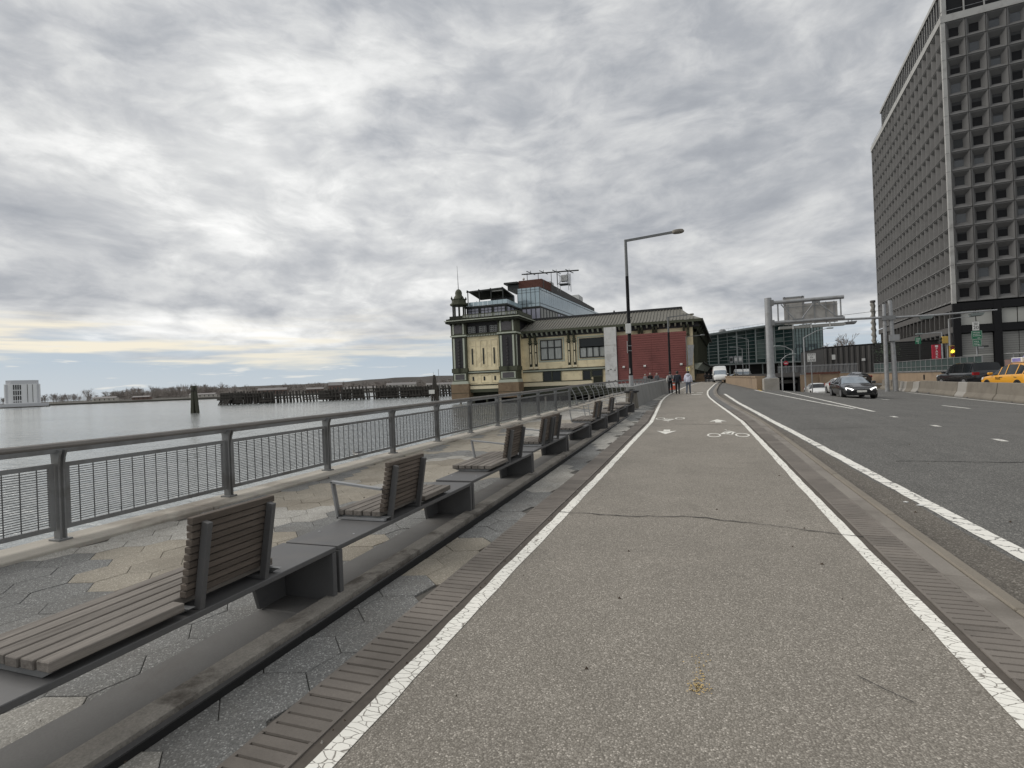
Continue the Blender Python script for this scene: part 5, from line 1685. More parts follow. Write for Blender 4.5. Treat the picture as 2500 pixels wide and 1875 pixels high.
slab(-.15, RW, -.15, LW, ZT + .01, ZT + 1.35, 'cornice', M['tower_trim'])
slab(1.1, RW, 1.1, LW, Z0 - .5, ZT, 'core', M['tower_black'])
slab(.5, RW, .5, 52, ZT + 1.36, ZT + 6.4, 'penthouse', M['tower_black'])
slab(.2, RW, .2, 52.3, ZT + 6.41, ZT + 7.2, 'penthouse_roof', M['tower_trim'])
b = B()
k = 0
while k * 1.55 < 51:
    p = C0 + DL * (.6 + k * 1.55) + DR * .42
    b.bar((p.x, p.y, ZT + 1.36), (p.x, p.y, ZT + 6.4), .10 if k else .5); k += 1
for k in range(8):
    p = C0 + DR * (3.6 + k * 3.0) + DL * .42
    b.bar((p.x, p.y, ZT + 1.36), (p.x, p.y, ZT + 6.4), .2)
p = C0 + DR * .5 + DL * .42
b.bar((p.x, p.y, ZT + 1.36), (p.x, p.y, ZT + 6.4), .7)
b.build('penthouse_mullion', M['tower_trim'], tw)
b = B(); p, q = C0 + DR * .1 + DL * .1, C0 + DR * RW + DL * .1
b.bar((p.x, p.y, ZT + 2.2), (q.x, q.y, ZT + 2.2), .05); p2 = C0 + DR * .1 + DL * LW; b.bar((p.x, p.y, ZT + 2.2), (p2.x, p2.y, ZT + 2.2), .05)
b.build('cornice_rail', M['galv'], tw)
# dark base storeys
slab(.02, RW, .02, LW, 12.3, Z0 - .21, 'base_fascia', M['tower_black'])
slab(.02, RW, .02, LW, 8.0, 9.4, 'base_band', M['tower_black'])
slab(1.3, RW, 1.3, LW, 1.1, 12.3, 'base_core', M['louver'])
slab(-.02, .9, .45, LW, 8.2, 9.3, 'left_spandrel', M['parapet'])
slab(-.05, .3, .45, LW, 12.4, 13.6, 'left_sill', M['parapet'])
for k in range(6):
    u = k * 6.0
    slab(u + .0, u + 1.15, -.03 - .002 * k, .9, 1.1, 13.55, 'base_column', M['tower_black'])
    slab(u + 1.25, u + 3.45, .5, .7, 9.5, 12.2, 'pale_infill', M['pale_panel']); slab(u + 3.6, u + 5.9, .5, .7, 9.5, 12.2, 'pale_infill', M['pale_panel'])
    for h in range(15):
        slab(u + 1.3, u + 3.6, .55, .7, 1.4 + h * .43, 1.79 + h * .43, 'shutter_slat', M['shutter'])
        slab(u + 3.7, u + 5.9, .55, .7, 1.4 + h * .43, 1.79 + h * .43, 'shutter_slat', M['shutter'])
    slab(u + 1.3, u + 5.9, .50, .549, 3.6, 3.85, 'shutter_rail', M['pale_panel'])
for k in range(20):
    v = 1.6 + k * 3.1
    slab(-.05, .8, v, v + .55, 1.1, 8.19, 'left_column', M['parapet'])
    slab(-.05, .8, v, v + .4, 9.31, 12.39, 'left_fin', M['parapet'])
    if k % 2 == 0:
        slab(.5, .7, v + 1.0, v + 2.6, 1.3, 7.6, 'left_shutter', M['shutter'])

pk = thing('parking_sign', 'tall red PARK sign hanging on the tower base behind the fence', 'sign', (34.7, 95, 3))
b = B(); b.box(34.15, 35.2, 94.9, 95.2, 2.85, 5.05); b.build('sign_board', M['sign_red'], pk)
b = B(); b.bar((34.3, 95.1, 1.1), (34.3, 95.1, 2.85), .1); b.bar((35.0, 95.1, 1.1), (35.0, 95.1, 2.85), .1); b.build('sign_post', M['galv'], pk)


def letter(txt, size, loc, parent, m, rot=(rad(90), 0, 0), name='lettering', ext=.004, align='CENTER'):
    cu = bpy.data.curves.new(name, 'FONT'); cu.body = txt; cu.size = size; cu.align_x = align; cu.align_y = 'CENTER'; cu.extrude = ext
    o = bpy.data.objects.new(name, cu); COL.objects.link(o)
    dg = bpy.context.evaluated_depsgraph_get()
    me = bpy.data.meshes.new_from_object(o.evaluated_get(dg)); bpy.data.objects.remove(o)
    me.materials.clear(); me.materials.append(m)
    o = bpy.data.objects.new(name, me); COL.objects.link(o)
    o.rotation_euler = rot; o.parent = parent
    o.location = Vector(loc) - (parent.location if parent else Vector((0, 0, 0)))
    return o


for k, ch_ in enumerate('PARK'):
    letter(ch_, .52, (34.68, 94.88, 4.45 - k * .42), pk, M['sign_white'])
b = B(); b.box(34.5, 34.86, 94.88, 94.899, 4.72, 4.95); b.build('sign_symbol', M['sign_white'], pk)

# ================================================================== RIVER AND FAR SHORE
dl = thing('mooring_dolphin', 'cluster of old timber piles standing alone in the river', 'piling', (-109.7, 91.2, -2))
for k, (dx, dy, sx) in enumerate(((0, 0, 0), (.55, .3, .25), (-.6, .25, -.3), (.15, -.55, .1), (-.3, -.45, -.15), (.75, -.2, .6), (.3, .7, .2))):
    b = B(); b.tube([(-109.7 + dx * .62 + sx * 1.2, 91.2 + dy * 1.0, -3.2), (-109.7 + dx * .5, 91.2 + dy * .5, 4.35 - (1.1 if k == 5 else R.uniform(0, .12)))], [.30, .25], 8)
    b.build('pile', M['pile_green'], dl)
b = B(); b.tube([(-109.7, 91.2, 3.1), (-109.7, 91.2, 3.3)], .72, 12); b.build('cable_wrap', M['pile'], dl)
d2 = thing('mooring_dolphin', 'timber pile tripod with a white board at the end of the old ferry rack', 'piling', (-69.9, 134.6, -2))
for dx, tx_ in ((-.9, .1), (.6, .35), (1.1, .5), (-.1, .2)):
    b = B(); b.tube([(-69.9 + dx, 134.6 + .3 * dx, -3.2), (-69.9 + tx_ * .4, 134.6, 5.3)], [.30, .27], 8); b.build('pile', M['pile'], d2)
b = B(); b.box(-71.3, -69.5, 133.9, 133.98, -.05, 1.1); b.build('notice_board', M['sign_white'], d2)
b = B(); b.bar((-68.4, 135, -2), (-68.6, 135, 6.9), .1); b.bar((-69.9, 134.6, 5.3), (-70, 134.6, 6.2), .06); b.build('rod', M['galv'], d2)

rk = thing('ferry_rack', 'long derelict timber ferry rack of dark leaning piles in the river', 'pier', (-140, 184, -2))
RP = [(-187, 168), (-166, 175.5), (-142.5, 183.5), (-117.5, 192), (-95.8, 199.5), (-78, 206)]
def rkp(t):
    k = min(4, int(t)); f = t - k
    return (RP[k][0] + (RP[k + 1][0] - RP[k][0]) * f, RP[k][1] + (RP[k + 1][1] - RP[k][1]) * f)
n = 92
for k in range(n):
    t = 5 * k / (n - 1)
    x, y = rkp(t)
    if 30 < k < 34 or k in (47,): continue
    top = 3.0 + .35 * math.sin(t * 3.1) + R.uniform(-.35, .3) + (.35 if 1.9 < t < 3.2 else 0) + (.9 if t > 4.1 and R.random() < .3 else 0)
    if 26 < k < 37: top -= R.uniform(0, .5)
    ln = R.uniform(.15, .75)
    b = B(); b.tube([(x + ln, y, -3), (x - ln * .35, y, top)], [.40, .34], 6); b.build('pile', M['pile'], rk)
for z, h, off in ((1.2, .45, .5), (-.1, .5, .6), (-1.0, .5, .9), (2.4, .35, .45)):
    for k in range(20):
        if R.random() < .12 or (h == .35 and R.random() < .4): continue
        (x0, y0), (x1, y1) = rkp(k * .25), rkp(min(4.999, k * .25 + R.uniform(.2, .26)))
        b = B(); b.bar((x0, y0 - off, z + R.uniform(-.1, .1)), (x1, y1 - off, z + R.uniform(-.1, .1)), .35, h); b.build('wale', M['pile'], rk)
for k in range(46):
    x, y = rkp(5 * k / 46)
    b = B(); b.tube([(x + .7, y + 2.4, -3), (x + .4, y + 2.2, 2.6 + R.uniform(-.5, .4))], .3, 5); b.build('pile', M['pile'], rk)
for k in range(6):
    b = B(); b.bar((-187.2 + k * .9, 166.4, -2.4), (-186.5 + k * .9, 167.6, .1), .4); b.build('fender', M['pile'], rk)
b = B(); b.bar((-187.6, 166.9, .3), (-181.8, 169, .3), 1.2, .7); b.build('fender_cap', M['pile'], rk)
b = B(); b.bar((-187, 168.3, 1.4), (-178.5, 171.3, 1.4), .8, 3.2); b.build('plank_wall', M['pile'], rk)
for k in range(26):                                        # planking behind the piles
    (x0, y0), (x1, y1) = rkp(k * .19), rkp(min(4.999, k * .19 + .17))
    if 5 <= k <= 8 or k in (13, 20): continue
    b = B(); b.bar((x0, y0 + 1.2, .35), (x1, y1 + 1.2, .35), .3, R.uniform(3.6, 4.6)); b.build('planking', M['pile'], rk)

# island shore
sh = B()
SH = [(-1500, 300, 5), (-1000, 560, 4), (-800, 640, 4), (-650, 760, 5), (-430, 900, 5), (-250, 1010, 5), (200, 1250, 5)]
for (x0, y0, h0), (x1, y1, h1) in zip(SH, SH[1:]):
    k = len(sh.v)
    sh.v += [(x0, y0, -2.5), (x1, y1, -2.5), (x1, y1, .8), (x0, y0, .8), (x1 - 60, y1 + 160, h1), (x0 - 60, y0 + 160, h0), (x1 - 260, y1 + 900, h1 + 2), (x0 - 260, y0 + 900, h0 + 2)]
    for f in ((0, 1, 2, 3), (3, 2, 4, 5), (5, 4, 6, 7)):
        sh.f.append(tuple(i + k for i in f)); sh.mi.append(0)
structure(sh.build('island_ground', M['shore']))
hill = B()
for i in range(60):
    x = -1100 + i * 24; h = 15 + 14 * math.exp(-((x + 560) / 190) ** 2) + 5 * math.exp(-((x + 880) / 120) ** 2) + 2.5 * noise.noise((x * .02, 0, 1))
    y = 1000 + .55 * (x + 600)
    hill.v += [(x, y, 0), (x, y + 20, h), (x - 30, y + 260, h * .8)]
    if i:
        k = i * 3
        hill.f += [(k - 3, k, k + 1, k - 2), (k - 2, k + 1, k + 2, k - 1)]; hill.mi += [0, 0]
structure(hill.build('island_hill', M['hillside']))

vb = thing('vent_tower', 'pale octagonal stone ventilation tower standing on the water at far left', 'building', (-748, 398, -2))
vc = Vector((-768, 408, 0)); vd = Vector((.473, .881, 0)); vq = Vector((-.881, .473, 0))
def oct_(hw, ch, z0, z1, b):
    pts = []
    for (a, c) in ((-hw + ch, -hw), (hw - ch, -hw), (hw, -hw + ch), (hw, hw - ch), (hw - ch, hw), (-hw + ch, hw), (-hw, hw - ch), (-hw, -hw + ch)):
        p = vc + vd * a + vq * c; pts.append((p.x, p.y))
    b.prism(pts, z0, z1)
b = B(); oct_(16, 4.5, 2.5, 26, b); b.build('shaft', M['vent'], vb)
b = B(); oct_(14.5, 4.5, 26, 30.6, b); b.build('attic', M['vent_dk'], vb)
b = B(); oct_(23, 4, -2.5, 2.8, b); b.build('island_base', M['vent_dk'], vb)
b = B(); oct_(24, 4, -2.6, -.9, b); b.build('rock_edge', M['shore'], vb)
for k in range(4):
    for z0, z1 in ((19.5, 25.2), (13.2, 18.2), (7, 12), (4.3, 5.4)):
        p = vc + vd * (-7.6 + k * 1.9) - vq * 16.1
        b = B(); b.bar((p.x, p.y, z0), (p.x, p.y, z1), .9, .9); b.build('louvre', M['frame_dk'], vb)
for a in (4.2, 8.8):
    p = vc + vd * a - vq * 16.05
    b = B(); b.bar((p.x, p.y, 4), (p.x, p.y, 25.5), .7, .3); b.build('groove', M['parapet'], vb)
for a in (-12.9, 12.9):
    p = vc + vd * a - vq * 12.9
    b = B(); b.bar((p.x, p.y, 4), (p.x, p.y, 25.6), 3.9, 3.9, (vd.x, vd.y, 0)); b.build('shaded_corner', M['vent_dk'], vb)  # corner shade painted with the darker cladding colour

# bare trees on the island
protos_t = [bare_tree('t', 1.0, .5, 3, None, s, .022, 3) for s in (1, 2, 3, 5)]
tmesh = []
for tb, cb in protos_t:
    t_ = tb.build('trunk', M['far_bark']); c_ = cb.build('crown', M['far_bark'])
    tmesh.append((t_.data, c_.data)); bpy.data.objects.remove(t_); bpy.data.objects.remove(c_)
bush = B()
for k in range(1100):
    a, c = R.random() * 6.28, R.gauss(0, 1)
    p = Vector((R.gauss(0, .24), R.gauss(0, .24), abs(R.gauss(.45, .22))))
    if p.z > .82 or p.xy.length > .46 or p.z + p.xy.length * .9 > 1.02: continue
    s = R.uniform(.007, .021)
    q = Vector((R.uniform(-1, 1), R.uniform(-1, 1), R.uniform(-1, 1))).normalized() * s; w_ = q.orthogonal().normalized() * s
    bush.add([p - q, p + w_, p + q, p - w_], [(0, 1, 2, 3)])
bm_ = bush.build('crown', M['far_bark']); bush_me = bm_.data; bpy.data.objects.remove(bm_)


def shore_y(x):
    return interp(x, [(a, c) for a, c, _ in SH])


spots = []
for i in range(215):
    x = R.uniform(-1130, -330) if i % 4 else R.uniform(-1130, -700)
    spots.append((x, shore_y(x) + R.uniform(60, 210)))
for i, (x, y) in enumerate(sorted(spots)):
    ev = R.random() < .10
    hh = R.uniform(14, 25) * (.8 if x < -1030 else 1.2 if x < -840 else .95)
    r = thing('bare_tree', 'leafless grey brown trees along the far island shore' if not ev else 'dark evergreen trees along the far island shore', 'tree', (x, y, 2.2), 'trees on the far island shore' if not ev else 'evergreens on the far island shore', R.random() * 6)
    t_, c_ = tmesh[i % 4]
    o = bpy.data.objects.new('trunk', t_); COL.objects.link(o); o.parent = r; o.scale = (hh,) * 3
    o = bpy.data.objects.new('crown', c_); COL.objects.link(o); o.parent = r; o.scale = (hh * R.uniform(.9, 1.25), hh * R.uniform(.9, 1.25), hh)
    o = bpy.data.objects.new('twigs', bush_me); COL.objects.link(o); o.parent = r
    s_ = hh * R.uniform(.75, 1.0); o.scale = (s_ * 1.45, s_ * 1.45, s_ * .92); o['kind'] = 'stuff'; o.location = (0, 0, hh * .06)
# houses, sheds and barracks along the shore
hs = [(-935, 34, 7, 'house_pale', 'long pale shed with a flat roof at the island water edge'), (-880, 26, 6, 'house_red', 'low brown brick house under the island trees'),
      (-790, 40, 6.5, 'house_pale', 'long pale low building by the island shore'), (-705, 48, 11, 'house_red', 'row of brick houses with a slate roof on the island'),
      (-650, 30, 9, 'house_red', 'gabled brick house right of the brick row on the island'), (-585, 60, 7, 'house_pale', 'long low boathouse behind the lone timber piles'),
      (-520, 55, 12, 'house_pale', 'pale barracks with a flat roof behind the ferry rack'), (-455, 62, 9, 'house_pale', 'long white shed behind the ferry rack'),
      (-400, 46, 16, 'house_pale', 'tall pale hall above the middle of the ferry rack'), (-345, 60, 15, 'house_red', 'broad brown building above the right part of the ferry rack'),
      (-620, 24, 17, 'house_red', 'brick house standing higher on the island hill'), (-300, 40, 11, 'house_pale', 'pale low hall near the right end of the ferry rack')]
for x, w_, h_, mm, lab in hs:
    y = shore_y(x) + 26
    r = thing('island_house', lab, 'house', (x, y, 2)); a = rad(34); d_ = Vector((math.cos(a), math.sin(a), 0)); nn = Vector((d_.y, -d_.x, 0))
    p, q = Vector((x, y, 0)) - d_ * w_ / 2, Vector((x, y, 0)) + d_ * w_ / 2
    b = B(); b.bar((p.x, p.y, 2 + h_ * .35), (q.x, q.y, 2 + h_ * .35), 10, h_ * .7); b.build('wall', M[mm], r)
    b = B(); k = h_ * .7 + 2
    b.add([(p.x + nn.x * 6, p.y + nn.y * 6, k), (q.x + nn.x * 6, q.y + nn.y * 6, k), (q.x, q.y, k + h_ * .35), (p.x, p.y, k + h_ * .35), (p.x - nn.x * 6, p.y - nn.y * 6, k), (q.x - nn.x * 6, q.y - nn.y * 6, k)],
          [(0, 1, 2, 3), (3, 2, 5, 4), (0, 3, 4), (1, 5, 2), (0, 4, 5, 1)]); b.build('roof', M['house_roof'], r)
    for j in range(max(3, int(w_ / 6))):
        f = (j + .5) / max(3, int(w_ / 6)); c_ = p + (q - p) * f + nn * 5.1
        b = B(); b.bar((c_.x, c_.y, 3.2), (c_.x, c_.y, 2 + h_ * .55), 2.0, .4); b.build('window', M['frame_dk'], r)
gl = thing('gull', 'white gull floating on the river just beyond the railing', 'bird', (-17.7, 24.6, -1.98))
b = B(); b.tube([(-17.95, 24.6, -1.86), (-17.85, 24.6, -1.9), (-17.7, 24.6, -1.93), (-17.55, 24.6, -1.88), (-17.42, 24.6, -1.80)], [.03, .09, .13, .10, .02], 8)
b.tube([(-17.86, 24.6, -1.86), (-17.92, 24.6, -1.74), (-17.98, 24.6, -1.70)], [.06, .05, .04], 6); b.build('body', M['white_cloth'], gl, smooth=True)
b = B(); b.bar((-17.75, 24.54, -1.82), (-17.4, 24.54, -1.77), .05, .1); b.bar((-17.75, 24.66, -1.82), (-17.4, 24.66, -1.77), .05, .1); b.build('wing', M['grey_cloth'], gl)
# ================================================================== ROADSIDE STRUCTURES
# left parapet along the ramp and tunnel mouth
pw = thing('ramp_wall', 'low tan retaining wall between the service road and the tunnel ramp', 'wall', (5.5, 60, 0))
for k in range(14):
    y0 = 47.65 + k * 3.9
    b = B(); b.box(5.0, 5.62, y0, y0 + 3.88, -3.6, rise(y0) + .86); b.build('wall_panel', M['tan_wall'], pw, bevel=.02)
    b = B(); b.box(4.93, 5.68, y0, y0 + 3.885, rise(y0) + .862, rise(y0) + .98); b.build('coping', M['tan_wall'], pw)
b = B(); b.box(5.63, 6.18, 47.65, 102, -3.6, .25); b.build('ramp_side', M['tan_wall'], pw)
tn_ = thing('tunnel_portal', 'dark road tunnel mouth under the service deck', 'tunnel', (11, 85, -2.6))
b = B(); b.box(6.2, 14.6, 84.6, 86, 1.15, 1.75); b.build('header', M['parapet'], tn_)
b = B(); b.box(6.19, 14.6, 108, 108.3, -4, 1.15); b.box(6.19, 6.3, 84.6, 108, -4, 1.14); b.box(14.45, 14.6, 84.6, 108, -4, 1.14); b.box(6.19, 14.6, 84.6, 108, 1.0, 1.14); b.build('interior', M['portal_dark'], tn_)
b = B(); b.box(6.3, 14.44, 83, 108, -2.95, -2.62); b.build('tunnel_floor', M['road'], tn_)
b = B(); b.box(6.2, 22, 86.02, 112, .2, .70); b.build('deck', M['ground'], tn_)
rwall = thing('retaining_wall', 'long tan retaining wall beyond the barrier carrying the green screened fence', 'wall', (21.9, 70, -.4))
for k in range(17):
    y0 = 28 + k * 3.3
    b = B(); b.box(21.75, 22.1, y0, y0 + 3.28, -1, 1.18); b.build('wall_panel', M['tan_wall'] if y0 > 50 else M['pinkwall'], rwall)
for k in range(3):
    b = B(); x0 = 14.6 + k * 2.4; b.box(x0, x0 + 2.38, 84.4 - k * .3, 85 - k * .3, -3.5, 1.35); b.build('wall_panel', M['tan_wall'], rwall)
b = B(); b.box(21.7, 22.15, 50, 84, 1.182, 1.27); b.build('wall_cap', M['plinth'], rwall)
b = B(); b.box(21.74, 21.749, 62.4, 62.75, .45, .95); b.build('drain_slot', M['tower_black'], rwall)
bwl = thing('brick_wall', 'brown brick wall behind the taxi with a thin rail on top', 'wall', (23.4, 44, 1.1))
b = B(); b.box(23.2, 23.5, 28, 51.5, .9, 2.0); b.build('wall', M['pinkwall'], bwl)
b = B(); b.bar((23.3, 28, 2.5), (23.3, 51.5, 2.5), .05)
for k in range(12):
    b.bar((23.3, 28.5 + 2 * k, 2.0), (23.3, 28.5 + 2 * k, 2.5), .05)
b.build('rail', M['galv'], bwl)
gf = thing('mesh_fence', 'steel post fence with dark green screen on the tan wall', 'fence', (22, 62, 1.27))
ny = 22
for k in range(ny + 1):
    y = 52 + k * 1.2
    b = B(); b.bar((22, y, 1.27), (22, y, 2.46), .06); b.build('post', M['galv'], gf)
    if k < ny:
        b = B(); b.box(22.0, 22.02, y + .05, y + 1.15, 1.36, 2.38); b.build('screen_panel', M['green_mesh'], gf)
b = B()
for z in (2.42, 1.75, 1.33):
    b.bar((21.97, 52, z), (21.97, 78.4, z), .045)
b.build('rail', M['galv'], gf)
f2 = thing('picket_fence', 'grey picket fence on top of the wall right of the tunnel mouth', 'fence', (18, 86, 1.35))
b = B()
for k in range(60):
    x = 12.0 + k * .17
    b.bar((x, 86, 1.3), (x, 86, 2.75), .05)
b.build('pickets', M['galv'], f2)
b = B(); b.bar((12, 85.95, 2.6), (22.2, 85.95, 2.6), .07); b.bar((12, 85.95, 1.45), (22.2, 85.95, 1.45), .07); b.build('rail', M['galv'], f2)
f3 = thing('red_fence', 'low red plastic fence on the wall behind the parked cars', 'fence', (19, 84, 1.35))
b = B(); b.box(15.2, 19.5, 83.9, 83.95, 1.36, 1.62)
b.build('panel', M['brick'], f3)
b = B()
for k in range(9):
    b.bar((15.3 + k * .5, 83.85, 1.36), (15.3 + k * .5, 83.85, 1.68), .05)
b.build('stake', M['brick'], f3)

# jersey barrier, one block after another
JX = [(14, 13.6), (20, 14.15), (32.3, 15.25), (41, 16.1), (51, 17.45), (60, 18.3), (68, 18.9)]
prof = [(0, -.1), (0, .10), (.17, .34), (.26, .96), (.42, .96), (.51, .34), (.68, .10), (.68, -.1)]
jb = thing('jersey_barrier', 'long stained concrete barrier between the two roadways', 'barrier', (16, 40, -.4))
segs_ = [(14, 22), (22, 31), (31, 36), (36, 40.4), (40.4, 42.2), (42.2, 47), (47, 50.2), (50.2, 52.2), (52.2, 54), (54, 56), (56, 58.2), (58.2, 61.4), (61.4, 65)]
for i, (ya, yb) in enumerate(segs_):
    odd = i in (4, 8, 10)
    b = B(); xa, xb = interp(ya, JX), interp(yb, JX); g = .03
    n = len(prof); s_ = .97 if odd else 1.0
    h = R.uniform(-.02, .02); xo = R.uniform(-.03, .03)
    za, zb2 = zroad(xa, ya), zroad(xb, yb)
    b.add([(xa + x * s_ + xo, ya + g, za + z * s_ + (h if z > .5 else 0)) for x, z in prof] + [(xb + x * s_ + xo, yb - g, zb2 + z * s_ + (h if z > .5 else 0)) for x, z in prof],
          [tuple(range(n)), tuple(reversed(range(n, 2 * n)))] + [(k, n + k, n + (k + 1) % n, (k + 1) % n) for k in range(n)])
    b.build('barrier_block', M['block'] if odd else M['jersey'], jb, bevel=.03)
for y, s in ((51.0, .12), (47.5, .1), (39.0, .07), (33, .06)):
    b = B(); x = interp(y, JX) - .25; b.lathe(x, y, [(s, zroad(x, y)), (s * .7, zroad(x, y) + s * .9), (s * .3, zroad(x, y) + s * 1.2)], 6); b.build('rubble', M['plinth'], jb)

# sign gantry
gt = thing('sign_gantry', 'grey cantilever sign gantry seen from behind on a concrete block', 'gantry', (6.0, 47, .3))
b = B(); b.box(5.42, 6.55, 46.5, 47.62, -.6, 1.27); b.build('concrete_block', M['block'], gt, bevel=.03)
b = B(); b.tube([(6.03, 47.05, 1.27), (6.03, 47.05, 7.78)], [.29, .265], 18); b.build('column', M['galv'], gt, smooth=True)
b = B(); b.lathe(6.03, 47.05, [(.5, 1.272), (.5, 1.33), (.33, 1.36), (.30, 1.6)], 12); b.build('base_flange', M['galv'], gt)
for z, r in ((7.36, .15), (5.74, .13)):
    b = B(); b.tube([(6.35, 47, z), (11.35, 47, z + .03)], r, 12); b.build('chord', M['galv'], gt, smooth=True)
    b = B(); b.box(6.15, 6.42, 46.8, 47.25, z - .22, z + .22); b.build('chord_bracket', M['rail_steel'], gt)
for x in (6.72, 11.12):
    b = B(); b.tube([(x, 47, 5.8), (x, 47, 7.3)], .055, 8); b.build('strut', M['galv'], gt)
for a, c in (((6.95, 7.18), (7.85, 5.95)), ((8.42, 5.95), (9.3, 7.15)), ((9.5, 7.15), (10.75, 5.97))):
    b = B(); b.tube([(a[0], 46.95, a[1]), (c[0], 46.95, c[1])], .05, 8); b.build('diagonal', M['galv'], gt)
b = B(); b.box(7.75, 8.5, 46.9, 46.98, 5.85, 5.95); b.box(9.15, 9.7, 46.9, 46.98, 7.08, 7.22); b.box(10.7, 11.25, 46.9, 46.98, 5.82, 5.97); b.build('gusset', M['rail_steel'], gt)
sp = [(7.25, 8.62), (8.64, 9.42), (9.44, 10.22), (10.24, 11.04)]
for x0, x1 in sp:
    b = B(); b.box(x0, x1, 47.62, 47.65, 5.55, 7.18); b.build('sign_panel', M['sign_back'], gt)
b = B(); b.box(7.2, 8.74, 47.6, 47.64, 7.19, 7.80); b.build('sign_panel', M['sign_back'], gt)
b = B()
for x in (7.55, 8.63, 9.43, 10.23, 10.8):
    b.box(x - .03, x + .03, 47.55, 47.615, 5.5, 7.2)
for z in (5.8, 6.95):
    b.box(7.25, 11.04, 47.53, 47.549, z - .03, z + .03)
for x in (7.3, 8.6):
    b.box(x - .04, x + .04, 47.54, 47.599, 7.15, 7.82)
b.box(7.2, 8.74, 47.54, 47.599, 7.72, 7.80)
b.build('sign_rib', M['galv'], gt)
for x0, x1 in ((6.83, 7.75), (7.8, 9.05), (9.1, 10.35), (10.4, 11.45)):
    b = B(); b.box(x0, x1, 47.2, 47.9, 5.22, 5.42); b.build('walkway', M['pale_panel'], gt)
for x in (7.77, 9.07, 10.37):
    b = B(); b.box(x - .05, x + .05, 47.12, 47.19, 5.15, 5.6); b.build('walkway_post', M['white_box'], gt)

# mast arm with luminaires on two poles behind the barrier
ma = thing('mast_arm_pole', 'long horizontal mast arm with flat luminaires on twin grey poles behind the barrier', 'street lamp', (17, 57, -.4))
b = B(); b.tube([(16.95, 57, -.6), (16.95, 57, 7.65)], [.19, .15], 12); b.build('pole', M['galv'], ma, smooth=True)
b = B(); b.tube([(17.62, 57, -.6), (17.42, 57, 7.95)], [.22, .16], 12); b.build('pole', M['galv'], ma, smooth=True)
b = B(); b.tube([(17.5, 57, 6.40), (13.6, 57, 6.5), (8.9, 57, 6.58)], [.12, .10, .06], 10); b.tube([(17.5, 57, 6.35), (21, 57, 6.32), (25.3, 57, 6.42)], [.12, .10, .06], 10); b.build('arm', M['galv'], ma, smooth=True)
b = B(); b.box(16.7, 17.75, 56.75, 57.2, 6.15, 6.55); b.build('clamp', M['rail_steel'], ma)
b = B(); b.box(17.18, 17.95, 56.6, 56.95, 4.2, 4.78); b.build('junction_box', M['galv'], ma)
b = B(); b.bar((16.95, 57, 7.1), (9.0, 57, 6.62), .03); b.build('stay_wire', M['frame_dk'], ma)
for x in (10.4, 14.2, 20.1, 23.8):
    b = B(); z = 6.15
    b.add([(x - .52, 56.7, z + .08), (x + .52, 56.7, z + .12), (x + .45, 57.3, z + .12), (x - .45, 57.3, z + .08), (x - .40, 56.75, z - .14), (x + .40, 56.75, z - .12), (x + .35, 57.25, z - .12), (x - .35, 57.25, z - .14)],
          [(0, 1, 2, 3), (7, 6, 5, 4), (0, 4, 5, 1), (1, 5, 6, 2), (2, 6, 7, 3), (3, 7, 4, 0)])
    hd = b.build('luminaire', M['mullion'] if x > 18 else M['rail_steel'], ma)
    b = B(); b.box(x - .35, x + .35, 56.8, 57.2, z - .155, z - .145); b.build('lens', M['plastic_bk'], hd)
    b = B(); b.bar((x - .15, 57, z + .1), (x - .15, 57, z + .32), .05); b.bar((x + .15, 57, z + .1), (x + .15, 57, z + .32), .05); b.build('hanger', M['frame_dk'], hd)

# signs
sl = thing('stay_in_lane_sign', 'white rectangular STAY IN LANE sign on a post in the ramp', 'sign', (11.4, 60, -.6))
b = B(); b.box(11.08, 11.82, 59.95, 59.98, 2.70, 3.56); b.build('sign_face', M['sign_white'], sl)
b = B(); b.bar((11.42, 60.02, -.8), (11.42, 60.02, 3.5), .09); b.build('sign_post', M['galv'], sl)
for k, tx in enumerate(('STAY', 'IN', 'LANE')):
    letter(tx, .27, (11.45, 59.945, 3.39 - k * .255), sl, M['ink'])
b = B(); b.bar((11.1, 59.94, 2.73), (11.8, 59.94, 2.73), .008, .012); b.bar((11.1, 59.94, 3.53), (11.8, 59.94, 3.53), .008, .012); b.build('sign_border', M['ink'], sl)


def small_lamp(x, y, z0, z1, ax, az, label):
    r = thing('street_lamp', label, 'street lamp', (x, y, z0))
    b = B(); b.tube([(x, y, z0), (x, y, z1)], [.085, .06], 7); b.build('shaft', M['galv'], r, smooth=True)
    b = B(); b.tube([(x, y, z1 - .05), (x + (ax - x) * .55, y, z1 + (az - z1) * .75), (ax, y, az)], [.05, .045, .04], 6); b.build('arm', M['galv'], r)
    b = B(); d = 1 if ax > x else -1; b.box(*sorted((ax - .05 * d, ax + .55 * d)), y - .14, y + .14, az - .06, az + .07); b.build('lamp_head', M['mullion'], r, bevel=.03)
    return r


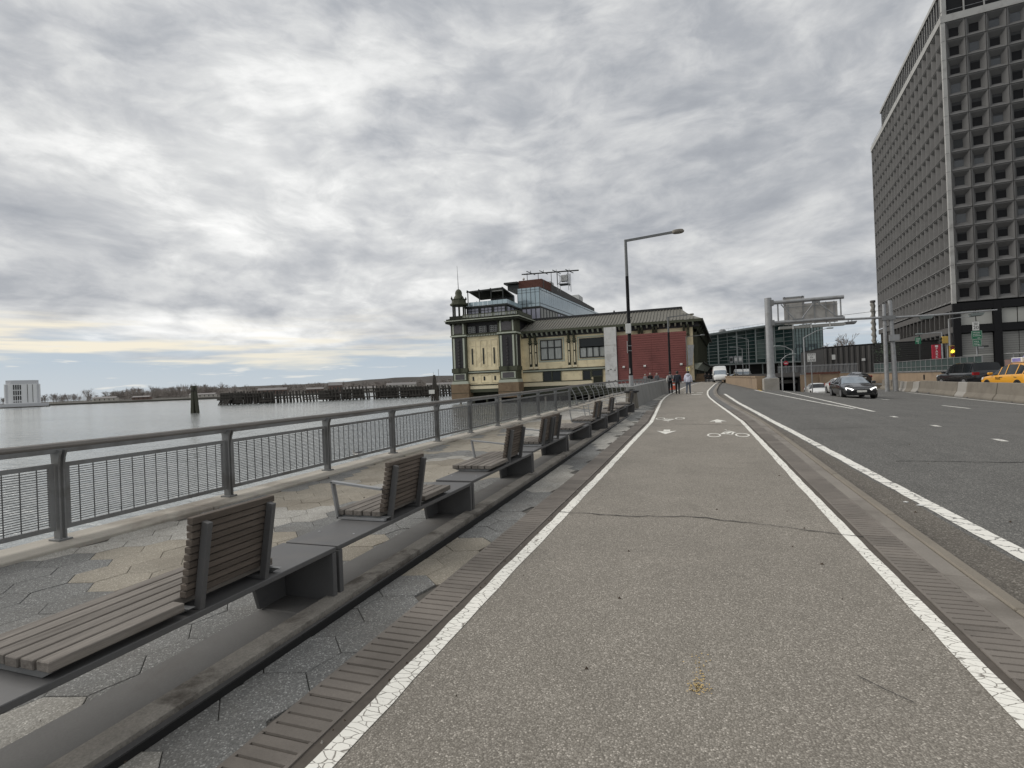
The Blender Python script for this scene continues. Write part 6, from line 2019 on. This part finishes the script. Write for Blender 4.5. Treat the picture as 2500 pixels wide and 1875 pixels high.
small_lamp(9.46, 58, -.9, 3.9, 8.35, 4.38, 'grey street lamp with its arm to the left, over the dark tunnel mouth')
small_lamp(8.43, 58, -.9, 3.05, 9.2, 3.5, 'shorter grey street lamp with its arm to the right, left of the tunnel mouth')
small_lamp(11.36, 63, -.9, 5.4, 13.6, 6.2, 'thin street lamp rising above the STAY IN LANE sign')
small_lamp(10.38, 110, .66, 8.5, 8.2, 9.1, 'tall grey lamp in front of the green glass left of the gantry column')
small_lamp(9.25, 110, .66, 6.85, 7.6, 7.15, 'smaller grey lamp in front of the green glass beside a taller one')
small_lamp(6.4, 140, .66, 5.9, 8.0, 6.4, 'far grey lamp in front of the glass facade above the white van')
small_lamp(24.6, 66, 1.1, 5.3, 22.9, 5.2, 'grey lamp pole in front of the tower base beside the small green sign')
small_lamp(28.3, 74, 1.1, 7.2, 30.2, 7.3, 'grey lamp pole left of the red PARK sign')

ts = thing('traffic_signal', 'yellow traffic signal showing amber on a pole behind the green fence', 'traffic light', (22.82, 60, 1.2))
b = B(); b.tube([(22.82, 60.1, 1.0), (22.82, 60.1, 3.9)], .07, 8); b.build('pole', M['galv'], ts)
b = B(); b.box(22.90, 23.27, 59.85, 60.1, 2.52, 3.62); hd = b.build('signal_head', M['signal_yellow'], ts, bevel=.02)
for z, m_ in ((3.42, 'red_lens'), (3.07, 'amber_on'), (2.72, 'red_lens')):
    b = B(); b.tube([(23.085, 59.80, z), (23.085, 59.86, z)], .145, 14); b.build('lens', M[m_], hd)
    b = B()
    for k in range(9):
        a = math.pi * k / 8
        b.bar((23.085 + .16 * math.cos(a), 59.66, z + .16 * math.sin(a)), (23.085 + .16 * math.cos(a), 59.85, z + .16 * math.sin(a)), .05, .012, (math.cos(a), 0, math.sin(a)))
    b.build('visor', M['frame_dk'], hd)
b = B(); b.box(22.33, 22.80, 59.8, 60.15, 3.85, 4.5); hd2 = b.build('side_signal_head', M['signal_yellow'], ts, bevel=.03)
for z in (4.33, 4.02):
    b = B(); b.tube([(22.15, 59.95, z), (22.34, 59.95, z)], .13, 10); b.build('visor', M['frame_dk'], hd2)

sg = thing('traffic_sign_post', 'post carrying a white speed limit sign above two green signs', 'sign', (25.9, 62, 1.1))
b = B(); b.tube([(25.88, 62.05, 1.0), (25.84, 62.05, 5.9)], .06, 8); b.build('sign_post', M['galv'], sg)
b = B(); b.box(25.56, 26.07, 61.95, 61.98, 5.02, 5.82); b.build('speed_sign', M['sign_white'], sg)
letter('SPEED', .13, (25.815, 61.945, 5.70), sg, M['ink']); letter('LIMIT', .13, (25.815, 61.945, 5.56), sg, M['ink']); letter('20', .44, (25.815, 61.945, 5.27), sg, M['ink'])
for x0, x1, z0, z1 in ((25.44, 26.28, 4.16, 4.98), (25.52, 26.2, 3.48, 4.13)):
    b = B(); b.box(x0, x1, 61.95, 61.98, z0, z1); f_ = b.build('green_sign', M['sign_green'], sg)
    b = B()
    for (a, c, e_, f2_) in ((x0 + .02, x1 - .02, z1 - .035, z1 - .02), (x0 + .02, x1 - .02, z0 + .02, z0 + .035), (x0 + .02, x0 + .035, z0 + .035, z1 - .035), (x1 - .035, x1 - .02, z0 + .035, z1 - .035)):
        b.box(a, c, 61.944, 61.949, e_, f2_)
    n_ = 3 if z1 > 4.5 else 3
    for k in range(n_):
        z = z1 - .17 - k * .16
        xx = x0 + .12
        while xx < x1 - .2:
            w_ = R.uniform(.05, .12); b.box(xx, min(xx + w_, x1 - .1), 61.944, 61.949, z - .025, z + .025); xx += w_ + .03
    b.box((x0 + x1) / 2 + .05, (x0 + x1) / 2 + .25, 61.944, 61.949, z0 + .10, z0 + .14)
    b.build('sign_lettering', M['sign_white'], f_)
b = B(); b.box(26.05, 26.75, 61.97, 62.0, 3.36, 3.54); b.build('street_name_blade', M['frame_dk'], sg)
b = B(); b.box(25.95, 26.3, 61.8, 62.1, 3.25, 3.42); b.build('bracket_box', M['galv'], sg)
g2 = thing('green_sign', 'small green sign high on a dark pole beside the tower columns', 'sign', (25.6, 75, 1.1))
b = B(); b.box(25.3, 25.88, 74.9, 74.94, 4.52, 5.3); b.build('sign_face', M['sign_green'], g2)
b = B(); b.bar((25.75, 75, 1.1), (25.75, 75, 6.4), .12); b.build('sign_post', M['frame_dk'], g2)
b = B()
for k in range(3):
    b.box(25.38, 25.8 - .07 * k, 74.89, 74.899, 5.1 - k * .15, 5.15 - k * .15)
b.box(25.55, 25.62, 74.89, 74.899, 4.58, 4.68); b.build('sign_lettering', M['sign_white'], g2)
pt = thing('street_tree', 'small dark leafy street tree in front of the left tower columns', 'tree', (25.0, 84, 1.1))
b = B(); b.tube([(25, 84, 1.0), (25.05, 84, 3.1)], [.09, .06], 6); b.build('trunk', M['bark'], pt)
b = B()
for k in range(420):
    p = Vector((25 + R.gauss(0, .75), 84 + R.gauss(0, .7), 4.1 + R.gauss(0, .72))); s = R.uniform(.05, .14)
    q = Vector((R.uniform(-1, 1), R.uniform(-1, 1), R.uniform(-1, 1))).normalized() * s; w_ = q.orthogonal().normalized() * s * .6
    b.add([p - q, p + w_, p + q, p - w_], [(0, 1, 2, 3)])
b.build('crown', M['leaf'], pt)
gs_ = thing('lane_signals', 'row of three boxed lane signals on a frame in front of the glass terminal', 'traffic light', (9.0, 130, .7))
for k in range(3):
    b = B(); b.box(8.2 + k * .95, 8.2 + k * .95 + .75, 130, 130.3, 4.6, 6.1); o_ = b.build('signal_box', M['galv'], gs_)
    b = B(); b.box(8.3 + k * .95, 8.85 + k * .95, 129.95, 129.999, 5.0, 5.7); b.build('signal_face', M['sign_white'] if k else M['frame_dk'], o_)
b = B(); b.bar((9.5, 130.3, .66), (9.5, 130.3, 6.2), .2); b.build('post', M['galv'], gs_)
st_ = thing('red_sign', 'small round red sign above the tunnel deck right of the lamps', 'sign', (16.7, 110, .7))
b = B(); b.tube([(16.7, 109.95, 3.6), (16.7, 109.9, 3.6)], .42, 12); b.build('sign_face', M['sign_red'], st_)
b = B(); b.bar((16.7, 110, .66), (16.7, 110, 3.4), .08); b.build('sign_post', M['galv'], st_)
b = B(); b.box(16.45, 16.95, 109.88, 109.899, 3.53, 3.67); b.build('sign_bar', M['sign_white'], st_)

# ================================================================== VEHICLES
SEDAN = [(2.47, .34, .60, .62, .56, .50, .60, 0), (2.40, .24, .80, .82, .64, .66, .68, 0), (2.1, .20, .91, .93, .72, .76, .77, 0), (1.55, .19, .95, .975, .80, .82, .87, 0), (1.0, .19, .95, .98, .86, .82, .96, 0),
         (.22, .19, .95, .98, .90, .64, 1.36, 1), (-.35, .19, .95, .98, .92, .61, 1.44, 1), (-1.1, .19, .95, .98, .94, .60, 1.39, 1), (-1.7, .19, .95, .975, .96, .62, 1.22, 1), (-2.2, .24, .93, .94, .97, .74, 1.02, 0), (-2.42, .36, .84, .86, .86, .72, .93, 0)]
SUV = [(2.5, .42, .70, .74, .80, .60, .86, 0), (2.4, .30, .88, .90, .92, .74, .98, 0), (1.9, .27, .96, .98, 1.02, .86, 1.08, 0), (1.25, .27, .97, 1.0, 1.06, .86, 1.14, 0),
       (.65, .27, .97, 1.0, 1.08, .80, 1.66, 1), (.0, .27, .97, 1.0, 1.10, .82, 1.84, 1), (-1.2, .27, .97, 1.0, 1.10, .82, 1.86, 1), (-2.12, .27, .96, .99, 1.12, .80, 1.80, 1), (-2.44, .32, .93, .97, 1.12, .86, 1.24, 0), (-2.5, .42, .86, .90, .98, .80, 1.04, 0)]
HATCH = [(2.25, .36, .66, .68, .70, .55, .76, 0), (2.12, .26, .82, .85, .82, .70, .88, 0), (1.6, .22, .88, .90, .92, .76, .99, 0), (1.15, .22, .89, .91, .96, .76, 1.06, 0),
         (.35, .22, .89, .91, 1.0, .64, 1.52, 1), (-.3, .22, .89, .91, 1.02, .64, 1.66, 1), (-1.2, .22, .89, .91, 1.04, .63, 1.64, 1), (-1.8, .22, .88, .90, 1.06, .62, 1.52, 1), (-2.15, .28, .86, .87, 1.02, .74, 1.12, 0), (-2.28, .38, .78, .80, .9, .70, .96, 0)]
VAN = [(2.9, .45, .80, .82, .75, .66, .82, 0), (2.78, .36, .95, .97, .95, .80, 1.05, 0), (2.3, .34, 1.0, 1.02, 1.12, .88, 1.22, 0), (2.0, .34, 1.0, 1.02, 1.18, .86, 1.3, 0),
       (1.45, .34, 1.0, 1.04, 1.24, .92, 1.98, 1), (1.2, .34, 1.0, 1.05, 1.95, .96, 2.12, 0), (1.0, .34, 1.0, 1.05, 2.0, .92, 2.52, 0), (.2, .34, 1.0, 1.05, 2.05, .90, 2.68, 0), (-2.5, .34, 1.0, 1.05, 2.05, .90, 2.66, 0), (-2.9, .40, .98, 1.02, 2.0, .86, 2.5, 0)]


def car(name, label, cat, S, paint, loc, rz, wheel=.34, axles=(1.5, -1.45), lights=False, glassm='car_glass', front_glass='car_glass2', extras=None, detail=True):
    root = thing(name, label, cat, loc, None, rz)
    bd, sw, fwn, rwn = B(), B(), B(), B()
    rings = []
    for (y, zb, hl, hb, zt, ht, ztop, cab) in S:
        rings.append([(0, zb), (hl * .9, zb), (hl, zb + .10), (hb, zb + (zt - zb) * .55), (hb * .985, zt - .05), (hb * .945, zt), (ht, ztop - .055), (ht * .80, ztop), (0, ztop + .02)])
    for s in (-1, 1):
        for i in range(len(S) - 1):
            for k in range(8):
                a, c = rings[i], rings[i + 1]
                q = [(s * a[k][0], S[i][0], a[k][1]), (s * a[k + 1][0], S[i][0], a[k + 1][1]), (s * c[k + 1][0], S[i + 1][0], c[k + 1][1]), (s * c[k][0], S[i + 1][0], c[k][1])]
                t = bd
                if k == 5 and S[i][7] and S[i + 1][7]: t = sw
                elif k >= 5 and not S[i][7] and S[i + 1][7]: t = fwn if k > 5 else sw
                elif k >= 5 and S[i][7] and not S[i + 1][7] and S is not VAN: t = rwn if k > 5 else sw
                t.quad(*q)
        for i in (0, len(S) - 1):
            a = rings[i]
            bd.add([(s * p[0], S[i][0], p[1]) for p in a], [tuple(range(9))])
    def weld(o):
        bm = bmesh.new(); bm.from_mesh(o.data); bmesh.ops.remove_doubles(bm, verts=bm.verts, dist=.002); bmesh.ops.recalc_face_normals(bm, faces=bm.faces)
        bm.to_mesh(o.data); bm.free(); o.data.polygons.foreach_set('use_smooth', [True] * len(o.data.polygons)); o.data.set_sharp_from_angle(angle=rad(38))
    body = bd.build('body', paint, root, local=True); weld(body)
    for t, nm, mm in ((sw, 'side_window', glassm), (fwn, 'windscreen', front_glass), (rwn, 'rear_window', glassm)):
        if t.v:
            o = t.build(nm, M[mm], root, local=True); weld(o)
    # pillars over the side glass
    cabs = [i for i in range(len(S)) if S[i][7]]
    for i in cabs:
        for s in (-1, 1):
            a = rings[i]; b = B()
            b.bar((s * (a[5][0] + .004), S[i][0], a[5][1]), (s * (a[6][0] + .006), S[i][0], a[6][1]), .07, .02, (1, 0, 0))
            b.build('pillar', paint, root, local=True)
    hb = max(r[3] for r in S)
    for y in axles:
        for s in (-1, 1):
            b = B(); b.tube([(s * (hb - .26), y, wheel + .01), (s * (hb + .004), y, wheel + .01)], wheel + .055, 20); b.build('wheel_arch', M['plastic_bk'], root, local=True)
            b = B(); b.tube([(s * (hb - .21), y, wheel), (s * (hb - .01), y, wheel), (s * (hb + .012), y, wheel)], [wheel, wheel, wheel * .93], 20); w_ = b.build('wheel', M['rubber'], root, local=True, smooth=True)
            b = B(); b.tube([(s * (hb - .02), y, wheel), (s * (hb + .016), y, wheel)], wheel * .30, 12)
            for k in range(6):
                a = k * math.pi / 3
                b.bar((s * (hb + .012), y, wheel), (s * (hb + .012), y + wheel * .66 * math.cos(a), wheel + wheel * .66 * math.sin(a)), .06, .02, (1, 0, 0))
            b.tube([(s * (hb + .004), y, wheel), (s * (hb + .014), y, wheel)], wheel * .70, 16, True)
            b.build('rim', M['rim'], w_, local=True)
    yf, yr = S[0][0], S[-1][0]
    zf = S[1][4]; hw = S[1][3]
    for s in (-1, 1):
        b = B(); b.add([(s * hw * .50, S[1][0] + .065, zf - .03), (s * hw * .95, S[1][0] - .06, zf + .07), (s * hw * 1.04, S[1][0] - .20, zf + .06), (s * hw * 1.01, S[1][0] - .02, zf - .09), (s * hw * .62, S[1][0] + .08, zf - .13)], [(0, 1, 2, 3, 4)])
        k = b.v[:]
        b = B(); b.add([(v[0], v[1] + .012, v[2]) for v in k] + [(v[0], v[1] - .15, v[2]) for v in k], [(0, 1, 2, 3, 4), (9, 8, 7, 6, 5)] + [(i, (i + 1) % 5, 5 + (i + 1) % 5, 5 + i) for i in range(5)])
        b.build('headlight', M['headlight_on'] if lights else M['lamp_lens'], root, local=True)
        zr_ = S[-2][4]
        b = B(); b.box(*sorted((s * .62 * S[-2][3], s * 1.0 * S[-2][3])), S[-2][0] - .14, S[-2][0] + .03, zr_ - .18, zr_ + .02); b.build('tail_light', M['red_lens'], root, local=True)
        ym = [q[0] for q in S if not q[7]][-1] if False else next(S[i][0] for i in range(len(S)) if i + 1 < len(S) and S[i + 1][7])
        zm = next(S[i][4] for i in range(len(S)) if S[i][7])
        b = B(); b.box(*sorted((s * hb * .95, s * (hb + .20))), ym - .32, ym - .18, zm + .03, zm + .17); b.build('wing_mirror', paint, root, local=True, bevel=.03)
        b = B()
        for yy_ in (S[cabs[0]][0] - .35, S[cabs[-1]][0] + .55 if len(cabs) > 2 else 0):
            b.box(*sorted((s * hb * .985, s * (hb + .025))), yy_ - .10, yy_ + .10, zm - .13, zm - .10)
        b.build('door_handle', M['chrome'], root, local=True)
    b = B(); b.box(-.26, .26, yf + .005, yf + .03, .40 + (S[0][1] - .34), .53 + (S[0][1] - .34)); b.build('number_plate', M['plate'], root, local=True)
    b = B(); b.box(-.26, .26, yr - .035, yr + .02, .66, .80); b.build('number_plate', M['plate'], root, local=True)
    b = B(); b.box(-hw * .72, hw * .72, yf - .12, yf + .012, S[0][1] - .08, S[0][1] - .005); b.box(-hw * .95, hw * .95, S[1][0] - .3, S[1][0] + .02, S[1][1] - .03, S[1][1] + .03); b.build('lower_grille', M['plastic_bk'], root, local=True)
    return root


sd = car('parked_car' if False else 'sedan', 'shiny black sedan with lit headlamps driving towards the camera', 'car', SEDAN, M['car_black'], (10.15, 40.9, zroad(10.15, 40.9)), math.pi - rad(2), lights=True)
b = B(); b.box(-.55, .55, 2.40, 2.478, .60, .625); b.build('chrome_strip', M['chrome'], sd, local=True)
car('sedan', 'white car half hidden directly behind the black sedan', 'car', SEDAN, M['car_white'], (12.35, 52.5, zroad(12.3, 52.5) - .1), math.pi, glassm='car_glass', front_glass='car_glass')
car('white_sedan', 'white sedan coming up the ramp left of the black sedan', 'car', SEDAN, M['car_white'], (12.5, 63, zroad(12.5, 63)), math.pi, front_glass='car_glass')
car('grey_sedan', 'dark grey sedan seen beyond the end of the concrete barrier', 'car', SEDAN, M['car_grey'], (19.35, 76, 0), rad(4), front_glass='car_glass')
car('black_suv', 'black SUV seen from behind over the concrete barrier', 'car', SUV, M['car_black'], (19.55, 48.4, .02), rad(5), wheel=.38, front_glass='car_glass')
tx_ = car('taxi', 'yellow taxi cut by the right edge of the photo behind the barrier', 'taxi', HATCH, M['car_yellow'], (17.9, 38.2, .01), rad(3), wheel=.34, axles=(1.42, -1.40), front_glass='car_glass')
b = B(); b.box(-.22, .22, -.6, .35, 1.70, 1.98); ad = b.build('roof_sign', M['sign_white'], tx_, local=True, bevel=.03)
b = B(); b.box(-.225, -.2205, -.5, .25, 1.74, 1.94); b.build('roof_advert', M['bag_purple'], ad, local=True)
letter('TAXI', .22, (0, 0, 0), None, M['ink']).name = 'door_lettering'
dl_ = bpy.data.objects['door_lettering']; dl_.parent = tx_; dl_.location = (-.917, .35, .80); dl_.rotation_euler = (rad(90), 0, rad(-90))
um = thing('umbrella', 'folded purple vendor umbrella behind the taxi roof', 'umbrella', (21.2, 40, .6))
b = B(); b.lathe(20.6, 41.5, [(.95, 2.05), (.7, 2.3), (.3, 2.5), (.04, 2.6)], 9); b.build('canopy', M['bag_purple'], um)
b = B(); b.bar((20.6, 41.5, .0), (20.6, 41.5, 2.5), .05); b.build('pole', M['galv'], um)
car('shuttle_van', 'white high roof shuttle van coming down the service road', 'van', VAN, M['car_white'], (4.25, 93, rise(93) - .05), math.pi, wheel=.36, axles=(1.9, -1.7))
car('cream_taxi', 'pale yellow car parked askew behind the white shuttle van', 'taxi', SEDAN, M['car_cream'], (10.2, 150, .70), rad(118))
for i, (x, y, lab) in enumerate(((11.6, 152, 'left one of two distant white vans near the terminal'), (13.6, 154, 'right one of two distant white vans near the terminal'))):
    car('white_van', lab, 'van', VAN, M['car_white'], (x, y, .66), math.pi, wheel=.36, axles=(1.9, -1.7))

cn = thing('traffic_cone', 'orange traffic barrel with white bands beside the walkers', 'cone', (-1.75, 52, rise(52)))
z = rise(52); b = B(); b.lathe(-1.75, 52, [(.34, z), (.34, z + .08), (.22, z + .09), (.14, z + .95), (.08, z + 1.0)], 12); b.build('body', M['cone'], cn, smooth=True)
for h in (.4, .7):
    b = B(); r_ = .22 - .08 * h / .95; b.lathe(-1.75, 52, [(r_ + .012, z + h), (r_ - .002, z + h + .13)], 12); b.build('band', M['sign_white'], cn)


# ================================================================== PEOPLE
def person(label, loc, rz, h, top, legs, hair='hair', stride=.0, lean_=0.0, arms=((.10, .05), (-.10, .05)), bulk=1.0, shoes='black_cloth', pose='walk', sleeves=None):
    """one continuous skinned figure, colours by body zone; hair as a child"""
    root = thing('person', label, 'person', loc, None, rz)
    k = h / 1.75
    st = stride
    V = [(0, 0, .95), (0, .0, 1.15), (0, .02 + lean_ * .5, 1.36), (0, .03 + lean_, 1.50), (0, .05 + lean_, 1.60), (0, .055 + lean_, 1.70),
         (.10, 0, .90), (.105, st * .45 + .03, .50), (.11, st - .02, .09), (.115, st + .14, .045),
         (-.10, 0, .90), (-.105, -st * .25 + .05, .50), (-.11, -st - .02, .10), (-.115, -st + .12, .045),
         (.19, .01 + lean_ * .8, 1.41), (.25, arms[0][1] - .04, 1.14), (.25, arms[0][1] + arms[0][0], .92), (.245, arms[0][1] + arms[0][0] + .02, .84),
         (-.19, .01 + lean_ * .8, 1.41), (-.25, arms[1][1] - .04, 1.14), (-.25, arms[1][1] + arms[1][0], .92), (-.245, arms[1][1] + arms[1][0] + .02, .84)]
    E_ = [(0, 1), (1, 2), (2, 3), (3, 4), (4, 5), (0, 6), (6, 7), (7, 8), (8, 9), (0, 10), (10, 11), (11, 12), (12, 13), (2, 14), (14, 15), (15, 16), (16, 17), (2, 18), (18, 19), (19, 20), (20, 21)]
    Rr = [(.155, .12), (.16 * bulk, .125 * bulk), (.175 * bulk, .125 * bulk), (.058, .058), (.088, .10), (.06, .07),
          (.095, .10), (.068, .072), (.055, .058), (.04, .035), (.095, .10), (.068, .072), (.055, .058), (.04, .035),
          (.078 * bulk, .078 * bulk), (.06 * bulk, .06 * bulk), (.045 * bulk, .045 * bulk), (.035, .045), (.078 * bulk, .078 * bulk), (.06 * bulk, .06 * bulk), (.045 * bulk, .045 * bulk), (.035, .045)]
    me = bpy.data.meshes.new('body'); me.from_pydata([(x * k, y * k, z * k) for x, y, z in V], E_, [])
    o = bpy.data.objects.new('body', me); COL.objects.link(o)
    md = o.modifiers.new('skin', 'SKIN')
    for i, s in enumerate(me.skin_vertices[0].data):
        s.radius = (Rr[i][0] * k, Rr[i][1] * k); s.use_root = (i == 0)
    sb = o.modifiers.new('sub', 'SUBSURF'); sb.levels = 2; sb.render_levels = 2
    dg = bpy.context.evaluated_depsgraph_get()
    me2 = bpy.data.meshes.new_from_object(o.evaluated_get(dg)); bpy.data.objects.remove(o)
    me2.materials.clear()
    for m_ in ('skin', top, legs, shoes, sleeves or top):
        me2.materials.append(M[m_])
    for p in me2.polygons:
        c = p.center / k
        p.use_smooth = True
        ax = abs(c.x)
        if c.z > 1.50: mi = 0
        elif ax > .185 and c.z < .90 and c.z > .7: mi = 0
        elif ax > .20 and c.z > .85: mi = 4
        elif c.z > .93: mi = 1
        elif c.z > .11: mi = 2
        else: mi = 3
        p.material_index = mi
    body = bpy.data.objects.new('body', me2); COL.objects.link(body); body.parent = root
    b = B(); hy = .045 + lean_
    b.lathe(0, hy * k, [(.075 * k, 1.555 * k), (.105 * k, 1.62 * k), (.108 * k, 1.68 * k), (.085 * k, 1.74 * k), (.03 * k, 1.775 * k)], 10)
    hr = b.build('hair', M[hair], root, local=True, smooth=True)
    hr.location.y = -.022
    # face side: nose and mouth
    b = B(); b.add([(-.014 * k, (.155 + lean_) * k, 1.60 * k), (.014 * k, (.155 + lean_) * k, 1.60 * k), (0, (.18 + lean_) * k, 1.61 * k), (0, (.15 + lean_) * k, 1.655 * k)], [(0, 1, 2), (1, 3, 2), (0, 2, 3)])
    b.build('nose', M['skin'], root, local=True)
    return root


p1 = person('dark haired walker in a white sleeved top, leftmost of the three on the path', (-1.58, 41.1, rise(41.1) + .01), rad(4), 1.63, 'black_cloth', 'black_cloth', stride=.03, arms=((.05, .02), (.02, .02)), sleeves='white_cloth')
bp = thing('backpack', 'grey backpack worn by the walker in white sleeves', 'backpack', (-1.60, 40.95, rise(41) + 1.0))
b = B(); z = rise(41) + 1.2; b.add([(-1.74, 40.80, z - .24), (-1.44, 40.80, z - .24), (-1.44, 40.98, z - .24), (-1.74, 40.98, z - .24), (-1.72, 40.84, z + .2), (-1.46, 40.84, z + .2), (-1.46, 40.98, z + .2), (-1.72, 40.98, z + .2)],
                                   [(0, 3, 2, 1), (4, 5, 6, 7), (0, 1, 5, 4), (1, 2, 6, 5), (2, 3, 7, 6), (3, 0, 4, 7)]); b.build('pack_body', M['grey_cloth'], bp, bevel=.05)
b = B(); b.box(-1.68, -1.50, 40.76, 40.80, z - .18, z + .02); b.build('pack_pocket', M['black_cloth'], bp, bevel=.02)
person('walker in a dark navy jacket and black trousers, middle of the three on the path', (-1.03, 39.5, rise(39.5) + .01), rad(-3), 1.66, 'navy_cloth', 'black_cloth', stride=-.16, arms=((.02, .03), (.04, .02)), bulk=1.12)
p3 = person('walker in a pale lilac hooded jacket and grey jeans, rightmost on the path', (-.30, 39.3, rise(39.3) + .01), rad(-6), 1.62, 'lilac_cloth', 'jeans', stride=.14, arms=((.10, .03), (.06, .05)), bulk=1.25, lean_=.03)
b = B(); b.lathe(0, -.03, [(.10, 1.28), (.16, 1.36), (.15, 1.44), (.09, 1.47)], 10); b.build('hood', M['lilac_cloth'], p3, local=True, smooth=True)
person('seated looking visitor in grey at the far railing, left of three behind the low wall', (-4.95, 60, rise(60) + .03), rad(150), 1.60, 'grey_cloth', 'jeans', hair='grey_hair', bulk=1.05)
person('visitor in black coat at the far railing, middle of three behind the low wall', (-4.42, 60, rise(60) + .03), rad(170), 1.70, 'black_cloth', 'black_cloth', hair='grey_hair', bulk=1.1)
person('visitor in grey top at the far railing, right of three behind the low wall', (-3.75, 60.5, rise(60) + .03), rad(200), 1.66, 'grey_cloth', 'black_cloth', hair='grey_hair')
person('dark clothed passer-by near the flank stairs, left one', (2.12, 96, rise(96)), rad(10), 1.62, 'black_cloth', 'black_cloth', stride=.1)
person('dark clothed passer-by near the flank stairs, right one', (2.75, 98, rise(98)), rad(0), 1.55, 'black_cloth', 'black_cloth', stride=-.1)
person('pedestrian in dark red behind the navy jacketed walker', (-1.45, 55, rise(55)), rad(170), 1.62, 'brick', 'black_cloth', stride=.1)
for o in (pan, ):
    pass
